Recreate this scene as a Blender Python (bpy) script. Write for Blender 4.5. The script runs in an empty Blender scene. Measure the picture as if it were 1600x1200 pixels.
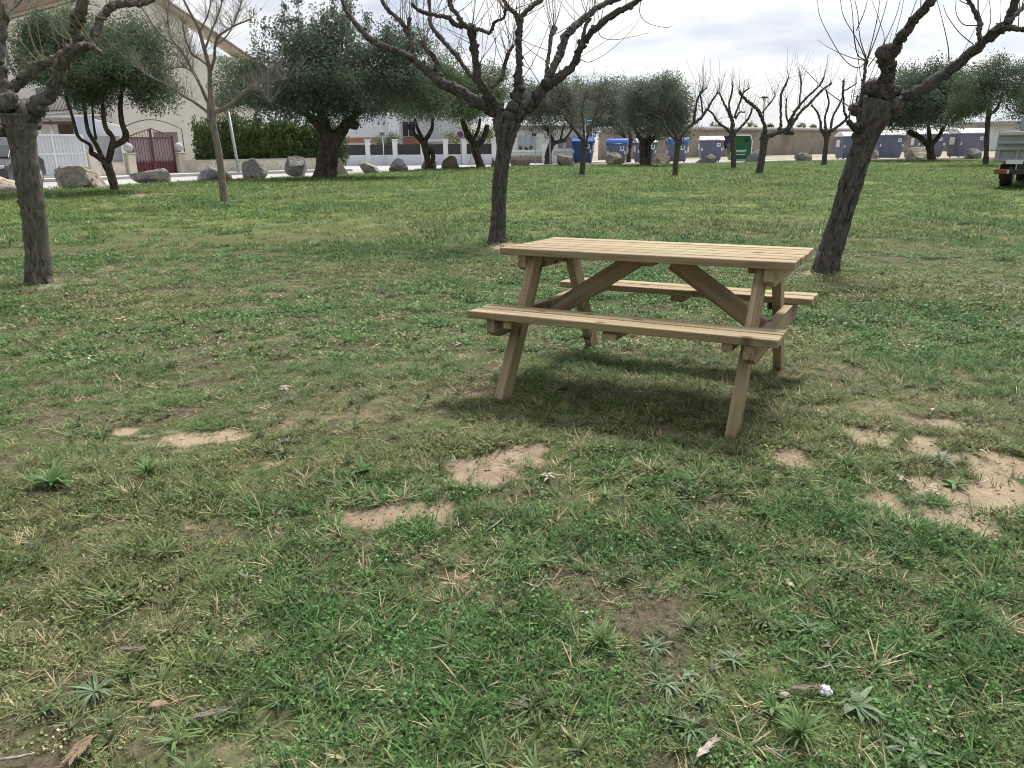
import bpy, math, random
import numpy as np
from mathutils import Vector, Matrix

random.seed(7)
SC = bpy.context.scene
COL = SC.collection

# ------------------------------------------------------------------ camera
F_PX = 1170.0                      # focal length for a 1600 x 1200 picture
CAM_H = 1.35
PITCH = math.atan((600 - 223) / F_PX)
ROLL = 0.0074
cp, sp, cr, sr = math.cos(PITCH), math.sin(PITCH), math.cos(ROLL), math.sin(ROLL)
FWD = np.array([0, cp, -sp])
V0 = np.array([0, sp, cp])
X0 = np.array([1.0, 0, 0])
RIGHT = cr * X0 - sr * V0
UP = sr * X0 + cr * V0
cam_data = bpy.data.cameras.new('camera')
cam_data.sensor_width = 36.0
cam_data.lens = F_PX / 1600 * 36
cam_data.clip_start = 0.05
cam_data.clip_end = 3000
cam = bpy.data.objects.new('camera', cam_data)
COL.objects.link(cam)
M4 = Matrix(((RIGHT[0], UP[0], -FWD[0], 0), (RIGHT[1], UP[1], -FWD[1], 0), (RIGHT[2], UP[2], -FWD[2], CAM_H), (0, 0, 0, 1)))
cam.matrix_world = M4
SC.camera = cam

# ------------------------------------------------------------------ sky, sun, exposure
SUN_AZ, SUN_EL = math.radians(28), math.radians(56)      # azimuth right of the view direction
world = bpy.data.worlds.new('World')
SC.world = world
world.use_nodes = True
wn, wl = world.node_tree.nodes, world.node_tree.links
wn.clear()


def wnode(t, **kw):
    n = wn.new(t)
    for k, v in kw.items():
        setattr(n, k, v)
    return n


w_out = wnode('ShaderNodeOutputWorld')
w_bg = wnode('ShaderNodeBackground')
w_bg.inputs['Strength'].default_value = 0.1
w_sky = wnode('ShaderNodeTexSky', sky_type='NISHITA', sun_disc=False, sun_elevation=SUN_EL, sun_rotation=SUN_AZ)
w_sky.air_density = 1.2
w_sky.dust_density = 2.0
w_tc = wnode('ShaderNodeTexCoord')
w_map = wnode('ShaderNodeMapping')
w_map.inputs['Scale'].default_value = (1.0, 1.0, 3.6)
w_no = wnode('ShaderNodeTexNoise')
w_no.inputs['Scale'].default_value = 2.3
w_no.inputs['Detail'].default_value = 7
w_no.inputs['Roughness'].default_value = 0.55
w_no.inputs['Distortion'].default_value = 0.5
w_cover = wnode('ShaderNodeMapRange')
w_cover.inputs['From Min'].default_value = 0.22
w_cover.inputs['From Max'].default_value = 0.50
w_cover.inputs['To Min'].default_value = 0.45
w_cover.inputs['To Max'].default_value = 1.0
w_no2 = wnode('ShaderNodeTexNoise')
w_no2.inputs['Scale'].default_value = 4.1
w_no2.inputs['Detail'].default_value = 6
w_ramp = wnode('ShaderNodeValToRGB')
w_ramp.color_ramp.elements[0].position = 0.34
w_ramp.color_ramp.elements[0].color = (0.56, 0.65, 0.79, 1)
w_ramp.color_ramp.elements[1].position = 0.56
w_ramp.color_ramp.elements[1].color = (1.04, 1.05, 1.06, 1)
w_bri = wnode('ShaderNodeVectorMath', operation='SCALE')
w_bri.inputs['Scale'].default_value = 4.8
w_mix = wnode('ShaderNodeMix', data_type='RGBA')
wl.new(w_tc.outputs['Generated'], w_map.inputs['Vector'])
wl.new(w_map.outputs['Vector'], w_no.inputs['Vector'])
wl.new(w_map.outputs['Vector'], w_no2.inputs['Vector'])
wl.new(w_no.outputs['Fac'], w_cover.inputs['Value'])
wl.new(w_no2.outputs['Fac'], w_ramp.inputs['Fac'])
# thin cloud scatters forward: it is brighter on the sun's side of the sky than opposite the sun
w_dot = wnode('ShaderNodeVectorMath', operation='DOT_PRODUCT')
w_dot.inputs[1].default_value = (math.sin(SUN_AZ) * math.cos(SUN_EL), math.cos(SUN_AZ) * math.cos(SUN_EL), math.sin(SUN_EL))
w_glow = wnode('ShaderNodeMapRange', interpolation_type='SMOOTHSTEP')
w_glow.inputs['From Min'].default_value = -0.6
w_glow.inputs['From Max'].default_value = 1.0
w_glow.inputs['To Min'].default_value = 0.62
w_glow.inputs['To Max'].default_value = 1.35
w_lit = wnode('ShaderNodeVectorMath', operation='SCALE')
wl.new(w_tc.outputs['Generated'], w_dot.inputs[0])
wl.new(w_dot.outputs['Value'], w_glow.inputs['Value'])
wl.new(w_ramp.outputs['Color'], w_lit.inputs[0])
wl.new(w_glow.outputs['Result'], w_lit.inputs['Scale'])
wl.new(w_lit.outputs['Vector'], w_bri.inputs[0])
wl.new(w_cover.outputs['Result'], w_mix.inputs['Factor'])
wl.new(w_sky.outputs['Color'], w_mix.inputs[6])
wl.new(w_bri.outputs['Vector'], w_mix.inputs[7])
wl.new(w_mix.outputs[2], w_bg.inputs['Color'])
wl.new(w_bg.outputs['Background'], w_out.inputs['Surface'])

sun_data = bpy.data.lights.new('sun', 'SUN')
sun_data.energy = 3.4
sun_data.angle = math.radians(17)
sun_data.color = (1.0, 0.96, 0.9)
sun = bpy.data.objects.new('sun', sun_data)
COL.objects.link(sun)
sdir = Vector((math.sin(SUN_AZ) * math.cos(SUN_EL), math.cos(SUN_AZ) * math.cos(SUN_EL), math.sin(SUN_EL)))
sun.rotation_euler = sdir.to_track_quat('Z', 'Y').to_euler()
sun.location = sdir * 60
SC.view_settings.view_transform = 'Standard'
SC.view_settings.look = 'None'
SC.view_settings.exposure = 0.8
SC.view_settings.gamma = 1.0
SC.view_settings.use_curve_mapping = False


SC.cycles.max_bounces = 5
SC.cycles.diffuse_bounces = 2
SC.cycles.glossy_bounces = 2
SC.cycles.transmission_bounces = 2
SC.cycles.use_adaptive_sampling = True
SC.cycles.adaptive_threshold = 0.02
SC.cycles.filter_width = 1.05
SC.render.use_persistent_data = False

# ------------------------------------------------------------------ place finding
def ray(u, v):
    return FWD + (u - 800) / F_PX * RIGHT + (600 - v) / F_PX * UP


def G(u, v, z=0.0):
    """point of the level z that is seen at u, v"""
    d = ray(u, v)
    t = (z - CAM_H) / d[2]
    return np.array([d[0] * t, d[1] * t, z])


def U(u, v, Y):
    """point of the vertical plane y = Y that is seen at u, v"""
    d = ray(u, v)
    t = Y / d[1]
    return np.array([d[0] * t, Y, CAM_H + d[2] * t])


def to_px(p):
    d = np.asarray(p, float) - np.array([0, 0, CAM_H])
    w = d @ FWD
    return 800 + F_PX * (d @ RIGHT) / w, 600 - F_PX * (d @ UP) / w


def hash2(ix, iy, seed):
    h = (ix.astype(np.int64) * 374761393 + iy.astype(np.int64) * 668265263 + seed * 974634541) & 0x7fffffff
    h = ((h ^ (h >> 13)) * 1274126177) & 0x7fffffff
    h = (h ^ (h >> 16)) & 0xffffff
    return h / float(0xffffff)


def vnoise(x, y, seed=0):
    x = np.asarray(x, float)
    y = np.asarray(y, float)
    ix, iy = np.floor(x), np.floor(y)
    fx, fy = x - ix, y - iy
    fx, fy = fx * fx * (3 - 2 * fx), fy * fy * (3 - 2 * fy)
    a, b = hash2(ix, iy, seed), hash2(ix + 1, iy, seed)
    c, d = hash2(ix, iy + 1, seed), hash2(ix + 1, iy + 1, seed)
    return (a * (1 - fx) + b * fx) * (1 - fy) + (c * (1 - fx) + d * fx) * fy


def fbm(x, y, seed=0, octv=4):
    s, amp, tot = 0.0, 1.0, 0.0
    for o in range(octv):
        s = s + amp * vnoise(np.asarray(x) * 2 ** o, np.asarray(y) * 2 ** o, seed + o * 17)
        tot += amp
        amp *= 0.55
    return s / tot


def smooth(a, b, x):
    t = np.clip((np.asarray(x, float) - a) / (b - a), 0, 1)
    return t * t * (3 - 2 * t)


# ------------------------------------------------------------------ materials
def new_mat(name):
    m = bpy.data.materials.new(name)
    m.use_nodes = True
    nt = m.node_tree
    bsdf = nt.nodes['Principled BSDF']
    return m, nt.nodes, nt.links, bsdf


def mat(name, c1, c2=None, scale=6.0, rough=0.7, bump=0.0, bscale=None, stretch=(1, 1, 1), coords='Object', metallic=0.0,
        spec=0.35, lo=0.35, hi=0.65, c3=None, s3=1.2):
    """procedural colour variation between c1 and c2 (and patches of c3) with fine relief"""
    m, N, L, B = new_mat(name)
    B.inputs['Roughness'].default_value = rough
    B.inputs['Metallic'].default_value = metallic
    B.inputs['Specular IOR Level'].default_value = spec
    if c2 is None:
        c2 = tuple(x * 0.82 for x in c1)
    if coords == 'tc':
        tcn = N.new('ShaderNodeAttribute')
        tcn.attribute_name = 'tc'
        src = tcn.outputs['Vector']
    else:
        tcn = N.new('ShaderNodeTexCoord')
        src = tcn.outputs[coords]
    mp = N.new('ShaderNodeMapping')
    mp.inputs['Scale'].default_value = stretch
    L.new(src, mp.inputs['Vector'])
    no = N.new('ShaderNodeTexNoise')
    no.inputs['Scale'].default_value = scale
    no.inputs['Detail'].default_value = 8
    no.inputs['Roughness'].default_value = 0.62
    L.new(mp.outputs['Vector'], no.inputs['Vector'])
    rp = N.new('ShaderNodeValToRGB')
    rp.color_ramp.elements[0].position = lo
    rp.color_ramp.elements[0].color = (*c1, 1)
    rp.color_ramp.elements[1].position = hi
    rp.color_ramp.elements[1].color = (*c2, 1)
    L.new(no.outputs['Fac'], rp.inputs['Fac'])
    colour = rp.outputs['Color']
    if c3 is not None:
        n3 = N.new('ShaderNodeTexNoise')
        n3.inputs['Scale'].default_value = s3
        n3.inputs['Detail'].default_value = 6
        L.new(src, n3.inputs['Vector'])
        r3 = N.new('ShaderNodeValToRGB')
        r3.color_ramp.elements[0].position = 0.48
        r3.color_ramp.elements[1].position = 0.64
        L.new(n3.outputs['Fac'], r3.inputs['Fac'])
        mx = N.new('ShaderNodeMix')
        mx.data_type = 'RGBA'
        mx.inputs[7].default_value = (*c3, 1)
        L.new(r3.outputs['Color'], mx.inputs['Factor'])
        L.new(colour, mx.inputs[6])
        colour = mx.outputs[2]
    L.new(colour, B.inputs['Base Color'])
    if bump:
        nb = N.new('ShaderNodeTexNoise')
        nb.inputs['Scale'].default_value = bscale or scale * 2.5
        nb.inputs['Detail'].default_value = 6
        L.new(mp.outputs['Vector'], nb.inputs['Vector'])
        bp = N.new('ShaderNodeBump')
        bp.inputs['Strength'].default_value = bump
        bp.inputs['Distance'].default_value = 0.02
        L.new(nb.outputs['Fac'], bp.inputs['Height'])
        L.new(bp.outputs['Normal'], B.inputs['Normal'])
    return m


def leaf_mat(name, dark, light, trans=0.25, rough=0.55, tint=False, spec=0.3):
    """leaf colour varies from leaf to leaf (attribute rnd); instanced tufts take the colour of their spot (tint)"""
    m, N, L, B = new_mat(name)
    B.inputs['Roughness'].default_value = rough
    B.inputs['Specular IOR Level'].default_value = spec
    at = N.new('ShaderNodeAttribute')
    at.attribute_name = 'rnd'
    rp = N.new('ShaderNodeValToRGB')
    rp.color_ramp.elements[0].color = (*dark, 1)
    rp.color_ramp.elements[1].color = (*light, 1)
    L.new(at.outputs['Fac'], rp.inputs['Fac'])
    colour = rp.outputs['Color']
    if tint:
        ti = N.new('ShaderNodeAttribute')
        ti.attribute_type = 'INSTANCER'
        ti.attribute_name = 'tint'
        mx = N.new('ShaderNodeMix')
        mx.data_type = 'RGBA'
        mx.blend_type = 'MULTIPLY'
        mx.inputs['Factor'].default_value = 1.0
        L.new(colour, mx.inputs[6])
        L.new(ti.outputs['Color'], mx.inputs[7])
        colour = mx.outputs[2]
    L.new(colour, B.inputs['Base Color'])
    tr = N.new('ShaderNodeBsdfTranslucent')
    L.new(colour, tr.inputs['Color'])
    ms = N.new('ShaderNodeMixShader')
    ms.inputs['Fac'].default_value = trans
    L.new(B.outputs['BSDF'], ms.inputs[1])
    L.new(tr.outputs['BSDF'], ms.inputs[2])
    L.new(ms.outputs['Shader'], N['Material Output'].inputs['Surface'])
    return m


def bark_mat(name, ridge, crack, moss=None, scale=22):
    m, N, L, B = new_mat(name)
    B.inputs['Roughness'].default_value = 0.9
    B.inputs['Specular IOR Level'].default_value = 0.15
    at = N.new('ShaderNodeAttribute')
    at.attribute_name = 'tc'
    mp = N.new('ShaderNodeMapping')
    mp.inputs['Scale'].default_value = (1, 1, 0.42)
    L.new(at.outputs['Vector'], mp.inputs['Vector'])
    no = N.new('ShaderNodeTexNoise')
    no.inputs['Scale'].default_value = scale
    no.inputs['Detail'].default_value = 7
    no.inputs['Roughness'].default_value = 0.65
    no.inputs['Distortion'].default_value = 0.6
    L.new(mp.outputs['Vector'], no.inputs['Vector'])
    rp = N.new('ShaderNodeValToRGB')
    rp.color_ramp.elements[0].position = 0.36
    rp.color_ramp.elements[0].color = (*crack, 1)
    rp.color_ramp.elements[1].position = 0.62
    rp.color_ramp.elements[1].color = (*ridge, 1)
    L.new(no.outputs['Fac'], rp.inputs['Fac'])
    colour = rp.outputs['Color']
    n2 = N.new('ShaderNodeTexNoise')
    n2.inputs['Scale'].default_value = 3.5
    n2.inputs['Detail'].default_value = 5
    L.new(at.outputs['Vector'], n2.inputs['Vector'])
    r2 = N.new('ShaderNodeValToRGB')
    r2.color_ramp.elements[0].position = 0.45
    r2.color_ramp.elements[1].position = 0.7
    L.new(n2.outputs['Fac'], r2.inputs['Fac'])
    mx = N.new('ShaderNodeMix')
    mx.data_type = 'RGBA'
    mx.inputs[7].default_value = (*(moss or tuple(0.6 * x for x in ridge)), 1)
    mt = N.new('ShaderNodeMath')
    mt.operation = 'MULTIPLY'
    mt.inputs[1].default_value = 0.6
    L.new(r2.outputs['Color'], mt.inputs[0])
    L.new(mt.outputs['Value'], mx.inputs['Factor'])
    L.new(colour, mx.inputs[6])
    L.new(mx.outputs[2], B.inputs['Base Color'])
    bp = N.new('ShaderNodeBump')
    bp.inputs['Strength'].default_value = 0.9
    bp.inputs['Distance'].default_value = 0.02
    L.new(no.outputs['Fac'], bp.inputs['Height'])
    L.new(bp.outputs['Normal'], B.inputs['Normal'])
    return m


def wood_mat():
    m, N, L, B = new_mat('pale_pine')
    B.inputs['Roughness'].default_value = 0.7
    B.inputs['Specular IOR Level'].default_value = 0.2
    at = N.new('ShaderNodeAttribute')
    at.attribute_name = 'tc'
    oi = N.new('ShaderNodeObjectInfo')
    off = N.new('ShaderNodeVectorMath')
    off.operation = 'ADD'
    sc_ = N.new('ShaderNodeMath')
    sc_.operation = 'MULTIPLY'
    sc_.inputs[1].default_value = 37.0
    L.new(oi.outputs['Random'], sc_.inputs[0])
    L.new(at.outputs['Vector'], off.inputs[0])
    L.new(sc_.outputs['Value'], off.inputs[1])
    mp = N.new('ShaderNodeMapping')
    mp.inputs['Scale'].default_value = (1.0, 17, 17)
    L.new(off.outputs['Vector'], mp.inputs['Vector'])
    no = N.new('ShaderNodeTexNoise')
    no.inputs['Scale'].default_value = 1.6
    no.inputs['Detail'].default_value = 6
    no.inputs['Distortion'].default_value = 0.8
    L.new(mp.outputs['Vector'], no.inputs['Vector'])
    rp = N.new('ShaderNodeValToRGB')
    rp.color_ramp.elements[0].position = 0.32
    rp.color_ramp.elements[0].color = (0.165, 0.108, 0.055, 1)
    rp.color_ramp.elements[1].position = 0.66
    rp.color_ramp.elements[1].color = (0.40, 0.322, 0.208, 1)
    L.new(no.outputs['Fac'], rp.inputs['Fac'])
    # broad tone changes (greenish treatment) and knots
    n2 = N.new('ShaderNodeTexNoise')
    n2.inputs['Scale'].default_value = 2.2
    n2.inputs['Detail'].default_value = 3
    L.new(off.outputs['Vector'], n2.inputs['Vector'])
    r2 = N.new('ShaderNodeValToRGB')
    r2.color_ramp.elements[0].position = 0.4
    r2.color_ramp.elements[1].position = 0.7
    L.new(n2.outputs['Fac'], r2.inputs['Fac'])
    mx = N.new('ShaderNodeMix')
    mx.data_type = 'RGBA'
    mx.inputs[7].default_value = (0.33, 0.265, 0.15, 1)
    L.new(r2.outputs['Color'], mx.inputs['Factor'])
    L.new(rp.outputs['Color'], mx.inputs[6])
    mk = N.new('ShaderNodeMapping')
    mk.inputs['Scale'].default_value = (1, 2.2, 0.25)
    L.new(off.outputs['Vector'], mk.inputs['Vector'])
    vo = N.new('ShaderNodeTexVoronoi')
    vo.voronoi_dimensions = '2D'
    vo.inputs['Scale'].default_value = 2.6
    L.new(mk.outputs['Vector'], vo.inputs['Vector'])
    rk = N.new('ShaderNodeValToRGB')
    rk.color_ramp.elements[0].position = 0.05
    rk.color_ramp.elements[0].color = (1, 1, 1, 1)
    rk.color_ramp.elements[1].position = 0.10
    rk.color_ramp.elements[1].color = (0, 0, 0, 1)
    L.new(vo.outputs['Distance'], rk.inputs['Fac'])
    mk2 = N.new('ShaderNodeMix')
    mk2.data_type = 'RGBA'
    mk2.inputs[7].default_value = (0.10, 0.055, 0.03, 1)
    L.new(rk.outputs['Color'], mk2.inputs['Factor'])
    L.new(mx.outputs[2], mk2.inputs[6])
    hs = N.new('ShaderNodeHueSaturation')
    mr = N.new('ShaderNodeMapRange')
    mr.inputs['To Min'].default_value = 0.85
    mr.inputs['To Max'].default_value = 1.12
    L.new(oi.outputs['Random'], mr.inputs['Value'])
    L.new(mr.outputs['Result'], hs.inputs['Value'])
    L.new(mk2.outputs[2], hs.inputs['Color'])
    L.new(hs.outputs['Color'], B.inputs['Base Color'])
    bp = N.new('ShaderNodeBump')
    bp.inputs['Strength'].default_value = 0.35
    bp.inputs['Distance'].default_value = 0.004
    L.new(no.outputs['Fac'], bp.inputs['Height'])
    L.new(bp.outputs['Normal'], B.inputs['Normal'])
    return m


MT = {}
MT['wood'] = wood_mat()
MT['screw'] = mat('zinc_screw', (0.35, 0.35, 0.35), rough=0.4, metallic=0.8)
MT['bark'] = bark_mat('mulberry_bark', (0.135, 0.118, 0.108), (0.026, 0.023, 0.023), (0.085, 0.078, 0.066))
MT['bark_pale'] = bark_mat('pale_mulberry_bark', (0.185, 0.17, 0.14), (0.045, 0.041, 0.035), (0.12, 0.118, 0.092))
MT['bark_grey'] = bark_mat('smooth_grey_bark', (0.26, 0.235, 0.205), (0.12, 0.105, 0.09), scale=14)
MT['bark_dark'] = bark_mat('dark_bark', (0.11, 0.088, 0.07), (0.025, 0.02, 0.018), scale=9)
MT['twig'] = mat('grey_brown_twig', (0.17, 0.135, 0.105), (0.09, 0.07, 0.055), 9)
MT['twig_grey'] = mat('grey_twig', (0.27, 0.245, 0.215), (0.17, 0.155, 0.135), 9)
MT['twig_yellow'] = mat('yellowish_young_shoot', (0.30, 0.25, 0.15), (0.20, 0.155, 0.09), 9)
MT['leaf_olive'] = leaf_mat('olive_leaf', (0.08, 0.102, 0.073), (0.25, 0.28, 0.21), 0.3, 0.8, spec=0.08)
MT['leaf_carob'] = leaf_mat('carob_leaf', (0.05, 0.08, 0.052), (0.20, 0.25, 0.165), 0.3, 0.8, spec=0.08)
MT['leaf_light'] = leaf_mat('light_green_leaf', (0.072, 0.112, 0.06), (0.235, 0.285, 0.17), 0.3, 0.8, spec=0.08)
MT['leaf_hedge'] = leaf_mat('hedge_leaf', (0.04, 0.072, 0.028), (0.14, 0.185, 0.068), 0.25, 0.8, spec=0.08)
MT['leaf_yellow'] = leaf_mat('yellow_green_leaf', (0.07, 0.09, 0.02), (0.22, 0.24, 0.07))
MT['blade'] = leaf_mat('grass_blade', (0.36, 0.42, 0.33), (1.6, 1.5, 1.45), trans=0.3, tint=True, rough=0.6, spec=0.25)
MT['rosette'] = leaf_mat('grey_green_weed_leaf', (0.075, 0.13, 0.06), (0.17, 0.235, 0.125), trans=0.2)
MT['lush'] = leaf_mat('lush_grass_leaf', (0.07, 0.14, 0.04), (0.16, 0.26, 0.085), trans=0.3)
MT['straw'] = mat('bleached_dry_leaf', (0.45, 0.41, 0.35), (0.22, 0.185, 0.145), 60, rough=0.85)
MT['straw_brown'] = mat('brown_dry_leaf', (0.24, 0.175, 0.115), (0.15, 0.11, 0.07), 50, rough=0.85)
MT['straw_grey'] = mat('grey_dry_twig', (0.20, 0.17, 0.135), (0.11, 0.09, 0.07), 50, rough=0.9)
MT['rock'] = mat('limestone', (0.29, 0.265, 0.23), (0.14, 0.13, 0.12), 3.5, rough=0.9, bump=0.8, c3=(0.42, 0.35, 0.26), s3=1.4)
MT['rock_grey'] = mat('grey_limestone', (0.21, 0.205, 0.205), (0.105, 0.10, 0.102), 3.5, rough=0.9, bump=0.8, c3=(0.34, 0.32, 0.29), s3=1.4)
MT['rock_brown'] = mat('brown_limestone', (0.20, 0.165, 0.13), (0.095, 0.08, 0.07), 3.5, rough=0.9, bump=0.8, c3=(0.33, 0.27, 0.19), s3=1.6)
MT['road'] = mat('pale_worn_asphalt', (0.42, 0.41, 0.40), (0.35, 0.345, 0.335), 1.5, rough=0.9, bump=0.15, bscale=60)
MT['paving'] = mat('concrete_pavement', (0.52, 0.50, 0.47), (0.44, 0.425, 0.40), 2, rough=0.9)
MT['kerb'] = mat('pale_kerb_stone', (0.60, 0.58, 0.55), (0.5, 0.48, 0.45), 3, rough=0.9)
MT['dirt'] = mat('pale_dirt', (0.36, 0.31, 0.25), (0.27, 0.235, 0.185), 0.6, rough=1.0, c3=(0.2, 0.2, 0.12), s3=0.15)
MT['cream'] = mat('cream_render', (0.74, 0.69, 0.60), (0.68, 0.63, 0.54), 1.2, rough=0.9, bump=0.1)
MT['cream_wall'] = mat('cream_painted_wall', (0.72, 0.66, 0.55), (0.62, 0.565, 0.47), 1.5, rough=0.9, c3=(0.42, 0.375, 0.31), s3=0.7)
MT['beige'] = mat('beige_render', (0.45, 0.38, 0.29), (0.38, 0.32, 0.25), 1.2, rough=0.9)
MT['grey_wall'] = mat('grey_render', (0.36, 0.355, 0.37), (0.29, 0.29, 0.30), 1.2, rough=0.9)  # plain grey of the render itself
MT['white'] = mat('white_paint', (0.85, 0.85, 0.86), (0.76, 0.765, 0.78), 1.5, rough=0.7)
MT['white_metal'] = mat('white_sheet_metal', (0.72, 0.74, 0.78), (0.63, 0.65, 0.69), 2, rough=0.45)
MT['gate_sheet'] = mat('greyish_white_sheet', (0.72, 0.74, 0.79), (0.65, 0.67, 0.72), 2, rough=0.5)
MT['blue_white'] = mat('bluish_white_render', (0.76, 0.78, 0.84), (0.68, 0.70, 0.76), 1.2, rough=0.9)
MT['tile'] = mat('clay_roof_tile', (0.42, 0.30, 0.22), (0.28, 0.21, 0.165), 3, rough=0.9, c3=(0.35, 0.31, 0.25))
MT['tile_grey'] = mat('weathered_grey_tile', (0.40, 0.37, 0.34), (0.27, 0.25, 0.235), 3, rough=0.9)
MT['brick'] = mat('red_brick', (0.42, 0.20, 0.13), (0.33, 0.16, 0.11), 5, rough=0.9)
MT['panel'] = mat('dark_fence_panel', (0.035, 0.037, 0.045), (0.055, 0.055, 0.06), 2, rough=0.6)
MT['red_metal'] = mat('dark_red_painted_iron', (0.14, 0.045, 0.045), (0.11, 0.038, 0.038), 4, rough=0.5)
MT['red_sheet'] = mat('faded_red_sheet', (0.32, 0.26, 0.28), (0.37, 0.31, 0.33), 4, rough=0.6)
MT['iron'] = mat('dark_iron', (0.05, 0.045, 0.045), rough=0.6)
MT['steel'] = mat('galvanised_steel', (0.36, 0.37, 0.38), (0.29, 0.30, 0.31), 8, rough=0.5, metallic=0.5)
MT['glass'] = mat('window_glass', (0.03, 0.035, 0.04), (0.05, 0.055, 0.06), 2, rough=0.08, spec=0.6)
MT['shadow_inside'] = mat('shaded_brown_wall', (0.12, 0.09, 0.065), (0.09, 0.07, 0.05), 2, rough=0.95)  # carport's inner shade painted into the brown of its back wall and fascia
MT['awning'] = mat('pale_blue_awning', (0.52, 0.56, 0.66), (0.47, 0.50, 0.60), 2, rough=0.8)
MT['stone_wall'] = mat('weathered_rendered_wall', (0.33, 0.285, 0.235), (0.25, 0.215, 0.18), 1.1, rough=0.95, bump=0.3, c3=(0.19, 0.17, 0.145), s3=0.45)
MT['bin_body'] = mat('grey_blue_bin_plastic', (0.15, 0.165, 0.245), (0.12, 0.135, 0.205), 2, rough=0.5)
MT['bin_navy'] = mat('navy_bin_plastic', (0.025, 0.075, 0.19), (0.02, 0.06, 0.155), 2, rough=0.45)
MT['bin_purple'] = mat('purple_grey_bin_plastic', (0.155, 0.155, 0.22), (0.125, 0.125, 0.18), 2, rough=0.5)
MT['lid_blue'] = mat('blue_lid_plastic', (0.045, 0.14, 0.48), (0.035, 0.115, 0.42), 2, rough=0.35)
MT['lid_white'] = mat('pale_grey_lid_plastic', (0.74, 0.73, 0.73), (0.66, 0.65, 0.655), 2, rough=0.5)
MT['bin_green'] = mat('green_container_paint', (0.012, 0.11, 0.035), (0.01, 0.085, 0.028), 2, rough=0.4)
MT['sticker'] = mat('white_sticker', (0.75, 0.75, 0.76), (0.7, 0.7, 0.71), 3, rough=0.6)
MT['black'] = mat('black_rubber', (0.02, 0.02, 0.02), (0.03, 0.03, 0.03), 8, rough=0.8)
MT['purple'] = mat('purple_cloth', (0.075, 0.035, 0.13), (0.055, 0.025, 0.10), 8, rough=0.95)
MT['sign_blue'] = mat('blue_sign_face', (0.02, 0.04, 0.32), (0.018, 0.035, 0.28), 3, rough=0.4)
MT['sign_red'] = mat('red_sign_ring', (0.42, 0.02, 0.03), (0.38, 0.02, 0.03), 3, rough=0.4)
MT['sign_teal'] = mat('blue_green_street_plate', (0.06, 0.22, 0.30), (0.05, 0.19, 0.27), 3, rough=0.5)
MT['globe'] = mat('frosted_lamp_globe', (0.55, 0.58, 0.60), (0.48, 0.51, 0.53), 3, rough=0.25)
MT['truck_grey'] = mat('pale_grey_truck_paint', (0.33, 0.33, 0.36), (0.27, 0.27, 0.30), 3, rough=0.45)
MT['truck_white'] = mat('white_truck_paint', (0.5, 0.5, 0.52), (0.44, 0.44, 0.46), 3, rough=0.4)
MT['orange'] = mat('orange_red_tail_lamp', (0.30, 0.085, 0.045), (0.24, 0.065, 0.035), 6, rough=0.3)
MT['car_paint'] = mat('dark_grey_car_paint', (0.022, 0.026, 0.032), (0.03, 0.034, 0.04), 3, rough=0.25, spec=0.6)
MT['lamp_glass'] = mat('clear_lamp_glass', (0.6, 0.6, 0.62), (0.5, 0.5, 0.52), 5, rough=0.1, spec=0.6)
MT['hill'] = mat('hazy_blue_hill', (0.28, 0.33, 0.42), (0.24, 0.29, 0.38), 0.05, rough=1.0)


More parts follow.
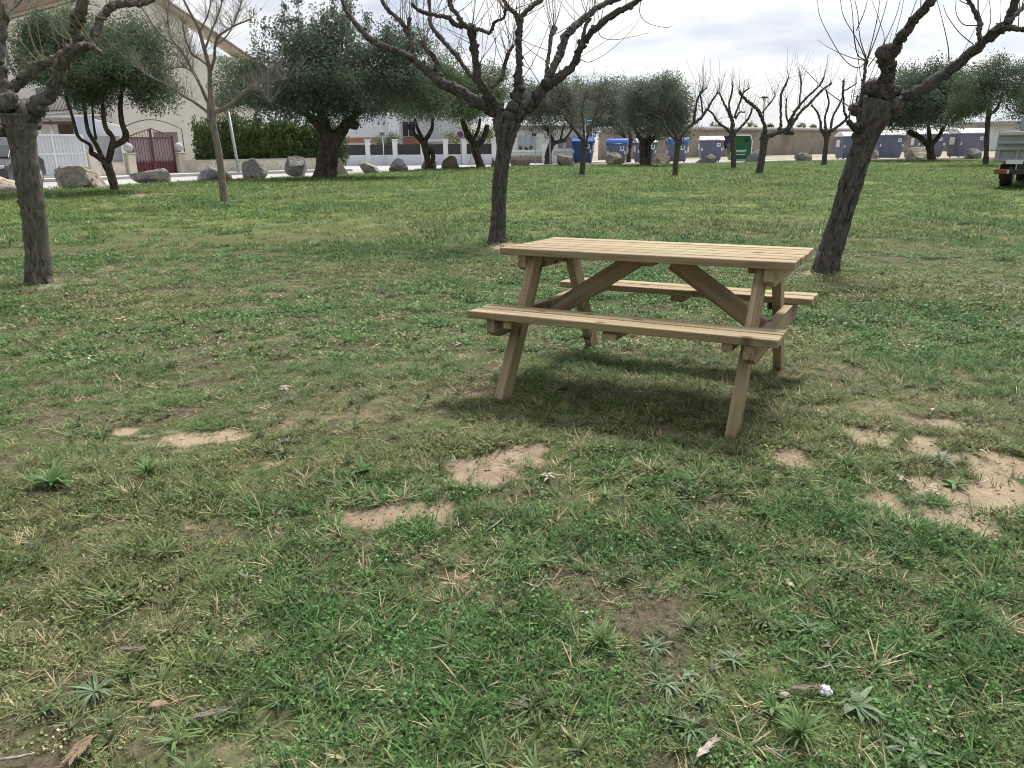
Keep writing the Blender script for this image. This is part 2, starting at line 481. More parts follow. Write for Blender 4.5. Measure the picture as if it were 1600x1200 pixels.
# ------------------------------------------------------------------ mesh helpers
class MB:
    """collects shapes; build() links them as ONE mesh object"""

    def __init__(self):
        self.v, self.f, self.tc = [], [], []
        self.sm = []

    def add(self, verts, faces, tc=None, smooth_=False):
        o = len(self.v)
        self.v += [tuple(float(a) for a in p) for p in verts]
        self.tc += [tuple(float(a) for a in p) for p in (tc if tc is not None else verts)]
        self.f += [tuple(i + o for i in fc) for fc in faces]
        self.sm += [smooth_] * len(faces)
        return self

    def box(self, c, s, R=None, bevel=0.0):
        c = np.array(c, float)
        h = np.array(s, float) / 2
        if bevel <= 0:
            pts = np.array([[x, y, z] for x in (-1, 1) for y in (-1, 1) for z in (-1, 1)], float) * h
            fs = [(0, 1, 3, 2), (4, 6, 7, 5), (0, 4, 5, 1), (2, 3, 7, 6), (0, 2, 6, 4), (1, 5, 7, 3)]
        else:
            b = min(bevel, min(h) * 0.45)
            pts, idx = [], {}
            for x in (-1, 1):
                for y in (-1, 1):
                    for z in (-1, 1):
                        for a in range(3):
                            p = np.array([x, y, z], float) * (h - b)
                            p[a] = (x, y, z)[a] * h[a]
                            idx[(x, y, z, a)] = len(pts)
                            pts.append(p)
            fs = []
            for a in range(3):
                o1, o2 = [k for k in range(3) if k != a]
                for s_ in (-1, 1):
                    q = []
                    for (p1, p2) in ((-1, -1), (1, -1), (1, 1), (-1, 1)):
                        k = [0, 0, 0]
                        k[a], k[o1], k[o2] = s_, p1, p2
                        q.append(idx[(*k, a)])
                    fs.append(tuple(q))
            for a in range(3):
                o1, o2 = [k for k in range(3) if k != a]
                for p1 in (-1, 1):
                    for p2 in (-1, 1):
                        q = []
                        for (s_, ax) in ((-1, o1), (1, o1), (1, o2), (-1, o2)):
                            k = [0, 0, 0]
                            k[a], k[o1], k[o2] = s_, p1, p2
                            q.append(idx[(*k, ax)])
                        fs.append(tuple(q))
            for x in (-1, 1):
                for y in (-1, 1):
                    for z in (-1, 1):
                        fs.append(tuple(idx[(x, y, z, a)] for a in range(3)))
            pts = np.array(pts)
        tc = pts.copy()
        if R is not None:
            pts = pts @ np.array(R).T
        return self.add(pts + c, fs, tc)

    def prism(self, poly, thick, O=(0, 0, 0), A=(1, 0, 0), B=(0, 0, 1), T=(0, 1, 0)):
        """polygon in the A, B plane at O, extruded by thick along T"""
        O, A, B, T = (np.array(q, float) for q in (O, A, B, T))
        n = len(poly)
        a = [O + A * p[0] + B * p[1] for p in poly]
        b = [p + T * thick for p in a]
        fs = [tuple(range(n)), tuple(range(2 * n - 1, n - 1, -1))]
        fs += [(i, i + n, (i + 1) % n + n, (i + 1) % n) for i in range(n)]
        return self.add(a + b, fs)

    def tube(self, pts, rad, n=8, jit=0.0, seed=0, cap=True, lump=0.0):
        pts = [np.array(p, float) for p in pts]
        m = len(pts)
        rng = np.random.RandomState(seed)
        t0 = pts[1] - pts[0]
        t0 /= np.linalg.norm(t0) + 1e-9
        ref = np.array([1.0, 0, 0]) if abs(t0[0]) < 0.8 else np.array([0, 1.0, 0])
        nx = np.cross(t0, ref)
        nx /= np.linalg.norm(nx)
        vs, tcs, ln = [], [], 0.0
        prof = rng.normal(0, 1, n)
        for i in range(m):
            a, b = pts[max(0, i - 1)], pts[min(m - 1, i + 1)]
            t = b - a
            t /= np.linalg.norm(t) + 1e-9
            nx = nx - t * (nx @ t)
            nx /= np.linalg.norm(nx) + 1e-9
            ny = np.cross(t, nx)
            if i:
                ln += np.linalg.norm(pts[i] - pts[i - 1])
            prof = 0.8 * prof + 0.6 * rng.normal(0, 1, n)
            lum = 1 + lump * max(0, rng.normal(0, 1))
            for k in range(n):
                an = 2 * math.pi * k / n
                rr = rad[i] * (1 + jit * prof[k]) * lum
                d = nx * math.cos(an) + ny * math.sin(an)
                vs.append(pts[i] + d * rr)
                tcs.append((math.cos(an) * rad[0], math.sin(an) * rad[0], ln + seed * 0.37))
        fs = [(i * n + k, i * n + (k + 1) % n, (i + 1) * n + (k + 1) % n, (i + 1) * n + k) for i in range(m - 1) for k in range(n)]
        if cap:
            fs += [tuple(range(n - 1, -1, -1)), tuple((m - 1) * n + k for k in range(n))]
        return self.add(vs, fs, tcs, True)

    def blob(self, c, r, seed=0, jit=0.25, sub=1, squash=(1, 1, 1)):
        vs, fs = ico(sub)
        rng = np.random.RandomState(seed)
        d = 1 + jit * rng.normal(0, 1, len(vs))
        return self.add(vs * d[:, None] * r * np.array(squash) + np.array(c), fs, None, True)

    def lathe(self, prof, c=(0, 0, 0), n=16):
        vs = [(c[0] + r * math.cos(2 * math.pi * k / n), c[1] + r * math.sin(2 * math.pi * k / n), c[2] + z) for (r, z) in prof for k in range(n)]
        m = len(prof)
        fs = [(i * n + k, i * n + (k + 1) % n, (i + 1) * n + (k + 1) % n, (i + 1) * n + k) for i in range(m - 1) for k in range(n)]
        fs += [tuple(range(n - 1, -1, -1)), tuple((m - 1) * n + k for k in range(n))]
        return self.add(vs, fs, None, True)

    def mesh(self, name):
        me = bpy.data.meshes.new(name)
        me.from_pydata(self.v, [], self.f)
        at = me.attributes.new('tc', 'FLOAT_VECTOR', 'POINT')
        at.data.foreach_set('vector', np.array(self.tc, dtype=np.float32).ravel())
        me.polygons.foreach_set('use_smooth', self.sm)
        me.update()
        return me

    def build(self, name, material, parent=None, origin=None):
        me = self.mesh(name)
        me.materials.append(MT[material])
        o = bpy.data.objects.new(name, me)
        COL.objects.link(o)
        if parent is not None:
            o.parent = parent
            if origin is None:
                me.transform(Matrix.Translation(-abs_loc(parent)))
        elif origin is not None:
            me.transform(Matrix.Translation(-Vector(origin)))
            o.location = origin
        return o


def abs_loc(o):
    p = Vector(o.location)
    while o.parent is not None:
        o = o.parent
        p += Vector(o.location)
    return p


_ICO = {}


def ico(sub):
    if sub in _ICO:
        return _ICO[sub]
    t = (1 + 5 ** 0.5) / 2
    v = [np.array(p, float) / math.sqrt(1 + t * t) for p in
         [(-1, t, 0), (1, t, 0), (-1, -t, 0), (1, -t, 0), (0, -1, t), (0, 1, t), (0, -1, -t), (0, 1, -t), (t, 0, -1), (t, 0, 1), (-t, 0, -1), (-t, 0, 1)]]
    f = [(0, 11, 5), (0, 5, 1), (0, 1, 7), (0, 7, 10), (0, 10, 11), (1, 5, 9), (5, 11, 4), (11, 10, 2), (10, 7, 6), (7, 1, 8), (3, 9, 4), (3, 4, 2), (3, 2, 6),
         (3, 6, 8), (3, 8, 9), (4, 9, 5), (2, 4, 11), (6, 2, 10), (8, 6, 7), (9, 8, 1)]
    for _ in range(sub):
        cache, nf = {}, []

        def mid(a, b):
            k = (min(a, b), max(a, b))
            if k not in cache:
                p = v[a] + v[b]
                v.append(p / np.linalg.norm(p))
                cache[k] = len(v) - 1
            return cache[k]
        for (a, b, c) in f:
            x, y, z = mid(a, b), mid(b, c), mid(c, a)
            nf += [(a, x, z), (b, y, x), (c, z, y), (x, y, z)]
        f = nf
    _ICO[sub] = (np.array(v), f)
    return _ICO[sub]


def tag(o, label=None, cat=None, group=None, kind=None):
    for k, val in (('label', label), ('category', cat), ('group', group), ('kind', kind)):
        if val:
            o[k] = val
    return o


def thing(name, loc, label, cat, group=None):
    o = bpy.data.objects.new(name, None)
    o.empty_display_size = 0.2
    COL.objects.link(o)
    o.location = Vector([float(a) for a in loc])
    return tag(o, label, cat, group)


def rotz(a):
    c, s = math.cos(a), math.sin(a)
    return np.array([[c, -s, 0], [s, c, 0], [0, 0, 1]])


def rotx(a):
    c, s = math.cos(a), math.sin(a)
    return np.array([[1, 0, 0], [0, c, -s], [0, s, c]])


def roty(a):
    c, s = math.cos(a), math.sin(a)
    return np.array([[c, 0, s], [0, 1, 0], [-s, 0, c]])


def np_mesh(name, verts, faces, attrs=None, material=None, smooth_=False):
    """verts (n,3), faces (m,k) arrays; attrs {name: float per vertex}"""
    me = bpy.data.meshes.new(name)
    n, m, k = len(verts), len(faces), faces.shape[1]
    me.vertices.add(n)
    me.vertices.foreach_set('co', np.asarray(verts, np.float32).ravel())
    me.loops.add(m * k)
    me.loops.foreach_set('vertex_index', np.asarray(faces, np.int32).ravel())
    me.polygons.add(m)
    me.polygons.foreach_set('loop_start', np.arange(0, m * k, k, dtype=np.int32))
    if smooth_:
        me.polygons.foreach_set('use_smooth', np.ones(m, bool))
    for an, av in (attrs or {}).items():
        av = np.asarray(av, np.float32)
        if av.ndim == 1:
            me.attributes.new(an, 'FLOAT', 'POINT').data.foreach_set('value', av)
        elif av.shape[1] == 3:
            me.attributes.new(an, 'FLOAT_VECTOR', 'POINT').data.foreach_set('vector', av.ravel())
        else:
            me.attributes.new(an, 'FLOAT_COLOR', 'POINT').data.foreach_set('color', av.ravel())
    me.update(calc_edges=True)
    if material:
        me.materials.append(MT[material])
    return me


def link(name, me, parent=None):
    o = bpy.data.objects.new(name, me)
    COL.objects.link(o)
    if parent is not None:
        o.parent = parent
        me.transform(Matrix.Translation(-abs_loc(parent)))
    return o


def spline(P, k=6):
    """Catmull-Rom through rows of P (any number of columns)"""
    P = np.array(P, float)
    if len(P) < 3:
        return np.array([P[0] + (P[-1] - P[0]) * t for t in np.linspace(0, 1, k + 1)])
    Q = np.vstack([2 * P[0] - P[1], P, 2 * P[-1] - P[-2]])
    out = []
    for i in range(1, len(Q) - 2):
        p0, p1, p2, p3 = Q[i - 1], Q[i], Q[i + 1], Q[i + 2]
        for t in np.linspace(0, 1, k, endpoint=False):
            out.append(0.5 * ((2 * p1) + (-p0 + p2) * t + (2 * p0 - 5 * p1 + 4 * p2 - p3) * t * t + (-p0 + 3 * p1 - 3 * p2 + p3) * t ** 3))
    out.append(Q[-2])
    return np.array(out)


# ------------------------------------------------------------------ the lie of the land
TABLE_LOC = np.array([0.7554, 3.9196, 0.0617])
TABLE_R = rotz(-0.4875) @ roty(-0.0116) @ rotx(-0.0267)

EDGE_PX = [(-400, 318), (-60, 303), (60, 299), (230, 289), (330, 283), (450, 278), (573, 272.5), (700, 264.5), (815, 261), (960, 258.5), (1110, 256.5), (1260, 252.5), (1440, 249.5),
           (1600, 247.5), (1900, 243)]
EDGE = np.array([G(u, v)[:2] for (u, v) in EDGE_PX])
EDGE_RATIO = EDGE[:, 0] / EDGE[:, 1]


def edge_y(x, y):
    """depth of the lawn's far edge on the line of sight through x, y"""
    return np.interp(np.asarray(x) / np.maximum(np.asarray(y), 0.05), EDGE_RATIO, EDGE[:, 1])


def gz(x, y, micro=True):
    x = np.asarray(x, float)
    y = np.asarray(y, float)
    n = TABLE_R[:, 2]
    plane = TABLE_LOC[2] - (n[0] * (x - TABLE_LOC[0]) + n[1] * (y - TABLE_LOC[1])) / n[2]
    r = np.hypot(x - TABLE_LOC[0], y - TABLE_LOC[1])
    w = np.exp(-(r / 1.9) ** 4)
    z = plane * w
    z = z + (fbm(x * 0.35, y * 0.35, 3, 2) - 0.5) * 0.06 * (1 - w)
    if micro:
        fade = 1 - 0.7 * smooth(6, 14, y)
        z = z + ((fbm(x * 2.2, y * 2.2, 11, 3) - 0.5) * 0.035 + (fbm(x * 11, y * 11, 19, 2) - 0.5) * 0.016) * fade
    return z


# bare earth: (u, v, half width, half height in the picture, strength); s: paler sand
BARE = [(760, 755, 78, 24, 1.1), (838, 736, 52, 18, 1.05), (610, 822, 105, 13, 1.0), (690, 824, 28, 18, 1.0), (290, 690, 56, 17, 1.05), (355, 680, 52, 15, 1.05), (228, 672, 42, 9, 0.9),
        (1540, 780, 130, 32, 1.1), (1420, 800, 110, 18, 1.05), (1590, 745, 80, 20, 1.05), (1475, 738, 55, 15, 1.0), (1480, 818, 55, 20, 1.05), (1352, 702, 44, 13, 1.0), (1440, 712, 30, 10, 1.0),
        (1232, 738, 60, 14, 0.95), (1470, 680, 42, 11, 1.0), (1585, 662, 25, 7, 0.8), (760, 634, 48, 10, 0.8), (1168, 690, 34, 10, 0.75), (295, 812, 28, 10, 0.8), (1158, 821, 22, 8, 0.8),
        (965, 720, 32, 7, 0.65), (1330, 560, 50, 8, 0.5), (240, 418, 90, 12, 0.32), (150, 437, 60, 10, 0.42), (250, 436, 40, 7, 0.36), (850, 392, 60, 6, 0.6), (710, 640, 40, 7, 0.5),
        (480, 585, 60, 7, 0.55), (860, 880, 30, 10, 0.3), (480, 880, 60, 12, 0.35), (700, 905, 60, 14, 0.35), (1120, 900, 50, 14, 0.25), (60, 1150, 70, 20, 0.12), (300, 1165, 60, 16, 0.12),
        (395, 985, 60, 16, 0.3), (270, 940, 40, 12, 0.3), (1290, 610, 45, 6, 0.5), (1180, 655, 50, 8, 0.5), (860, 480, 50, 6, 0.45), (560, 655, 110, 16, 0.35), (230, 305, 50, 3, 0.8),
        (1020, 262, 90, 3, 0.55), (1440, 256, 60, 2.5, 0.6), (650, 880, 35, 8, 0.5), (420, 740, 40, 9, 0.5), (1220, 600, 30, 6, 0.5), (1030, 560, 60, 8, 0.35), (779, 384, 36, 6, 0.7), (1292, 429, 40, 8, 0.7), (64, 445, 44, 9, 0.7)]
SAND_PALE = {7, 8, 9, 10, 11, 12, 13, 15, 16, 4, 5, 6}
_b = []
for i, (u, v, ru, rv, s) in enumerate(BARE):
    c = G(u, v, 0.03)
    rx = ru / F_PX * c[1] * 1.0
    ry = abs(G(u, v - rv, 0.03)[1] - G(u, v + rv, 0.03)[1]) / 2
    _b.append((c[0], c[1], rx, ry, s, 1.0 if i in SAND_PALE else 0.0))
BARE_W = np.array(_b)


def bare(x, y):
    """0..1 how bare the earth is; second value: how pale the sand"""
    x = np.asarray(x, float)
    y = np.asarray(y, float)
    wx = x + (fbm(x * 3.1, y * 3.1, 41, 4) - 0.5) * 0.26
    wy = y + (fbm(x * 3.1, y * 3.1, 57, 4) - 0.5) * 0.26
    out = np.zeros_like(x)
    pale = np.zeros_like(x)
    for (cx, cy, rx, ry, s, pl) in BARE_W:
        d = ((wx - cx) / rx) ** 2 + ((wy - cy) / ry) ** 2
        b = s * (1 - smooth(0.35, 1.75, d))
        pale = np.where(b > out, pl, pale)
        out = np.maximum(out, b)
    spots = smooth(0.60, 0.72, fbm(x * 1.7, y * 1.7, 73, 4)) * 0.32 * (1 - smooth(9, 16, y))
    spots2 = smooth(0.62, 0.74, fbm(x * 4.3, y * 4.3, 79, 3)) * 0.38 * (1 - smooth(6, 11, y))
    # tufts that have crept back over the bare earth
    tuf = smooth(0.56, 0.66, fbm(x * 5.2 + 3, y * 3.6, 87, 3))
    out = out * (1 - 0.8 * tuf) - np.where(out > 0.02, (fbm(x * 10, y * 10, 93, 3) - 0.42) * 0.75, 0) * (1 - 0.5 * smooth(0.8, 1.1, out))
    return np.maximum(np.clip(out, 0, 1), np.maximum(spots, spots2)), pale


def lawn_material():
    m, N, L, B = new_mat('thin_lawn_earth')
    B.inputs['Roughness'].default_value = 1.0
    B.inputs['Specular IOR Level'].default_value = 0.1
    tcn = N.new('ShaderNodeTexCoord')
    src = tcn.outputs['Object']

    def noise(scale, detail=6):
        n = N.new('ShaderNodeTexNoise')
        n.inputs['Scale'].default_value = scale
        n.inputs['Detail'].default_value = detail
        n.inputs['Roughness'].default_value = 0.65
        L.new(src, n.inputs['Vector'])
        return n.outputs['Fac']

    def ramp(fac, p0, c0, p1, c1):
        r = N.new('ShaderNodeValToRGB')
        r.color_ramp.elements[0].position = p0
        r.color_ramp.elements[0].color = (*c0, 1)
        r.color_ramp.elements[1].position = p1
        r.color_ramp.elements[1].color = (*c1, 1)
        L.new(fac, r.inputs['Fac'])
        return r.outputs['Color']

    def mix(fac, a, b):
        x = N.new('ShaderNodeMix')
        x.data_type = 'RGBA'
        L.new(fac, x.inputs['Factor'])
        for sock, val in ((x.inputs[6], a), (x.inputs[7], b)):
            if isinstance(val, tuple):
                sock.default_value = (*val, 1)
            else:
                L.new(val, sock)
        return x.outputs[2]

    def attr(name):
        a = N.new('ShaderNodeAttribute')
        a.attribute_name = name
        return a.outputs['Fac']
    thatch = ramp(noise(38), 0.35, (0.043, 0.036, 0.024), 0.70, (0.17, 0.137, 0.095))
    moss = ramp(noise(60), 0.35, (0.03, 0.05, 0.017), 0.7, (0.13, 0.165, 0.06))
    cover = mix(ramp(noise(2.1), 0.42, (0, 0, 0), 0.6, (1, 1, 1)), thatch, moss)
    far = ramp(noise(1.3, 9), 0.35, (0.07, 0.10, 0.03), 0.66, (0.19, 0.22, 0.075))
    cover = mix(attr('far'), cover, far)
    red = ramp(noise(16, 8), 0.3, (0.20, 0.145, 0.10), 0.7, (0.34, 0.265, 0.19))
    pale = ramp(noise(16, 8), 0.3, (0.24, 0.185, 0.125), 0.7, (0.37, 0.295, 0.205))
    earth = mix(attr('pale'), red, pale)
    # ragged border of the bare earth
    ad = N.new('ShaderNodeMath')
    ad.operation = 'MULTIPLY_ADD'
    ad.inputs[1].default_value = 0.7
    L.new(noise(21, 5), ad.inputs[0])
    L.new(attr('bare'), ad.inputs[2])
    edge = ramp(ad.outputs['Value'], 0.60, (0, 0, 0), 1.0, (1, 1, 1))
    col = mix(edge, cover, earth)
    L.new(col, B.inputs['Base Color'])
    bp = N.new('ShaderNodeBump')
    bp.inputs['Strength'].default_value = 0.6
    bp.inputs['Distance'].default_value = 0.02
    L.new(noise(55, 8), bp.inputs['Height'])
    L.new(bp.outputs['Normal'], B.inputs['Normal'])
    return m


MT['lawn'] = lawn_material()


def graded(lo, hi, c0, c1, fine, grow, most):
    """coordinates: fine steps between c0 and c1, growing outwards"""
    xs = list(np.arange(c0, c1 + 1e-6, fine))
    s = fine
    while xs[-1] < hi:
        s = min(s * grow, most)
        xs.append(xs[-1] + s)
    s = fine
    while xs[0] > lo:
        s = min(s * grow, most)
        xs.insert(0, xs[0] - s)
    return np.array(xs)


gx = graded(-60, 80, -3.6, 3.6, 0.035, 1.06, 1.2)
gy = graded(-8, 72, 1.0, 7.5, 0.035, 1.05, 1.0)
GX, GY = np.meshgrid(gx, gy)
fx, fy = GX.ravel(), GY.ravel()
b_, p_ = bare(fx, fy)
fz = gz(fx, fy) - 0.012 * b_ * (1 - smooth(8, 14, fy))
over = fy - edge_y(fx, fy)
fz = np.where(fy > 1, fz + 0.03 - 0.2 * smooth(-0.25, 0.7, over), fz + 0.03)
nx_, ny_ = len(gx), len(gy)
ii, jj = np.meshgrid(np.arange(nx_ - 1), np.arange(ny_ - 1))
a_ = (jj * nx_ + ii).ravel()
quads = np.stack([a_, a_ + 1, a_ + nx_ + 1, a_ + nx_], 1)
keep = (over[quads].min(1) < 1.0) | (fy[quads].max(1) < 2)
lawn = link('lawn', np_mesh('lawn', np.stack([fx, fy, fz], 1), quads[keep], {'bare': b_, 'pale': p_, 'far': smooth(8, 17, fy)}, 'lawn', True))
tag(lawn, 'thin patchy green lawn with bare sandy spots', 'lawn', kind='structure')


def lawn_z(x, y):
    """surface height of the lawn (on which things stand)"""
    b, _ = bare(np.array([x]), np.array([y]))
    return float(gz(np.array([x]), np.array([y]))[0] - 0.012 * b[0] * (1 - smooth(8, 14, y)) + 0.03)


GL = lambda u, v: np.array([*G(u, v, 0.03)[:2], lawn_z(*G(u, v, 0.03)[:2])])

# wide sheet of dirt to the horizon, the street on it, pavement and kerb
g = MB().add([(-1500, -300, -0.06), (1500, -300, -0.06), (1500, 2200, -0.06), (-1500, 2200, -0.06)], [(0, 1, 2, 3)])
tag(g.build('ground', 'dirt'), 'pale dirt ground stretching to the horizon', 'ground', kind='structure')

WALL_PX = [(-140, 289), (140, 279.5), (280, 273.5), (400, 270), (530, 266)]
WALL = np.array([G(u, v)[:2] for (u, v) in WALL_PX])
road_pts = [(-90, 8), *[tuple(p) for p in EDGE + np.array([0, -1.2])], (90, 58), (46, 62), tuple(G(1050, 251)[:2]), tuple(G(900, 251)[:2]), tuple(G(780, 252)[:2]), (-8, 60), (-40, 60), (-90, 60)]
rd = MB().add([(x, y, -0.02) for (x, y) in road_pts], [tuple(range(len(road_pts)))])
tag(rd.build('road', 'road'), 'pale worn street behind the row of boulders', 'road', kind='structure')


def strip(mb, line, w0, w1, z0, z1):
    """raised band along a plan polyline, offset w0..w1 towards the camera"""
    line = [np.array(p, float) for p in line]
    n = len(line)
    off = []
    for i in range(n):
        t = line[min(n - 1, i + 1)] - line[max(0, i - 1)]
        t /= np.linalg.norm(t)
        off.append(np.array([t[1], -t[0]]))
    for i in range(n - 1):
        q = []
        for k in (i, i + 1):
            a, b = line[k] + off[k] * w0, line[k] + off[k] * w1
            q += [(*a, z0), (*b, z0), (*a, z1), (*b, z1)]
        mb.add(q, [(2, 3, 7, 6), (1, 5, 7, 3), (0, 2, 6, 4), (0, 1, 3, 2), (4, 6, 7, 5)])
    return mb


tag(strip(MB(), WALL, 0.0, 1.5, -0.05, 0.10).build('pavement', 'paving'), 'concrete pavement in front of the garden walls', 'pavement', kind='structure')
kl = [np.array(p) + np.array([0, 1.3]) for p in EDGE[8:]]
tag(strip(MB(), kl, 0.0, 0.35, -0.05, 0.09).build('kerb', 'kerb'), 'pale kerb in front of the waste containers', 'kerb', kind='structure')
# ------------------------------------------------------------------ picnic table
TH, TL, TW, BL = 0.76, 1.48, 0.69, 1.493
table = thing('picnic_table', TABLE_LOC, 'pale new wooden picnic table with two attached benches standing on the lawn', 'picnic table')
table.rotation_euler = Matrix([list(map(float, r)) for r in TABLE_R]).to_euler()


def tpart(mb, name, parent=None, material='wood'):
    me = mb.mesh(name)
    me.materials.append(MT[material])
    o = bpy.data.objects.new(name, me)
    COL.objects.link(o)
    o.parent = parent or table
    return o


def plank(cx, cy, cz, lx, ly, lz, bev=0.003, seed=0):
    mb = MB()
    mb.box((0, 0, 0), (lx, ly, lz), None, bev)
    mb.tc = [(x, y, z) for (x, y, z) in mb.v]
    mb.v = [(x + cx, y + cy, z + cz) for (x, y, z) in mb.v]
    return mb


rng = np.random.RandomState(5)
npl = 6
pw = (TW - 0.016 * (npl - 1)) / npl
for k in range(npl):
    cy = -TW / 2 + pw / 2 + k * (pw + 0.016)
    o = tpart(plank(rng.uniform(-0.004, 0.004), cy, TH - 0.0178 + rng.uniform(-0.0012, 0.0012), TL, pw, 0.0355), 'tabletop_plank')
    for sx in (-0.585, 0.585):
        s = MB()
        s.lathe([(0.0045, -0.002), (0.0045, 0.0006), (0.002, 0.0008)], (sx, cy, TH), 8)
        tpart(s, 'screw', o, 'screw')
HS, YO, WB = 0.478, 0.672, 0.232
bw = (WB - 0.02) / 2
for sy in (-1, 1):
    for k in range(2):
        cy = sy * (YO - bw / 2 - k * (bw + 0.02))
        tpart(plank(rng.uniform(-0.003, 0.003), cy, HS - 0.0178, BL, bw, 0.0355), 'bench_plank')


def beam(p0, p1, wide, thick, side, name, chamfer=0.0):
    """flat timber from p0 to p1; 'side' is the direction of its thickness"""
    p0, p1, side = (np.array(q, float) for q in (p0, p1, side))
    t = p1 - p0
    ln = np.linalg.norm(t)
    t /= ln
    w = np.cross(side, t)
    R = np.stack([t, side, w], 1)
    mb = MB()
    if chamfer:
        c = chamfer
        h, l = wide / 2, ln / 2
        poly = [(-l, h), (l, h), (l, -h + c * 0.55), (l - c, -h), (-l + c, -h), (-l, -h + c * 0.55)]
        mb.prism(poly, thick, (0, -thick / 2, 0), (1, 0, 0), (0, 0, 1), (0, 1, 0))
    else:
        mb.box((0, 0, 0), (ln, thick, wide), None, 0.004)
    mb.tc = [tuple(v) for v in mb.v]
    mb.v = [tuple(np.array(v) @ R.T + (p0 + p1) / 2) for v in mb.v]
    return tpart(mb, name)


def leg(fx_, sy):
    """slanting leg cut level at the ground and under the top"""
    wid, thk = 0.098, 0.045
    zt, zb = TH - 0.037, -0.03
    yt, yb = sy * 0.215, sy * (0.64 + 0.012)
    t = np.array([yb - yt, zb - zt])
    hw = wid / 2 / (abs(t[1]) / np.linalg.norm(t))
    poly = [(yt - hw, zt), (yt + hw, zt), (yb + hw, zb), (yb - hw, zb)]
    mb = MB()
    mb.prism(poly, thk, (fx_ - thk / 2, 0, 0), (0, 1, 0), (0, 0, 1), (1, 0, 0))
    mb.tc = [(v[2], v[1] - v[2] * 0.6, v[0]) for v in mb.v]
    return tpart(mb, 'leg')


FX = 0.582
for sx in (-1, 1):
    for sy in (-1, 1):
        leg(sx * FX, sy)
    beam((sx * (FX + 0.046), -0.655, HS - 0.037 - 0.048), (sx * (FX + 0.046), 0.655, HS - 0.037 - 0.048), 0.095, 0.045, (1, 0, 0), 'seat_beam', 0.06)
    beam((sx * (FX + 0.046), -0.315, TH - 0.037 - 0.043), (sx * (FX + 0.046), 0.315, TH - 0.037 - 0.043), 0.085, 0.045, (1, 0, 0), 'top_beam', 0.05)
    for sy in (-1, 1):
        beam((sx * (FX - 0.0475), sy * 0.455, HS - 0.037 - 0.02), (sx * (FX - 0.0475), sy * 0.655, HS - 0.037 - 0.02), 0.04, 0.045, (1, 0, 0), 'seat_cleat')
    beam((sx * (FX - 0.0475), -0.20, TH - 0.037 - 0.02), (sx * (FX - 0.0475), 0.20, TH - 0.037 - 0.02), 0.04, 0.045, (1, 0, 0), 'top_cleat')
    beam((sx * (FX + 0.02), 0, HS - 0.11), (sx * 0.10, 0, TH - 0.062), 0.095, 0.042, (0, 1, 0), 'brace')
    for (yy, zz) in ((-0.2 - 0.022, TH - 0.085), (0.2 + 0.022, TH - 0.085), (-0.43, HS - 0.085), (0.43, HS - 0.085)):
        s = MB()
        s.tube([(sx * (FX + 0.067), yy, zz), (sx * (FX + 0.075), yy, zz)], [0.011, 0.009], 10)
        tpart(s, 'bolt', None, 'screw')
beam((0, -0.17, TH - 0.037 - 0.02), (0, 0.17, TH - 0.037 - 0.02), 0.04, 0.07, (1, 0, 0), 'top_cleat')
for sy in (-1, 1):
    beam((0, sy * 0.445, HS - 0.037 - 0.02), (0, sy * 0.662, HS - 0.037 - 0.02), 0.04, 0.07, (1, 0, 0), 'seat_cleat', 0.03)
# ------------------------------------------------------------------ bare trees
def shoot_curve(rng, p, d, ln, up=0.5, seg=4):
    pts = [np.array(p, float)]
    d = np.array(d, float)
    d /= np.linalg.norm(d) + 1e-9
    for _ in range(seg):
        d = d + np.array([rng.normal(0, 0.10), rng.normal(0, 0.10), up / seg])
        d /= np.linalg.norm(d)
        pts.append(pts[-1] + d * ln / seg)
    return pts


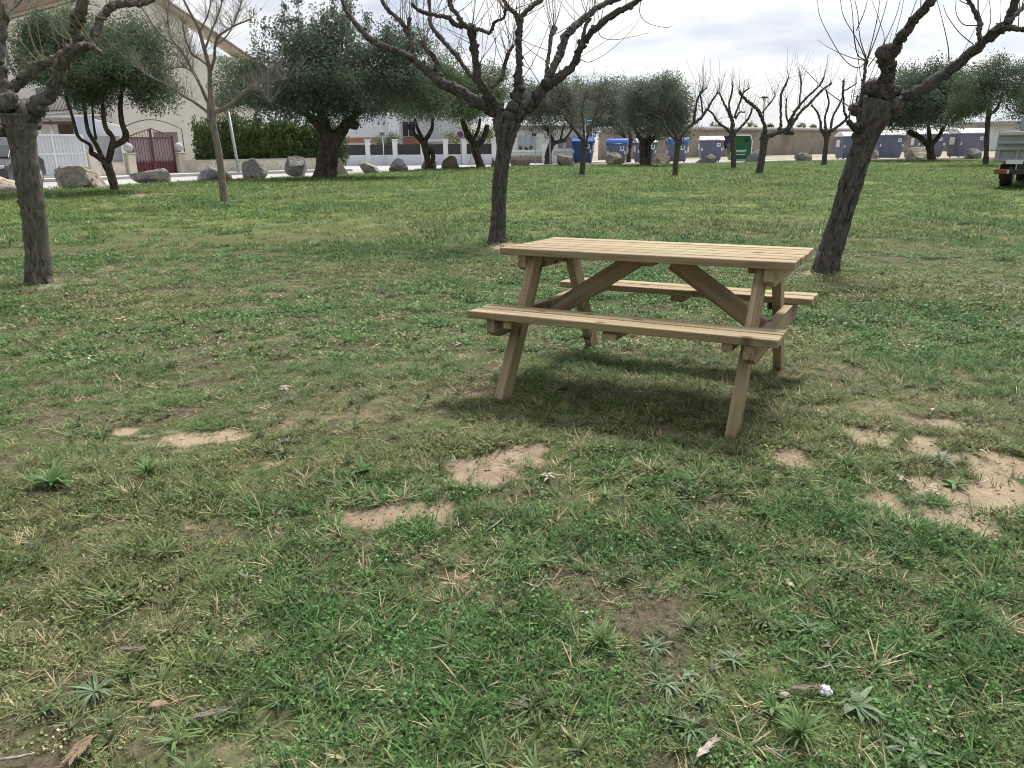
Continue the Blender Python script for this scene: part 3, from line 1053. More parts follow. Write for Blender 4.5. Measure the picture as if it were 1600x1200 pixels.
def bare_tree(name, label, base, trunk, limbs, material='bark', group=None, n=12, knobs=True, shoots=6, shoot_len=(0.5, 1.3), shoot_r=0.005, twig='twig', seed=1, lump=0.10, extra=(), depth_k=1.0, side=0.35, lr=0.68, tr=0.90, ends=3):
    """base (u, v); trunk [(u, v, r px)]; limbs [([(u, v, r px)...], dy)] drawn on the photo, each leaning dy metres away from the camera"""
    rng = np.random.RandomState(seed)
    B = GL(*base)
    Y0 = B[1]
    root = thing(name, B, label, 'tree', group)

    def conv(px, dy0, dy1, kk, k_=1.0):
        m = spline(px, kk)
        tt = np.linspace(0, 1, len(m))
        P = [U(u, v, Y0 + dy0 + (dy1 - dy0) * t) for (u, v, _), t in zip(m, tt)]
        R = [max(0.004, r / F_PX * (Y0 + dy0 + (dy1 - dy0) * t) * k_) for (_, _, r), t in zip(m, tt)]
        return P, R
    P, R = conv(trunk, 0, 0, 8, tr)
    P[0] = P[0] - np.array([0, 0, 0.08])
    R[0] *= 1.25
    R[1] *= 1.08
    R[2] *= 1.05
    tm = MB().tube(P, R, n, 0.035, seed, True, lump * 0.4)
    if knobs:
        head = P[-1]
        for k in range(9):
            a = rng.uniform(0, 6.28)
            tm.blob(head + np.array([math.cos(a) * R[-1] * 0.8, math.sin(a) * R[-1] * 0.8, rng.uniform(-0.5, 0.6) * R[-1] * 1.5]), R[-1] * rng.uniform(0.3, 0.55), seed + k, 0.16, 1)
        for k in range(4):
            i = rng.randint(3, len(P) - 2)
            a = rng.uniform(0, 6.28)
            tm.blob(P[i] + np.array([math.cos(a), math.sin(a), 0]) * R[i] * 0.85, R[i] * rng.uniform(0.22, 0.35), seed + 50 + k, 0.15, 1)
    if n >= 12:                                        # roots spreading into the turf
        for k in range(6):
            a = 6.28 * k / 6 + rng.uniform(-0.4, 0.4)
            d = np.array([math.cos(a), math.sin(a), 0])
            r0, g0 = R[1], P[0] + np.array([0, 0, 0.08])
            tm.tube([g0 + d * r0 * 0.35 + np.array([0, 0, 0.22]), g0 + d * r0 * 0.62 + np.array([0, 0, 0.08]), g0 + d * r0 * 0.95 + np.array([0, 0, 0.01]), g0 + d * r0 * 1.3 - np.array([0, 0, 0.05])],
                    [r0 * 0.5, r0 * 0.40, r0 * 0.26, r0 * 0.12], 7, 0.08, seed + k)
    tm.build('trunk', material, root)
    sh = MB()
    for li, (px, dy) in enumerate(limbs):
        dy0, dy1 = (0.0, dy) if not isinstance(dy, tuple) else dy
        P, R = conv(px, dy0 * depth_k, dy1 * depth_k, 7, lr)
        for i in range(1, len(P) - 1):                 # pruned limbs kink at every old cut
            P[i] = P[i] + rng.normal(0, 0.17 if knobs else 0.1, 3) * R[i]
            R[i] *= rng.uniform(0.92, 1.12) if knobs else 1.0
        lm = MB().tube(P, R, max(7, n - 2), 0.10, seed * 31 + li, True, lump)
        if knobs:
            for k in range(max(3, int(len(P) * 0.9))):
                i = rng.randint(1, len(P))
                v = rng.normal(0, 1, 3)
                v /= np.linalg.norm(v)
                lm.blob(P[i] + v * R[i] * 0.8, R[i] * rng.uniform(0.32, 0.7), seed + li * 7 + k, 0.28, 1)
            lm.blob(P[-1], R[-1] * 1.35, seed + li, 0.2, 1)
        lm.build('branch', material, root)
        cnt = shoots if len(px) > 3 else max(2, shoots // 2)
        for k in range(cnt):
            i = len(P) - 1 if k < cnt // ends else rng.randint(len(P) // 3, len(P))
            d = np.array([rng.normal(0, side), rng.normal(0, side), 1.0])
            if rng.rand() < 0.25:
                d = np.array([rng.normal(0, 1.2), rng.normal(0, 0.8), 0.5])
            ln = rng.uniform(*shoot_len)
            c = shoot_curve(rng, P[i], d, ln, rng.uniform(0.1, 0.9))
            r0 = shoot_r * rng.uniform(0.7, 1.3)
            sh.tube(c, [r0, r0 * 0.85, r0 * 0.7, r0 * 0.55, r0 * 0.3], 4, 0, 0, False)
    for px in extra:                                   # long whips drawn from the photograph
        dy = rng.uniform(-0.3, 0.3)
        m = spline([(u, v, 1) for (u, v) in px], 5)
        P = [U(u, v, Y0 + dy) for (u, v, _) in m]
        r0 = shoot_r * 1.3
        sh.tube(P, list(np.linspace(r0, r0 * 0.4, len(P))), 5, 0, 0, False)
    if sh.v:
        s = sh.build('shoots', twig, root)
        s['kind'] = 'stuff'
    return root


bare_tree('mulberry_tree', 'pruned bare mulberry with dark trunk and spreading knuckled limbs just behind the picnic table', (777, 379),
          [(777, 380, 14.5), (779, 350, 13), (780, 310, 12.5), (783, 270, 12.5), (788, 235, 13), (790, 212, 17), (791, 196, 21), (793, 180, 20)],
          [([(785, 186, 13), (770, 170, 12), (743, 157, 11), (717, 142, 10.5), (690, 130, 10), (670, 112, 8), (643, 92, 7), (620, 80, 6.5), (596, 71, 6), (580, 63, 5.5), (563, 46, 5), (547, 26, 4.5), (537, 7, 4), (528, -30, 3.5)], 0.9),
           ([(690, 130, 7), (684, 113, 6), (682, 96, 5.5), (666, 76, 5), (660, 66, 4)], (0.3, 0.5)),
           ([(644, 91, 5), (644, 71, 4.6), (639, 55, 4.5), (626, 35, 4.5), (608, 17, 4), (598, 0, 3.8), (592, -40, 3)], (0.6, 1.0)),
           ([(640, 55, 3), (639, 42, 3), (640, 30, 3.5)], (0.7, 0.8)),
           ([(788, 185, 12), (772, 162, 10), (762, 146, 9), (747, 122, 8.5), (744, 96, 8), (739, 66, 8), (737, 45, 9)], -0.5),
           ([(737, 45, 6), (725, 40, 5), (710, 38, 4.5), (702, 28, 4.5), (676, 23, 4), (656, 17, 3.5), (645, 8, 3)], (-0.5, -0.9)),
           ([(725, 40, 4.5), (715, 23, 4.5), (704, 10, 4.5), (702, -10, 4), (695, -45, 3)], (-0.6, -0.4)),
           ([(738, 45, 4), (750, 46, 3.5), (765, 51, 3), (773, 35, 3), (787, 28, 2.6), (790, 15, 2.4)], (-0.5, -0.8)),
           ([(764, 146, 7), (750, 130, 5.5), (732, 114, 5), (715, 89, 4.6), (699, 71, 4.3), (686, 56, 4), (672, 36, 4.2), (672, 20, 3.5), (668, -15, 3)], (-0.1, 0.9)),
           ([(764, 140, 5), (782, 124, 4), (787, 109, 3.6), (792, 88, 3.6), (801, 73, 2.6)], (0.1, 0.5)),
           ([(798, 178, 13), (808, 156, 11), (810, 136, 9.5), (811, 109, 7.5), (811, 83, 6.8), (811, 56, 6.5), (811, 30, 7)], 0.3),
           ([(811, 30, 5), (805, 21, 4.5), (791, 7, 4), (783, -12, 3.5)], (0.3, 0.1)),
           ([(811, 30, 5), (828, 12, 4.5), (845, 0, 4), (862, -20, 3.5)], (0.3, 0.6)),
           ([(798, 188, 14), (821, 169, 13), (848, 139, 11), (874, 122, 9.5), (897, 99, 8), (906, 76, 7.5), (921, 53, 7), (940, 36, 6.5), (964, 20, 6), (990, 5, 5), (1012, -12, 4.5)], -0.8),
           ([(852, 132, 9), (864, 106, 7.5), (876, 83, 7), (884, 56, 7), (901, 38, 6.5), (927, 17, 6), (947, 5, 5), (975, -6, 4.5)], (-0.3, 0.7)),
           ([(852, 130, 5), (856, 96, 4), (861, 60, 4), (866, 45, 5)], (-0.25, 0.4)),
           ([(908, 74, 4), (914, 43, 3.2), (921, 30, 3)], (-0.6, -0.5))],
          shoots=15, shoot_len=(0.35, 1.1), shoot_r=0.0042, seed=11,
          extra=[[(1001, 0), (1000, 22), (1012, 36), (1040, 43), (1052, 40)], [(934, 45), (940, 58), (960, 62), (985, 58), (1015, 51)], [(906, 92), (920, 97), (945, 85), (975, 60), (998, 33)],
                 [(742, 70), (720, 60), (700, 45), (692, 10)], [(800, 73), (806, 40), (818, 0)], [(640, 60), (600, 52), (570, 20)], [(815, 100), (830, 108), (832, 90)],
                 [(860, 100), (820, 70), (810, 30)], [(846, 135), (800, 60), (780, 10)], [(762, 140), (775, 70), (760, 0)]])

bare_tree('mulberry_tree', 'leaning bare mulberry with thick dark trunk and swollen head right of the picnic table', (1290, 424),
          [(1289, 426, 19), (1297, 395, 18), (1310, 352, 17), (1328, 293, 17), (1346, 235, 17), (1357, 205, 19), (1366, 182, 23), (1376, 160, 24)],
          [([(1376, 165, 22), (1383, 140, 17), (1389, 118, 13), (1386, 100, 14), (1384, 84, 15)], -0.15),
           ([(1386, 92, 11), (1398, 77, 9.5), (1412, 55, 9), (1431, 29, 9), (1449, 7, 8.5), (1470, -20, 8)], (-0.15, -0.6)),
           ([(1378, 172, 17), (1405, 158, 13), (1440, 138, 11), (1489, 106, 10), (1519, 81, 9.5), (1544, 59, 9), (1570, 40, 9), (1581, 15, 8), (1590, -20, 7)], -0.5),
           ([(1568, 42, 6), (1583, 44, 5), (1604, 47, 4.5), (1640, 40, 4)], (-0.45, -0.8)),
           ([(1572, 36, 5), (1588, 22, 4.5), (1604, 8, 4), (1630, -12, 3.5)], (-0.5, -0.2)),
           ([(1531, 70, 4.5), (1530, 52, 4), (1531, 37, 5), (1522, 15, 4), (1510, -6, 3.5), (1500, -30, 3)], (-0.45, -0.2)),
           ([(1350, 190, 8), (1344, 165, 4.6), (1347, 145, 3.6), (1350, 121, 3.2), (1354, 95, 3.4)], 0.2),
           ([(1355, 185, 14), (1342, 172, 11), (1330, 168, 5)], 0.1),
           ([(1350, 200, 12), (1335, 198, 7), (1326, 190, 4)], -0.2)],
          shoots=6, shoot_len=(0.3, 0.8), shoot_r=0.0045, seed=23, n=14, tr=0.98,
          extra=[[(1354, 95), (1340, 106), (1318, 92), (1295, 55), (1280, 22), (1277, -10)], [(1354, 95), (1340, 85), (1334, 55), (1332, 20), (1327, -10)], [(1353, 93), (1338, 60), (1318, 25), (1312, -10)],
                 [(1354, 92), (1344, 60), (1340, 20), (1333, -10)], [(1355, 92), (1365, 55), (1372, 20), (1376, -10)], [(1356, 92), (1372, 50), (1384, 10), (1388, -10)], [(1356, 105), (1380, 70), (1400, 25), (1408, -5)],
                 [(1338, 48), (1350, 20), (1358, -10)], [(1483, 95), (1481, 70), (1472, 30), (1464, 0)], [(1524, 72), (1500, 52), (1480, 25), (1474, 8)], [(1527, 40), (1505, 38), (1494, 20), (1494, -5)],
                 [(1540, 60), (1548, 30), (1545, -5)]])

bare_tree('mulberry_tree', 'bare mulberry with thick pale ridged trunk at the photo edge near the parked car', (62, 441),
          [(62, 443, 21), (60, 410, 19.5), (55, 360, 19), (49, 310, 19), (42, 265, 19), (36, 225, 21), (31, 195, 25), (28, 178, 27)],
          [([(35, 180, 20), (57, 165, 15), (80, 146, 12.5), (92, 120, 11.5), (101, 95, 12), (110, 82, 11.5), (123, 69, 11), (119, 42, 10), (124, 25, 9.5), (129, 8, 9), (132, -25, 8.5)], -0.35),
           ([(120, 72, 8), (132, 73, 7), (142, 71, 7), (148, 52, 7), (156, 33, 7.5), (169, 14, 8), (192, 4, 7.5), (215, 5, 7), (232, 2, 6), (250, -12, 5)], (-0.35, 0.3)),
           ([(20, 175, 18), (6, 150, 17), (0, 120, 13), (-2, 88, 12), (2, 46, 10), (4, 15, 9), (-2, -20, 8)], 0.2),
           ([(5, 150, 12), (34, 126, 10), (57, 106, 9.5), (80, 95, 9), (102, 86, 8)], (0.2, 0.35)),
           ([(6, 20, 5), (20, 10, 4), (36, -6, 3.5)], (0.2, 0.5)),
           ([(15, 200, 10), (2, 208, 7), (-12, 204, 5)], -0.2),
           ([(142, 72, 6), (150, 76, 5), (156, 82, 4)], (-0.3, -0.4))],
          material='bark_pale', shoots=7, shoot_len=(0.3, 0.9), shoot_r=0.004, twig='twig_yellow', seed=37, n=14, tr=0.90,
          extra=[[(68, 95), (60, 50), (50, 0)], [(68, 95), (50, 65), (40, 20)], [(30, 108), (42, 70), (48, 30)], [(30, 108), (55, 82)], [(112, 64), (90, 50), (80, 30)], [(114, 65), (98, 40), (95, 10)],
                 [(110, 35), (95, 25), (88, -5)], [(140, 20), (160, 28), (190, 28)], [(165, 40), (195, 53), (225, 53)], [(160, 55), (175, 70), (182, 77)], [(137, 22), (146, 42)]])

bare_tree('slender_tree', 'slim grey bare tree with fine twigs in front of the big carob', (351, 317),
          [(351, 318, 7), (347, 280, 6.3), (341, 235, 6), (333, 195, 5.8), (330, 172, 6.5), (329, 150, 4.6), (328, 125, 4), (327, 105, 3.6), (318, 72, 3), (310, 44, 2.6), (294, 14, 2), (280, -15, 1.6)],
          [([(330, 180, 4), (322, 173, 2.8), (304, 160, 2.5), (285, 149, 2.2), (266, 135, 1.8), (235, 120, 1), (205, 98, 0.7)], -0.5),
           ([(329, 172, 4), (324, 157, 3.4), (310, 127, 3), (293, 96, 2.6), (280, 74, 2.3), (252, 55, 1.9), (225, 17, 1.4), (212, -5, 1)], 0.5),
           ([(328, 115, 3), (335, 90, 2.6), (336, 74, 2.4), (342, 57, 2), (365, 41, 1.6), (393, 30, 1.1)], -0.6),
           ([(331, 178, 4.5), (340, 174, 3.6), (362, 162, 3.2), (382, 143, 2.7), (409, 127, 2.2), (434, 98, 1.3)], 0.3),
           ([(309, 126, 2), (300, 112, 1.6), (285, 105, 1.2), (262, 108, 0.8)], 0.2),
           ([(320, 78, 2), (330, 50, 1.6), (342, 20, 1.3), (350, -10, 1)], 0.4),
           ([(327, 105, 2), (316, 95, 1.8), (300, 84, 1.6), (290, 60, 1.3), (284, 30, 1)], -0.6),
           ([(384, 142, 1.6), (398, 140, 1.2), (412, 146, 1), (420, 160, 0.8)], -0.2),
           ([(409, 127, 1.4), (425, 128, 1), (448, 122, 0.8)], 0.2),
           ([(336, 70, 1.6), (355, 55, 1.2), (372, 20, 1), (380, -8, 0.8)], 0.5),
           ([(312, 50, 1.4), (326, 20, 1.2), (330, -10, 1)], -0.3),
           ([(282, 76, 1.4), (268, 60, 1.1), (262, 30, 0.9), (264, 2, 0.8)], 0.2)],
          material='bark_grey', knobs=False, shoots=75, shoot_len=(0.25, 0.8), shoot_r=0.005, twig='twig_grey', seed=41, n=9, lump=0.0, side=1.1, lr=0.8, tr=0.85, ends=25)

_row = 'pruned mulberries at the back of the lawn'
bare_tree('mulberry_tree', 'bare mulberry leaning to one side in front of the triangular pale rock', (1186, 271.5),
          [(1186, 272, 6.5), (1189, 255, 6), (1192, 237, 6), (1194, 222, 6.5), (1196, 212, 7.5)],
          [([(1196, 212, 5.5), (1195, 200, 4.5), (1189, 181, 4), (1182, 169, 3.6), (1170, 160, 3.2), (1160, 150, 2.8), (1156, 144, 2.5)], -0.9),
           ([(1197, 213, 6), (1210, 209, 5.4), (1232, 200, 5), (1248, 178, 3.6), (1266, 160, 3), (1285, 141, 2.6), (1298, 131, 2)], 0.8),
           ([(1232, 200, 4), (1235, 187, 3.4), (1248, 167, 3), (1261, 152, 2.6), (1280, 134, 2.2), (1287, 122, 1.8)], (0.4, -0.8)),
           ([(1219, 205, 4.5), (1220, 190, 3.2), (1220, 172, 2.8), (1220, 150, 2.4), (1227, 133, 2.2), (1232, 122, 1.6)], (0.2, 0.5)),
           ([(1231, 190, 2.2), (1228, 175, 1.8), (1229, 155, 1.5)], (0.4, 0.7)),
           ([(1225, 207, 4), (1236, 208, 3.6), (1239, 208, 3)], (0.2, 0.0)),
           ([(1248, 170, 2), (1250, 150, 1.8), (1252, 130, 1.8), (1250, 118, 1.4)], (0.3, 0.9)),
           ([(1188, 180, 2), (1196, 170, 1.7), (1206, 158, 1.5), (1211, 150, 1.2)], (-0.5, -0.2))],
          group=_row, lr=0.62, shoots=15, shoot_len=(0.4, 1.3), shoot_r=0.0078, seed=51, n=8, lump=0.06)
bare_tree('mulberry_tree', 'bare mulberry standing upright right in front of the green container', (1146, 264),
          [(1146, 265, 4.8), (1146, 245, 4.4), (1145, 225, 4.4), (1145, 208, 5.5)],
          [([(1144, 208, 4), (1136, 202, 3.2), (1121, 190, 2.6), (1114, 178, 2.2), (1107, 172, 1.8)], -0.7),
           ([(1145, 206, 4.5), (1144, 190, 4), (1138, 175, 2.8), (1130, 159, 2.2), (1124, 145, 1.8)], 0.5),
           ([(1145, 190, 3), (1139, 166, 2.3), (1143, 146, 1.9), (1145, 134, 1.6)], (0.2, -0.6)),
           ([(1147, 206, 4), (1154, 202, 3), (1166, 190, 2.5), (1173, 178, 2), (1175, 170, 1.6)], -0.3),
           ([(1147, 184, 2.4), (1156, 160, 2.2), (1161, 146, 2), (1170, 138, 1.5)], (0.2, 0.8)),
           ([(1149, 186, 2), (1155, 176, 1.6), (1163, 175, 1.4)], (0.1, 0.2))],
          group=_row, lr=0.62, shoots=16, shoot_len=(0.4, 1.2), shoot_r=0.0078, seed=53, n=8, lump=0.06)
bare_tree('mulberry_tree', 'bare mulberry beside the flat grey rock left of the big leaning trunk', (1287, 258.5),
          [(1287, 259, 4.6), (1289, 240, 4), (1291, 222, 4), (1292, 208, 5)],
          [([(1291, 207, 4), (1283, 202, 3.4), (1281, 187, 2.6), (1276, 174, 2.2), (1268, 165, 1.7)], -0.6),
           ([(1290, 204, 3.4), (1289, 184, 2.6), (1295, 162, 2.2), (1291, 141, 1.8)], 0.5),
           ([(1298, 200, 3), (1301, 183, 2.4), (1310, 166, 2), (1315, 155, 1.6)], (0.1, 0.7)),
           ([(1294, 206, 4), (1304, 201, 3.4), (1322, 186, 3), (1319, 174, 2.6), (1317, 150, 2.4), (1318, 127, 2)], -0.5),
           ([(1322, 186, 2.6), (1336, 167, 2), (1340, 150, 1.7)], (-0.3, -0.7)),
           ([(1318, 142, 1.8), (1328, 137, 1.5), (1338, 130, 1.2)], (-0.4, -0.2))],
          group=_row, lr=0.62, shoots=14, shoot_len=(0.4, 1.2), shoot_r=0.0078, seed=57, n=8, lump=0.06)
bare_tree('mulberry_tree', 'bare mulberry in front of the rounded blue-lidded bin nearest the green container', (1055, 275),
          [(1055, 276, 4.8), (1056, 255, 4.4), (1058, 235, 4.4), (1060, 220, 5.5)],
          [([(1060, 220, 5), (1072, 203, 4), (1086, 192, 3.4), (1098, 181, 3), (1110, 162, 2.6), (1121, 145, 2)], 0.6),
           ([(1084, 193, 3), (1086, 175, 2.4), (1090, 155, 2.2), (1098, 142, 1.8)], (0.3, -0.5)),
           ([(1098, 181, 2.2), (1096, 160, 2), (1094, 145, 1.7), (1104, 138, 1.4)], (0.4, 0.8)),
           ([(1059, 222, 3.4), (1046, 208, 2.6), (1036, 190, 2), (1033, 172, 1.5), (1020, 165, 1.1)], -0.6),
           ([(1060, 222, 3), (1052, 200, 2), (1048, 175, 1.6), (1054, 150, 1.2)], -0.9)],
          group=_row, lr=0.62, shoots=15, shoot_len=(0.5, 1.4), shoot_r=0.0078, seed=59, n=8, lump=0.06)
bare_tree('mulberry_tree', 'bare mulberry forking low in front of the navy bin beside the blue street plate', (910, 275),
          [(909, 276, 4.8), (911, 255, 4.4), (913, 235, 4.4), (914, 224, 5.2)],
          [([(913, 224, 4.6), (904, 210, 4), (895, 200, 3.4), (885, 185, 2.6), (876, 174, 2), (866, 168, 1.4)], -0.4),
           ([(915, 222, 3.4), (921, 205, 2.4), (926, 190, 2), (934, 170, 1.6), (938, 150, 1.2)], 0.5),
           ([(913, 220, 3), (912, 200, 2.2), (910, 175, 1.8), (914, 150, 1.3)], -0.5),
           ([(895, 199, 2.2), (892, 178, 1.8), (884, 160, 1.4), (880, 145, 1)], (-0.3, 0.2)),
           ([(926, 190, 1.6), (940, 180, 1.3), (948, 165, 1.1)], (0.3, 0.0))],
          group=_row, lr=0.62, shoots=22, shoot_len=(0.5, 1.5), shoot_r=0.008, seed=61, n=8, lump=0.06, side=0.5)


# ------------------------------------------------------------------ evergreen trees, hedges, shrubs
def leaf_cloud(rng, centres, per, sigma, size, elong=2.2, up=0.0, squash=0.8, tone=None):
    """leaf-sized rhombs scattered round clump centres; returns verts, quads, rnd"""
    n = len(centres) * per
    c = np.repeat(centres, per, 0)
    pos = c + rng.normal(0, 1, (n, 3)) * np.asarray(sigma) * np.array([1, 1, squash])
    d = rng.normal(0, 1, (n, 3)) + np.array([0, 0, up])
    d /= np.linalg.norm(d, axis=1)[:, None]
    w = np.cross(d, rng.normal(0, 1, (n, 3)))
    w /= np.linalg.norm(w, axis=1)[:, None] + 1e-9
    s = size * rng.uniform(0.6, 1.35, n)[:, None]
    V = np.stack([pos - d * s * 0.5, pos + w * s * 0.5 / elong, pos + d * s * 0.5, pos - w * s * 0.5 / elong], 1).reshape(-1, 3)
    Q = np.arange(n * 4).reshape(-1, 4)
    clump = np.repeat(rng.uniform(0, 1, len(centres)), per)
    if tone is not None:
        clump = 0.4 * clump + 0.6 * np.repeat(tone, per)
    r = np.repeat(np.clip(0.6 * clump + 0.4 * rng.rand(n), 0, 1), 4)
    return V, Q, r


def crown_centres(rng, lobes, n, shell=0.45):
    lob = np.array(lobes, float)
    vol = lob[:, 3] * lob[:, 4] * lob[:, 5]
    pick = rng.choice(len(lob), n, p=vol / vol.sum())
    d = rng.normal(0, 1, (n, 3))
    d /= np.linalg.norm(d, axis=1)[:, None]
    r = rng.rand(n) ** shell
    wob = 0.82 + 0.42 * vnoise(d[:, 0] * 2.6 + pick * 7.1, d[:, 2] * 2.6 + d[:, 1] * 2.0, 5)
    r = r * wob
    crown_centres.pick = pick
    return lob[pick, :3] + d * lob[pick, 3:6] * r[:, None] * rng.uniform(0.85, 1.1, (n, 1))


def leafy_tree(name, label, base, stems, lobes, leaf='leaf_olive', clumps=260, per=44, sigma=0.22, size=0.11, seed=1, group=None, sprays=(), bark='bark_dark', shell=0.45, cat='tree', n=9):
    """stems [[(u, v, r px, dy)...]] ; lobes [(u, v, ru px, rv px, dy, depth m)]"""
    rng = np.random.RandomState(seed)
    B = GL(*base)
    Y0 = B[1]
    root = thing(name, B, label, cat, group)
    for si, st in enumerate(stems):
        m = spline(st, 6)
        P = [U(u, v, Y0 + dy) for (u, v, _, dy) in m]
        R = [max(0.01, r / F_PX * Y0) for (_, _, r, _) in m]
        if si == 0:
            P[0] = P[0] - np.array([0, 0, 0.1])
            R[0] *= 1.25
        MB().tube(P, R, n if si == 0 else 7, 0.08, seed * 13 + si, True, 0.05).build('trunk' if si == 0 else 'branch', bark, root)
    L = []
    for (u, v, ru, rv, dy, dep) in lobes:
        c = U(u, v, Y0 + dy)
        k = (Y0 + dy) / F_PX
        L.append((*c, ru * k, dep, rv * k))
    L2 = []                                           # each lobe breaks into boughs of its own
    for q in L:
        q = np.array(q)
        L2.append((*q[:3], *(q[3:] * 0.80)))
        for _ in range(8):
            d = rng.normal(0, 1, 3)
            d[2] = d[2] * 0.85 + 0.1
            d /= np.linalg.norm(d)
            k = rng.uniform(0.26, 0.48)
            L2.append((*(q[:3] + d * q[3:] * rng.uniform(0.62, 0.92)), *(q[3:] * k)))
    tones = rng.rand(len(L2))
    L = L2
    clumps, per, size = int(clumps * (2.1 if leaf == 'leaf_carob' else 1.7)), int(per * 1.5), size * 0.88
    cen = crown_centres(rng, L, clumps, shell)
    V, Q, r = leaf_cloud(rng, cen, per, sigma * 0.8, size, tone=tones[crown_centres.pick])
    mid_ = np.average(np.array(L)[:, :3], axis=0)     # loose sprays that fray the outline
    far_ = cen[np.argsort(-np.linalg.norm((cen - mid_) / np.array([1, 1, 0.7]), axis=1))[:max(30, clumps // 4)]]
    out_ = (far_ - mid_) / np.linalg.norm(far_ - mid_, axis=1)[:, None]
    far_ = far_ + out_ * rng.uniform(0.05, 0.55, (len(far_), 1)) * sigma / 0.28 + rng.normal(0, 0.06, far_.shape)
    V3, Q3, r3 = leaf_cloud(rng, far_, 16, sigma * 0.5, size, up=0.4)
    V, Q, r = np.vstack([V, V3]), np.vstack([Q, Q3 + len(V)]), np.concatenate([r, r3])
    for (u, v, u2, v2, dy, cnt) in sprays:            # upright sprays that break the outline
        a, b = U(u, v, Y0 + dy), U(u2, v2, Y0 + dy)
        t = rng.rand(cnt)[:, None]
        cc = a + (b - a) * t
        V2, Q2, r2 = leaf_cloud(rng, cc, 16, 0.10, size, up=0.6)
        V, Q, r = np.vstack([V, V2]), np.vstack([Q, Q2 + len(V)]), np.concatenate([r, r2])
    cr_ = link('crown', np_mesh('crown', V, Q, {'rnd': r}, leaf), root)
    cr_['kind'] = 'stuff'
    return root


leafy_tree('evergreen_tree', 'round dense evergreen with several slim stems in front of the white gate', (180, 299),
           [[(180, 300, 6.5, 0), (176, 280, 6, 0), (168, 258, 7, 0), (164, 250, 6.5, 0)], [(166, 254, 4.5, 0), (150, 243, 4, 0), (143, 238, 4, 0), (140, 226, 2.5, -0.2), (122, 213, 2.6, -0.4), (112, 180, 2, -0.5), (102, 150, 1.6, -0.6)],
            [(162, 250, 3.5, 0), (150, 225, 3.2, 0.2), (138, 205, 3, 0.3), (132, 170, 2.2, 0.4), (128, 140, 1.8, 0.5)], [(168, 255, 5, 0), (174, 232, 4.6, -0.2), (176, 215, 4, -0.2), (165, 198, 3.4, -0.3), (160, 165, 2.6, -0.4), (160, 130, 2, -0.5)],
            [(176, 228, 4.5, -0.1), (190, 222, 4.4, 0.1), (197, 212, 4.6, 0.2), (190, 190, 4, 0.2), (188, 165, 3.2, 0.2), (192, 130, 2, 0.3)], [(150, 218, 2, 0.3), (146, 190, 1.6, 0.4), (143, 150, 1.3, 0.5)]],
           [(160, 110, 85, 52, 0.0, 1.7), (215, 115, 55, 48, 0.3, 1.3), (110, 105, 70, 50, 0.2, 1.5), (75, 90, 42, 46, -0.2, 1.0), (170, 60, 80, 42, 0.4, 1.5), (245, 130, 34, 34, 0.1, 0.9), (215, 75, 45, 38, 0.2, 1.0), (110, 60, 55, 38, 0.2, 1.2)],
           leaf='leaf_carob', clumps=620, per=46, sigma=0.20, size=0.085, seed=71)
leafy_tree('carob_tree', 'big dark carob with thick gnarled trunk and a wide spreading crown', (508, 278),
           [[(507, 279, 18, 0), (510, 262, 15, 0), (514, 240, 14, 0), (516, 222, 15, 0), (515, 208, 15, 0)], [(512, 215, 10, 0), (502, 200, 8, -0.3), (488, 186, 6, -0.5), (470, 170, 4, -0.8)],
            [(512, 212, 9, 0), (506, 190, 8, 0.4), (500, 165, 5, 0.6)], [(522, 218, 11, 0), (536, 205, 8, 0), (543, 193, 7, -0.1), (556, 196, 6, -0.2), (560, 198, 5, -0.2)], [(540, 196, 6, 0), (560, 175, 5, 0.4), (590, 150, 3, 0.6)]],
           [(500, 130, 110, 48, 0, 2.6), (430, 150, 75, 32, -0.3, 2.0), (590, 140, 90, 42, 0.4, 2.2), (540, 90, 80, 48, 0.5, 2.0), (470, 85, 58, 45, 0.2, 1.8), (635, 110, 45, 50, 0.3, 1.6), (380, 150, 40, 22, 0, 1.3), (520, 160, 100, 25, -0.2, 2.2), (600, 80, 40, 40, 0.3, 1.5),
            (370, 120, 28, 26, 0.4, 1.0), (355, 160, 26, 18, 0.2, 1.0), (660, 150, 40, 34, 0.4, 1.4), (415, 120, 45, 34, 0.2, 1.4)],
           leaf='leaf_carob', clumps=620, per=46, sigma=0.30, size=0.12, seed=73, n=12,
           sprays=[(440, 60, 446, 5, 0, 26), (470, 50, 462, -12, 0.3, 26), (398, 78, 396, 16, 0.2, 14), (412, 80, 416, 26, 0, 16), (430, 60, 434, 24, 0.2, 14), (492, 60, 488, 10, 0.4, 22), (520, 50, 522, -10, 0.2, 30), (545, 55, 548, 0, 0, 24),
                   (570, 60, 574, 22, 0.3, 18), (605, 70, 606, 38, 0.1, 14), (640, 75, 648, 45, 0, 12), (508, 60, 506, 15, 0, 20), (535, 40, 540, -15, 0.4, 20), (455, 60, 456, 30, 0, 14)])
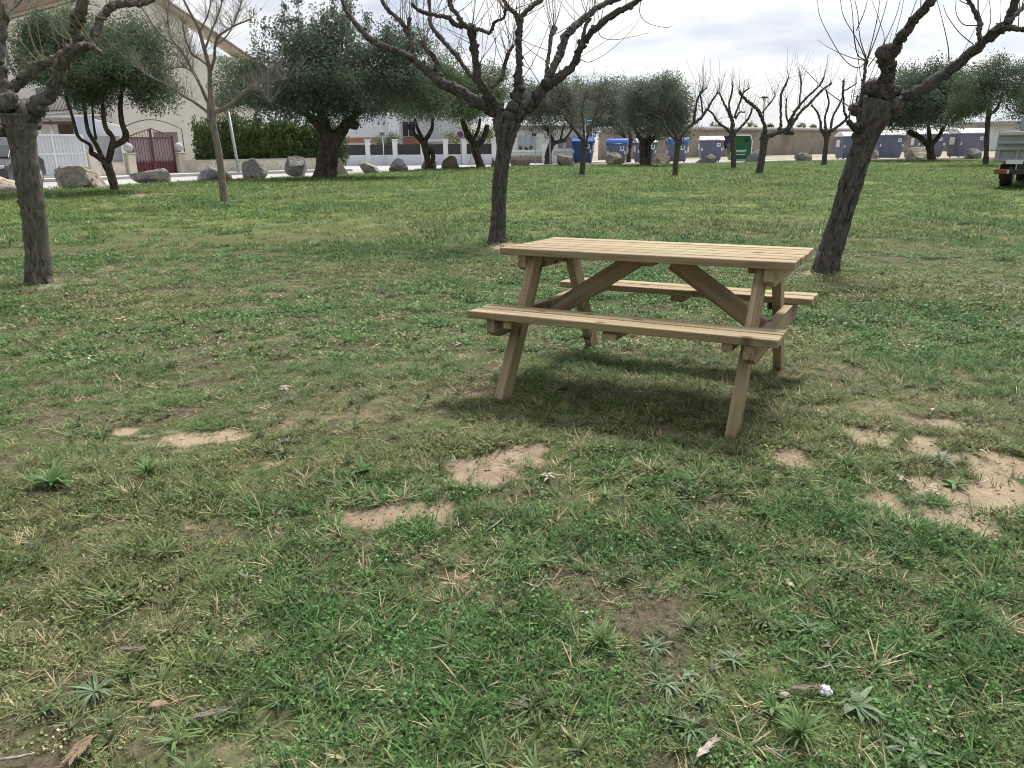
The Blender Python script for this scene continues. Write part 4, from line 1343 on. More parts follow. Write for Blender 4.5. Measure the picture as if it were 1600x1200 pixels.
leafy_tree('carob_tree', 'smaller leafy tree with thin forked trunk above the brown rounded boulder', (667, 264.5),
           [[(669, 265, 5, 0), (668, 250, 4.5, 0), (665, 235, 5, 0), (662, 220, 5.5, 0)], [(672, 262, 4, 0), (677, 245, 4, 0.1), (670, 230, 4, 0)], [(660, 222, 3.5, 0), (648, 210, 3, -0.2), (636, 195, 2.4, -0.3)], [(664, 220, 4, 0), (674, 203, 3, 0.2), (676, 185, 2, 0.3)],
            [(660, 218, 3, 0), (652, 200, 2.4, 0.2), (648, 185, 2, 0.3)]],
           [(665, 160, 55, 32, 0, 2.0), (700, 140, 55, 38, 0.4, 2.0), (640, 140, 48, 40, 0.3, 1.8), (690, 108, 40, 32, 0.3, 1.6), (725, 165, 35, 24, -0.2, 1.4)],
           leaf='leaf_light', clumps=330, per=44, sigma=0.32, size=0.13, seed=79)
leafy_tree('carob_tree', 'low forked leafy tree behind the trunk of the table mulberry', (751, 262.5),
           [[(752, 263, 7, 0), (748, 250, 6, 0), (742, 232, 6.5, 0), (744, 222, 6, 0)], [(742, 228, 5, 0), (732, 212, 4.5, -0.2), (727, 200, 4.5, -0.2), (722, 185, 3, -0.2)], [(746, 226, 5, 0), (756, 214, 4, 0.2), (762, 195, 3, 0.2)], [(740, 220, 3, 0), (748, 200, 2.6, 0.3), (750, 185, 2, 0.3)]],
           [(740, 155, 48, 32, 0, 1.8), (720, 150, 40, 34, 0.4, 1.6), (765, 150, 30, 30, 0.2, 1.4), (758, 125, 34, 24, 0.3, 1.3)],
           leaf='leaf_light', clumps=230, per=44, sigma=0.30, size=0.13, seed=83)
leafy_tree('olive_tree', 'small olive beside the round globe street lamp', (857, 257),
           [[(857, 257, 5.5, 0), (857, 240, 4.6, 0), (862, 226, 4.6, 0), (866, 222, 4.4, 0)], [(864, 223, 3.4, 0), (858, 208, 2.8, 0.2), (850, 195, 2, 0.3)], [(864, 224, 3, 0), (876, 221, 3, -0.2), (884, 219, 2.8, -0.3)], [(876, 221, 1.8, -0.2), (878, 208, 1.6, -0.2), (882, 195, 1.3, -0.1)],
            [(882, 218, 2, -0.3), (890, 208, 1.6, -0.3), (896, 195, 1.3, -0.3)]],
           [(855, 165, 45, 32, 0, 2.0), (885, 165, 32, 30, 0.3, 1.6), (830, 165, 26, 26, 0.2, 1.4), (870, 145, 30, 22, 0.3, 1.4), (822, 150, 22, 22, 0.3, 1.3)],
           clumps=230, per=42, sigma=0.32, size=0.14, seed=89)
leafy_tree('olive_tree', 'dark dense olive behind the navy bin and the blue street plate', (986, 252),
           [[(982, 253, 3.6, 0), (983, 235, 3.2, 0), (986, 220, 3, 0), (982, 200, 2.6, 0)], [(984, 228, 2.6, 0), (975, 212, 2.2, 0.2), (968, 196, 1.8, 0.2)], [(986, 225, 2.4, 0), (998, 210, 2, 0), (1002, 195, 1.6, 0)], [(976, 215, 1.8, 0), (965, 205, 1.6, 0.3), (950, 190, 1.4, 0.3)]],
           [(935, 165, 45, 36, 0, 2.6), (955, 150, 38, 26, 0.4, 2.2), (915, 160, 32, 32, 0.2, 2.0), (968, 180, 30, 28, 0, 1.8), (935, 185, 50, 20, 0, 2.2), (940, 138, 22, 14, 0.3, 1.4), (985, 165, 22, 30, 0.3, 1.4)],
           clumps=300, per=42, sigma=0.36, size=0.15, seed=97)
leafy_tree('olive_tree', 'rounded grey-green olive with a double trunk in front of the white-lidded bin', (1010, 259),
           [[(1007, 259, 6, 0), (1005, 245, 5, 0), (1004, 230, 5, 0), (1006, 215, 5, 0)], [(1012, 258, 5, 0), (1013, 240, 4.6, 0.1), (1012, 225, 4.4, 0.1), (1014, 210, 4, 0.1)], [(1014, 222, 4, 0), (1024, 214, 3.4, -0.1), (1030, 205, 3, -0.1)], [(1005, 225, 3.6, 0), (996, 210, 3, 0.2), (990, 195, 2.4, 0.2)]],
           [(1020, 165, 48, 40, 0, 2.2), (1045, 170, 36, 38, 0.3, 1.8), (1000, 165, 34, 40, 0.2, 1.8), (1030, 138, 32, 20, 0.3, 1.6), (1012, 132, 18, 14, 0.1, 1.0), (1040, 200, 42, 20, -0.2, 1.6), (1060, 185, 20, 28, 0.2, 1.2)],
           clumps=360, per=46, sigma=0.26, size=0.125, seed=101)
leafy_tree('olive_tree', 'flat-topped dark evergreen seen under the limb of the leaning mulberry', (1456, 251),
           [[(1456, 251, 7, 0), (1454, 240, 5.5, 0), (1452, 228, 5.5, 0), (1452, 222, 5, 0)], [(1450, 226, 4.4, 0), (1436, 214, 4, -0.2), (1420, 206, 3.6, -0.4)], [(1453, 224, 3.6, 0), (1452, 208, 3, 0.2), (1450, 195, 2.4, 0.2)], [(1455, 226, 4, 0), (1468, 212, 3.4, 0), (1474, 200, 2.8, 0)]],
           [(1430, 155, 78, 40, 0, 3.0), (1390, 165, 48, 32, -0.3, 2.2), (1475, 155, 46, 36, 0.3, 2.2), (1440, 125, 58, 24, 0.4, 2.2), (1420, 185, 60, 18, 0, 2.4), (1480, 130, 32, 22, 0.3, 1.6)],
           leaf='leaf_carob', clumps=420, per=46, sigma=0.36, size=0.15, seed=103)
leafy_tree('evergreen_tree', 'open airy evergreen on a slim trunk beside the grey truck', (1540, 258.5),
           [[(1540, 259, 4.2, 0), (1541, 240, 3.6, 0), (1542, 215, 3.4, 0), (1544, 185, 3.2, 0), (1546, 170, 3, 0)], [(1546, 178, 2.4, 0), (1556, 172, 2.2, 0), (1562, 160, 1.8, 0), (1570, 130, 1.4, 0.2)], [(1545, 172, 2.2, 0), (1540, 150, 1.8, 0.2), (1530, 120, 1.4, 0.3)], [(1546, 165, 2, 0), (1552, 135, 1.6, 0.2), (1556, 105, 1.2, 0.2)]],
           [(1525, 155, 38, 26, 0, 1.5), (1545, 120, 36, 24, 0.2, 1.4), (1570, 140, 30, 30, 0.2, 1.3), (1515, 128, 24, 22, 0.2, 1.1), (1590, 110, 22, 20, 0.3, 1.0), (1560, 100, 22, 12, 0.3, 0.9)],
           leaf='leaf_carob', clumps=230, per=30, sigma=0.24, size=0.11, seed=107, shell=0.6)
leafy_tree('evergreen_tree', 'dark evergreen cut by the edge of the photograph above the truck', (1622, 254),
           [[(1622, 254, 4, 0), (1620, 230, 3.6, 0), (1618, 200, 3.4, 0), (1616, 175, 3, 0)]],
           [(1612, 150, 30, 34, 0, 1.6), (1640, 140, 40, 40, 0.3, 1.8), (1600, 170, 18, 16, 0, 1.0)], leaf='leaf_carob', clumps=170, per=40, sigma=0.28, size=0.13, seed=109)


def hedge(name, label, x0, x1, base_z, tops, seed, leaf, depth=0.9, per=44, cat='hedge'):
    """clipped row of upright cypress sprays between two plan points; tops: heights along it"""
    rng = np.random.RandomState(seed)
    x0, x1 = np.array(x0, float), np.array(x1, float)
    ln = np.linalg.norm(x1 - x0)
    root = thing(name, (*((x0 + x1) / 2), base_z), label, cat)
    t = (x1 - x0) / ln
    nrm = np.array([-t[1], t[0]])
    cols = int(ln / 0.28)
    cen = []
    for k in range(cols):
        s = (k + 0.5) / cols
        h = np.interp(s, np.linspace(0, 1, len(tops)), tops) * rng.uniform(0.86, 1.1)
        for row in (-0.5, 0.0, 0.5):
            p = x0 + t * (s * ln + rng.uniform(-0.1, 0.1)) + nrm * row * depth * rng.uniform(0.8, 1.1)
            hh = h * (1.0 if row == 0 else rng.uniform(0.72, 0.98))
            for z in np.arange(0.05, hh, 0.17):
                sh_ = 1 - 0.55 * (z / hh) ** 4
                cen.append((p[0] + rng.normal(0, 0.08) * sh_, p[1] + rng.normal(0, 0.08) * sh_, base_z + z))
    V, Q, r = leaf_cloud(rng, np.array(cen), per, 0.11, 0.15, 2.6, up=1.6, squash=1.2)
    o = link('foliage', np_mesh('foliage', V, Q, {'rnd': r}, leaf), root)
    o['kind'] = 'stuff'
    MB().tube([(*(x0 + nrm * 0), base_z + 0.25), (*(x1 + nrm * 0), base_z + 0.25)], [0.04, 0.04], 5).build('stem', 'bark_dark', root)
    return root


def shrub(name, label, lobes, Y, leaf, seed, clumps=60, size=0.12, sigma=0.18, cat='shrub', per=34):
    rng = np.random.RandomState(seed)
    L = []
    for (u, v, ru, rv, dep) in lobes:
        L.append((*U(u, v, Y), ru * Y / F_PX, dep, rv * Y / F_PX))
    base = np.array([np.mean([q[0] for q in L]), Y, 0.0])
    root = thing(name, base, label, cat)
    V, Q, r = leaf_cloud(rng, crown_centres(rng, L, clumps, 0.5), per, sigma, size)
    o = link('foliage', np_mesh('foliage', V, Q, {'rnd': r}, leaf), root)
    o['kind'] = 'stuff'
    mb = MB()
    top = L[0][2]
    for k in range(4):
        q = L[k % len(L)]
        mb.tube([(base[0] + 0.1 * k - 0.15, Y, 0), ((base[0] + q[0]) / 2, Y, top * 0.5), (q[0], Y, q[2])], [0.05, 0.04, 0.02], 5)
    mb.build('stem', 'bark_dark', root)
    return root
# ------------------------------------------------------------------ houses, walls, gates
def on_line(u, line, v=262):
    """plan point where the line of sight through u meets a plan polyline"""
    d = ray(u, v)
    k = d[0] / d[1]
    for i in range(len(line) - 1):
        a, b = np.array(line[i]), np.array(line[i + 1])
        den = (b[0] - a[0]) - k * (b[1] - a[1])
        t = (k * a[1] - a[0]) / den
        if -0.001 <= t <= 1.001:
            return a + (b - a) * t
    return np.array([k * line[-1][1], line[-1][1]])


def wall_seg(mb, a, b, z0, z1, th, shift=0.0):
    """upright slab from plan point a to b"""
    a, b = np.array(a, float), np.array(b, float)
    t = (b - a) / np.linalg.norm(b - a)
    n = np.array([-t[1], t[0]])
    a, b = a + n * shift, b + n * shift
    pts = [(*a, z0), (*b, z0), (*(b + n * th), z0), (*(a + n * th), z0), (*a, z1), (*b, z1), (*(b + n * th), z1), (*(a + n * th), z1)]
    return mb.add(pts, [(0, 3, 2, 1), (4, 5, 6, 7), (0, 1, 5, 4), (1, 2, 6, 5), (2, 3, 7, 6), (3, 0, 4, 7)])


def pillar(mb, p, w, z0, z1, ang=0.0, bevel=0.02):
    mb.box((p[0], p[1], (z0 + z1) / 2), (w, w, z1 - z0), rotz(ang), bevel)
    return mb


def line_dir(line, i=1):
    d = line[i + 1] - line[i]
    return d / np.linalg.norm(d)


# ---- cream garden wall, gate pillars
wd = line_dir(WALL, 1)
wang = math.atan2(wd[1], wd[0])
cream_wall = thing('garden_wall', (*on_line(250, WALL), 0.0), 'low cream garden wall with a pale coping below the hedge and beside the red gate', 'wall')
for (ua, ub) in ((150, 196), (288, 400), (400, 531)):
    a, b = on_line(ua, WALL), on_line(ub, WALL)
    wall_seg(MB(), a, b, -0.05, 0.62, 0.22).build('wall_section', 'cream_wall', cream_wall)
    wall_seg(MB(), a, b, 0.62, 0.67, 0.28, -0.03).build('coping', 'paving', cream_wall)
a, b = on_line(-140, WALL), on_line(36, WALL)
wall_seg(MB(), a, b, -0.05, 0.75, 0.22).build('wall_section', 'cream_wall', cream_wall)
wall_seg(MB(), on_line(-140, WALL), on_line(36, WALL), 0.75, 1.75, 0.05, 0.08).build('screen', 'grey_wall', cream_wall)
wall_seg(MB(), on_line(150, WALL), on_line(196, WALL), 0.67, 1.75, 0.05, 0.08).build('screen', 'grey_wall', cream_wall)
for u in (143, 203, 282):
    p = on_line(u, WALL) + np.array([0, 0.12])
    hgt = 1.15 if u == 143 else 0.98
    pl = pillar(MB(), p, 0.36, -0.05, hgt, wang).build('pillar', 'cream_wall', cream_wall)
    if u != 143:
        MB().box((p[0], p[1], hgt + 0.03), (0.46, 0.46, 0.06), rotz(wang), 0.015).build('cap', 'paving', pl)
        MB().lathe([(0.06, hgt + 0.06), (0.08, hgt + 0.10), (0.17, hgt + 0.18), (0.215, hgt + 0.29), (0.17, hgt + 0.41), (0.08, hgt + 0.48), (0.01, hgt + 0.495)], (p[0], p[1], 0), 14).build('ball_finial', 'paving', pl)

# ---- white sheet-metal gate
a, b = on_line(40, WALL), on_line(137, WALL)
wg = thing('sheet_metal_gate', (*((a + b) / 2), 0), 'white ribbed sheet-metal driveway gate behind the pale pyramid boulder', 'gate')
gt = (b - a) / np.linalg.norm(b - a)
gn = np.array([-gt[1], gt[0]])
glen = np.linalg.norm(b - a)
for i in range(2):
    for j in range(2):
        s0, s1 = glen * i / 2 + 0.04, glen * (i + 1) / 2 - 0.04
        z0, z1 = (0.16, 1.02) if j == 0 else (1.08, 1.76)
        mb = wall_seg(MB(), a + gt * s0, a + gt * s1, z0, z1, 0.02, 0.05)
        for s in np.arange(s0 + 0.05, s1, 0.13):
            wall_seg(mb, a + gt * s, a + gt * (s + 0.05), z0, z1, 0.022, 0.026)
        mb.build('panel', 'gate_sheet', wg)
fm = MB()
for z in (0.12, 1.05, 1.79):
    wall_seg(fm, a, b, z - 0.035, z + 0.035, 0.06, 0.012)
for i in range(3):
    q = a + gt * glen * i / 2
    wall_seg(fm, q - gt * 0.04, q + gt * 0.04, 0.085, 1.825, 0.068, 0.008)
fm.build('frame', 'white', wg)

# ---- red iron gate with pointed top and thin overhead arch
a, b = on_line(207, WALL), on_line(277, WALL)
rgate = thing('iron_gate', (*((a + b) / 2), 0), 'dark red double iron gate with peaked top between two ball-topped pillars', 'gate')
t = (b - a) / np.linalg.norm(b - a)
L_ = np.linalg.norm(b - a)
H0, H1 = 1.72, 2.08


def ztop(s):
    return H0 + (H1 - H0) * (1 - abs(s - L_ / 2) / (L_ / 2)) ** 0.9


for k in range(2):
    p0, p1 = a + t * (L_ * k / 2 + 0.03), a + t * (L_ * (k + 1) / 2 - 0.03)
    lf = wall_seg(MB(), p0, p1, 0.12, 0.62, 0.02, 0.06).build('lower_sheet', 'red_metal', rgate)
    wall_seg(MB(), p0, p1, 0.62, 1.66, 0.01, 0.10).build('backing_sheet', 'red_sheet', rgate)
    bars = MB()
    for s in np.arange(0.06, L_ / 2 - 0.03, 0.135):
        q = a + t * (L_ * k / 2 + s)
        wall_seg(bars, q - t * 0.008, q + t * 0.008, 0.12, ztop(L_ * k / 2 + s), 0.02, 0.03)
    bars.build('bars', 'red_metal', rgate)
    fr = MB()
    for z in (0.14, 0.62, 1.68):
        wall_seg(fr, p0, p1, z - 0.025, z + 0.025, 0.04, 0.014)
    for q in (p0, p1):
        wall_seg(fr, q - t * 0.025, q + t * 0.025, 0.1, ztop(np.dot(q - a, t)), 0.044, 0.008)
    tp = [(*(a + t * s + np.array([0, 0.05])), ztop(s)) for s in np.linspace(L_ * k / 2, L_ * (k + 1) / 2, 7)]
    fr.tube(tp, [0.028] * 7, 5)
    fr.build('leaf_frame', 'red_metal', rgate)
arc = [on_line(199, WALL), on_line(287, WALL)]
pts = [(*(arc[0] + np.array([0, 0.35])), 1.95)]
for s in np.linspace(0, 1, 9):
    p = arc[0] + (arc[1] - arc[0]) * s + np.array([0, 0.35])
    pts.append((*p, 2.05 + 0.42 * math.sin(math.pi * min(1, s * 0.9 + 0.08))))
pts.append((*(arc[1] + np.array([0, 0.35])), 0.9))
MB().tube(pts, [0.022] * len(pts), 5).build('arch_rod', 'iron', rgate)

# ---- grey side wall between the red gate and the hedge
q0, q1 = on_line(268, WALL), on_line(304, WALL)
sw = thing('side_wall', (*((q0 + q1) / 2), 0), 'plain grey rendered wall between the red gate and the hedge', 'wall')
wall_seg(MB(), q0, q1, -0.05, 1.9, 0.18, 1.6).build('wall_face', 'grey_wall', sw)
wall_seg(MB(), q0, q1, 1.9, 1.96, 0.24, 1.57).build('coping', 'tile_grey', sw)
h0, h1 = on_line(300, WALL) + np.array([0, 0.9]), on_line(532, WALL) + np.array([0, 0.9])
hedge('cypress_hedge', 'tall dark cypress hedge growing behind the low cream wall', h0, h1, 0.35, [2.35, 2.3, 2.35, 2.2, 2.15, 2.25, 2.15, 2.2, 2.1, 2.0], 5, 'leaf_hedge')

# ---- cream house with the long sloping roof
C0 = np.array([-22.9, 44.0])
DL = np.array([-15.0, 12.0]) / math.hypot(15, 12)
DR = np.array([12.0, 15.0]) / math.hypot(15, 12)
house = thing('cream_house', (*C0, 0), 'large cream house with clay tile roof sloping down behind the trees', 'house')


def hp(s, t_, z):
    """house coordinates: s along the street front, t_ along the gable side"""
    p = C0 + DL * s + DR * t_
    return (p[0], p[1], z)


zE = U(190, -4, 44.0)[2]                      # eaves at the near corner


def gable_t(u, v):
    """how far along the gable side the line of sight through u, v meets it, and at what height"""
    d = ray(u, v)
    k = d[0] / d[1]
    tt = (k * C0[1] - C0[0]) / (DR[0] - k * DR[1])
    return tt, U(u, v, C0[1] + DR[1] * tt)[2]


(rt1, rz1), (rt2, rz2) = gable_t(255, 4), gable_t(367, 79)
zR = lambda tt: rz1 + (rz2 - rz1) * (tt - rt1) / (rt2 - rt1)     # rake of the long rear slope
tA = 1.0
zA = zR(tA)
FL = 22.0


def house_prism(mb, poly, s0, s1):
    n = len(poly)
    vs = [hp(s0, tt, z) for (tt, z) in poly] + [hp(s1, tt, z) for (tt, z) in poly]
    fs = [tuple(range(n)), tuple(range(2 * n - 1, n - 1, -1))] + [(i, i + n, (i + 1) % n + n, (i + 1) % n) for i in range(n)]
    return mb.add(vs, fs)


tG = gable_t(289, 60)[0]                      # the wall stops here at the top; an open terrace follows under the roof
zT = gable_t(320, 85)[1]
house_prism(MB(), [(0, -0.05), (0, zE - 0.12), (tA, zA - 0.25), (tG, zR(tG) - 0.3), (tG, -0.05)], 0, FL).build('wall', 'cream', house)
house_prism(MB(), [(tG + 0.002, -0.05), (tG + 0.002, zT), (10.2, zT), (10.2, -0.05)], 0.05, FL - 1).build('terrace_wall', 'cream', house)
for tt in (tG + 0.17,):
    house_prism(MB(), [(tt - 0.15, zT), (tt + 0.15, zT), (tt + 0.15, max(zT + 0.02, zR(tt) - 0.4)), (tt - 0.15, max(zT + 0.03, zR(tt) - 0.3))], 0.1, 0.45).build('terrace_column', 'cream', house)
rf = house_prism(MB(), [(-0.55, zE - 0.15), (tA, zA), (tG + 0.1, zR(tG + 0.1)), (tG + 0.1, zR(tG + 0.1) - 0.27), (tA, zA - 0.24), (-0.55, zE - 0.32)], -0.5, FL + 0.5).build('roof', 'beige', house)
house_prism(MB(), [(tG + 0.102, zR(tG + 0.102)), (10.9, zR(10.9)), (10.9, zR(10.9) - 0.27), (tG + 0.102, zR(tG + 0.102) - 0.27)], -0.5, 0.5).build('open_rafter', 'beige', rf)
tl = MB()
for s in np.arange(-0.45, FL, 0.26):          # barrel tiles down both slopes
    tl.tube([hp(s, -0.62, zE - 0.12), hp(s, tA, zA + 0.04)], [0.095, 0.085], 6)
for k in range(12):
    tt = tA + 0.1 + k * 0.8
    tl.tube([hp(-0.5, tt, zR(tt) + 0.03), hp(-0.5, min(10.9, tt + 0.85), zR(min(10.9, tt + 0.85)) + 0.03)], [0.09, 0.075], 6)
o = tl.build('roof_tiles', 'tile', rf)
o['kind'] = 'stuff'
house_prism(MB(), [(-0.45, zE - 0.55), (-0.45, zE - 0.34), (0.0, zE - 0.2), (0.0, zE - 0.55)], -0.02, FL).build('cornice', 'cream', house)
for s in (6.2, 13.2):
    MB().box(hp(s, 0.9, zE + 0.95), (0.9, 0.55, 0.9), rotz(math.atan2(DL[1], DL[0])), 0.03).build('chimney', 'beige', rf)
    c_ = hp(s, 0.9, zE + 1.55)
    mb = MB().box((c_[0], c_[1], c_[2] - 0.1), (1.1, 0.75, 0.1), rotz(math.atan2(DL[1], DL[0])), 0.02)
    for k in (-0.3, 0.0, 0.3):
        mb.lathe([(0.12, 0), (0.14, 0.22), (0.10, 0.3)], (c_[0] + k * DL[0], c_[1] + k * DL[1], c_[2] - 0.05), 8)
    mb.build('chimney_pots', 'iron', rf)


def house_window(s, z, w, h, parent, fm_='white', pane='glass'):
    """frame proud of the street front, pane set into it, sill below"""
    f = MB()
    off = -0.05
    for (s0, s1, z0, z1) in ((s - w / 2 - 0.08, s + w / 2 + 0.08, z + h / 2, z + h / 2 + 0.08), (s - w / 2 - 0.08, s + w / 2 + 0.08, z - h / 2 - 0.08, z - h / 2), (s - w / 2 - 0.08, s - w / 2, z - h / 2, z + h / 2),
                             (s + w / 2, s + w / 2 + 0.08, z - h / 2, z + h / 2), (s - 0.03, s + 0.03, z - h / 2, z + h / 2)):
        house_prism(f, [(off, z0), (off, z1), (0.02, z1), (0.02, z0)], s0, s1)
    o = f.build('window', fm_, parent)
    house_prism(MB(), [(-0.02, z - h / 2), (-0.02, z + h / 2), (0.015, z + h / 2), (0.015, z - h / 2)], s - w / 2, s + w / 2).build('pane', pane, o)
    house_prism(MB(), [(-0.14, z - h / 2 - 0.16), (-0.14, z - h / 2 - 0.09), (0.01, z - h / 2 - 0.09), (0.01, z - h / 2 - 0.16)], s - w / 2 - 0.15, s + w / 2 + 0.15).build('sill', 'cream', o)


for s in (2.6, 6.6, 11.0, 15.5):
    house_window(s, 6.9, 1.3, 1.5, house)
    house_window(s, 4.0, 1.5, 1.4, house, 'white', 'glass' if s != 11.0 else 'white')
# balcony rail and upper band on the street front
house_prism(MB(), [(-1.1, 3.0), (-1.1, 3.15), (0.0, 3.15), (0.0, 3.0)], 0.6, 18).build('balcony_slab', 'cream', house)
rail = MB()
for s in np.arange(0.7, 17.9, 0.18):
    p = hp(s, -1.05, 3.15)
    rail.tube([p, (p[0], p[1], 4.0)], [0.012, 0.012], 4, 0, 0, False)
for z in (3.25, 4.0):
    rail.tube([hp(0.6, -1.05, z), hp(18, -1.05, z)], [0.025, 0.025], 5)
rail.build('balcony_rail', 'iron', house)
# window bay with shutters on the gable side
for (tt, z, w, h) in ((3.0, 5.6, 0.8, 1.3), (7.6, 3.6, 0.9, 1.2)):
    f = MB()
    vs = []
    for (t0, t1, z0, z1) in ((tt - w / 2 - 0.07, tt + w / 2 + 0.07, z - h / 2 - 0.07, z + h / 2 + 0.07),):
        house_prism(f, [(t0, z0), (t0, z1), (t1, z1), (t1, z0)], -0.06, 0.04)
    o = f.build('window', 'cream_wall', house)
    house_prism(MB(), [(tt - w / 2, z - h / 2), (tt - w / 2, z + h / 2), (tt + w / 2, z + h / 2), (tt + w / 2, z - h / 2)], -0.075, -0.061).build('shutter', 'beige', o)

# ---- carport and lean-to in the yard behind the white gate
cpY = 40.0
car_port = thing('carport', (*U(100, 262, cpY)[:2], 0), 'open carport with corrugated roof and pale side walls behind the white gate', 'carport')
pa, pb, pc, pd = U(20, 186, cpY), U(112, 184, cpY), U(146, 186, cpY), U(196, 190, cpY)
cm = MB()
for k in range(34):
    x = pa[0] + (pb[0] - pa[0]) * k / 33
    cm.tube([(x, cpY - 0.25, pa[2]), (x, cpY + 4.0, pa[2] + 0.35)], [0.07, 0.07], 5)
cm.build('corrugated_roof', 'tile_grey', car_port)
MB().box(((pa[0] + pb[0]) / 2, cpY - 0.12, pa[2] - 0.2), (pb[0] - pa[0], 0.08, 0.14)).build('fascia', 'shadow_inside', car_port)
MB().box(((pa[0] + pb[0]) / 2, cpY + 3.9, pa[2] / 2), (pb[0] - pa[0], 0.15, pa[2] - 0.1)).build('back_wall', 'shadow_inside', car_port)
MB().box(((pb[0] + pc[0]) / 2 + 0.02, cpY, pb[2] / 2 + 0.03), (pc[0] - pb[0], 0.15, pb[2])).build('side_wall', 'awning', car_port)
a3, b3 = U(146, 186, cpY + 0.4), U(197, 199, cpY + 0.4)
MB().prism([(a3[0], 0), (a3[0], a3[2]), (b3[0], b3[2]), (b3[0], 0)], 0.12, (0, cpY + 0.4, 0)).build('white_wall', 'white', car_port)
for u in (58, 74, 92):
    p = U(u, 262, cpY)
    MB().tube([(p[0], cpY, 0), (p[0], cpY, pa[2] - 0.05)], [0.06, 0.06], 6).build('post', 'white_metal', car_port)
MB().tube([U(74, 210, cpY + 0.1), U(86, 202, cpY + 0.1)], [0.04, 0.04], 5).build('strut', 'cream', car_port)

# ---- white garden wall with dark panels, and the white house behind it
WY = G(620, 257.8)[1]
zlow, zpan, zpil = U(620, 243.2, WY)[2], U(620, 225.5, WY)[2], U(620, 220.5, WY)[2]
ww = thing('panel_wall', (U(655, 257, WY)[0], WY, 0), 'white garden wall with dark infill panels between white pillars', 'wall')
xw = lambda u: U(u, 245, WY)[0]
MB().box(((xw(530) + xw(776)) / 2, WY + 0.12, zlow / 2), (xw(776) - xw(530), 0.22, zlow + 0.1)).build('wall_base', 'blue_white', ww)
pil = [531, 575, 617.5, 661, 696.5, 725.5, 772]
for k, u in enumerate(pil):
    x = xw(u)
    pp = MB().box((x, WY + 0.12, zpil / 2), (0.3, 0.3, zpil + 0.1), None, 0.015).build('pillar', 'white', ww)
    MB().box((x, WY + 0.12, zpil + 0.085), (0.38, 0.38, 0.06), None, 0.01).build('cap', 'white', pp)
    if k < len(pil) - 1:
        x2 = xw(pil[k + 1])
        MB().box(((x + x2) / 2, WY + 0.12, (zlow + 0.05 + zpan) / 2), (x2 - x - 0.32, 0.05, zpan - zlow - 0.06)).build('panel', 'panel', ww)

HY = WY + 5.5
wh = thing('white_house', (U(630, 250, HY)[0], HY, 0), 'white house with brick band and dark window behind the panel wall', 'house')
xh = lambda u, Y=HY: U(u, 215, Y)[0]
MB().box(((xh(505) + xh(609)) / 2, HY + 3, 2.4), (xh(609) - xh(505), 6, 4.9)).build('wing', 'blue_white', wh)
MB().box(((xh(609) + xh(626)) / 2 + 0.01, HY + 1.3, 2.4), (xh(626) - xh(609), 4, 4.9)).build('bay', 'white', wh)
zb = U(640, 215, HY)[2]
MB().box(((xh(626) + xh(735)) / 2, HY + 4, zb / 2 + 1.9), (xh(735) - xh(626), 5, zb + 3.6)).build('wall', 'white', wh)
MB().box(((xh(626) + xh(656)) / 2 + 0.02, HY + 1.2, zb / 2), (xh(656) - xh(626), 0.6, zb)).build('brick_band', 'brick', wh)
MB().box(((xh(520) + xh(600)) / 2, HY - 0.05, U(560, 219, HY)[2]), (xh(600) - xh(520), 0.08, 0.35)).build('brick_band', 'brick', wh)
wn_ = MB().box((xh(635), HY + 1.45, zb + 0.62), (1.15, 0.1, 1.15)).build('window', 'white', wh)
for k in (-1, 1):
    MB().box((xh(635) + k * 0.27, HY + 1.39, zb + 0.62), (0.46, 0.03, 1.02)).build('pane', 'glass', wn_)
rl = MB()
for u in np.arange(664, 730, 2.6):
    rl.tube([(xh(u), HY + 1.1, zb - 0.1), (xh(u), HY + 1.1, zb + 0.85)], [0.02, 0.02], 4, 0, 0, False)
rl.tube([(xh(662), HY + 1.1, zb + 0.87), (xh(731), HY + 1.1, zb + 0.87)], [0.03, 0.03], 5)
rl.build('balcony_rail', 'white', wh)
MB().box((xh(696), HY + 1.0, zb - 0.2), (xh(731) - xh(662), 0.9, 0.16)).build('balcony_slab', 'white', wh)
MB().box(((xh(500) + xh(740)) / 2, HY + 3.5, 5.0), (xh(740) - xh(500) + 0.8, 7.6, 0.25), None, 0.05).build('roof', 'tile_grey', wh)

shrub('garden_shrub', 'rounded green shrub showing above the panel wall beside the brick band', [(597, 222, 12, 8, 0.6), (613, 219, 14, 9, 0.6)], WY + 1.6, 'leaf_light', 3, 60)
shrub('garden_shrub', 'yellow-green bush rising above the panel wall behind the forked tree', [(735, 212, 34, 13, 0.8), (764, 208, 12, 18, 0.7), (706, 216, 14, 9, 0.6)], WY + 1.8, 'leaf_yellow', 4, 110)

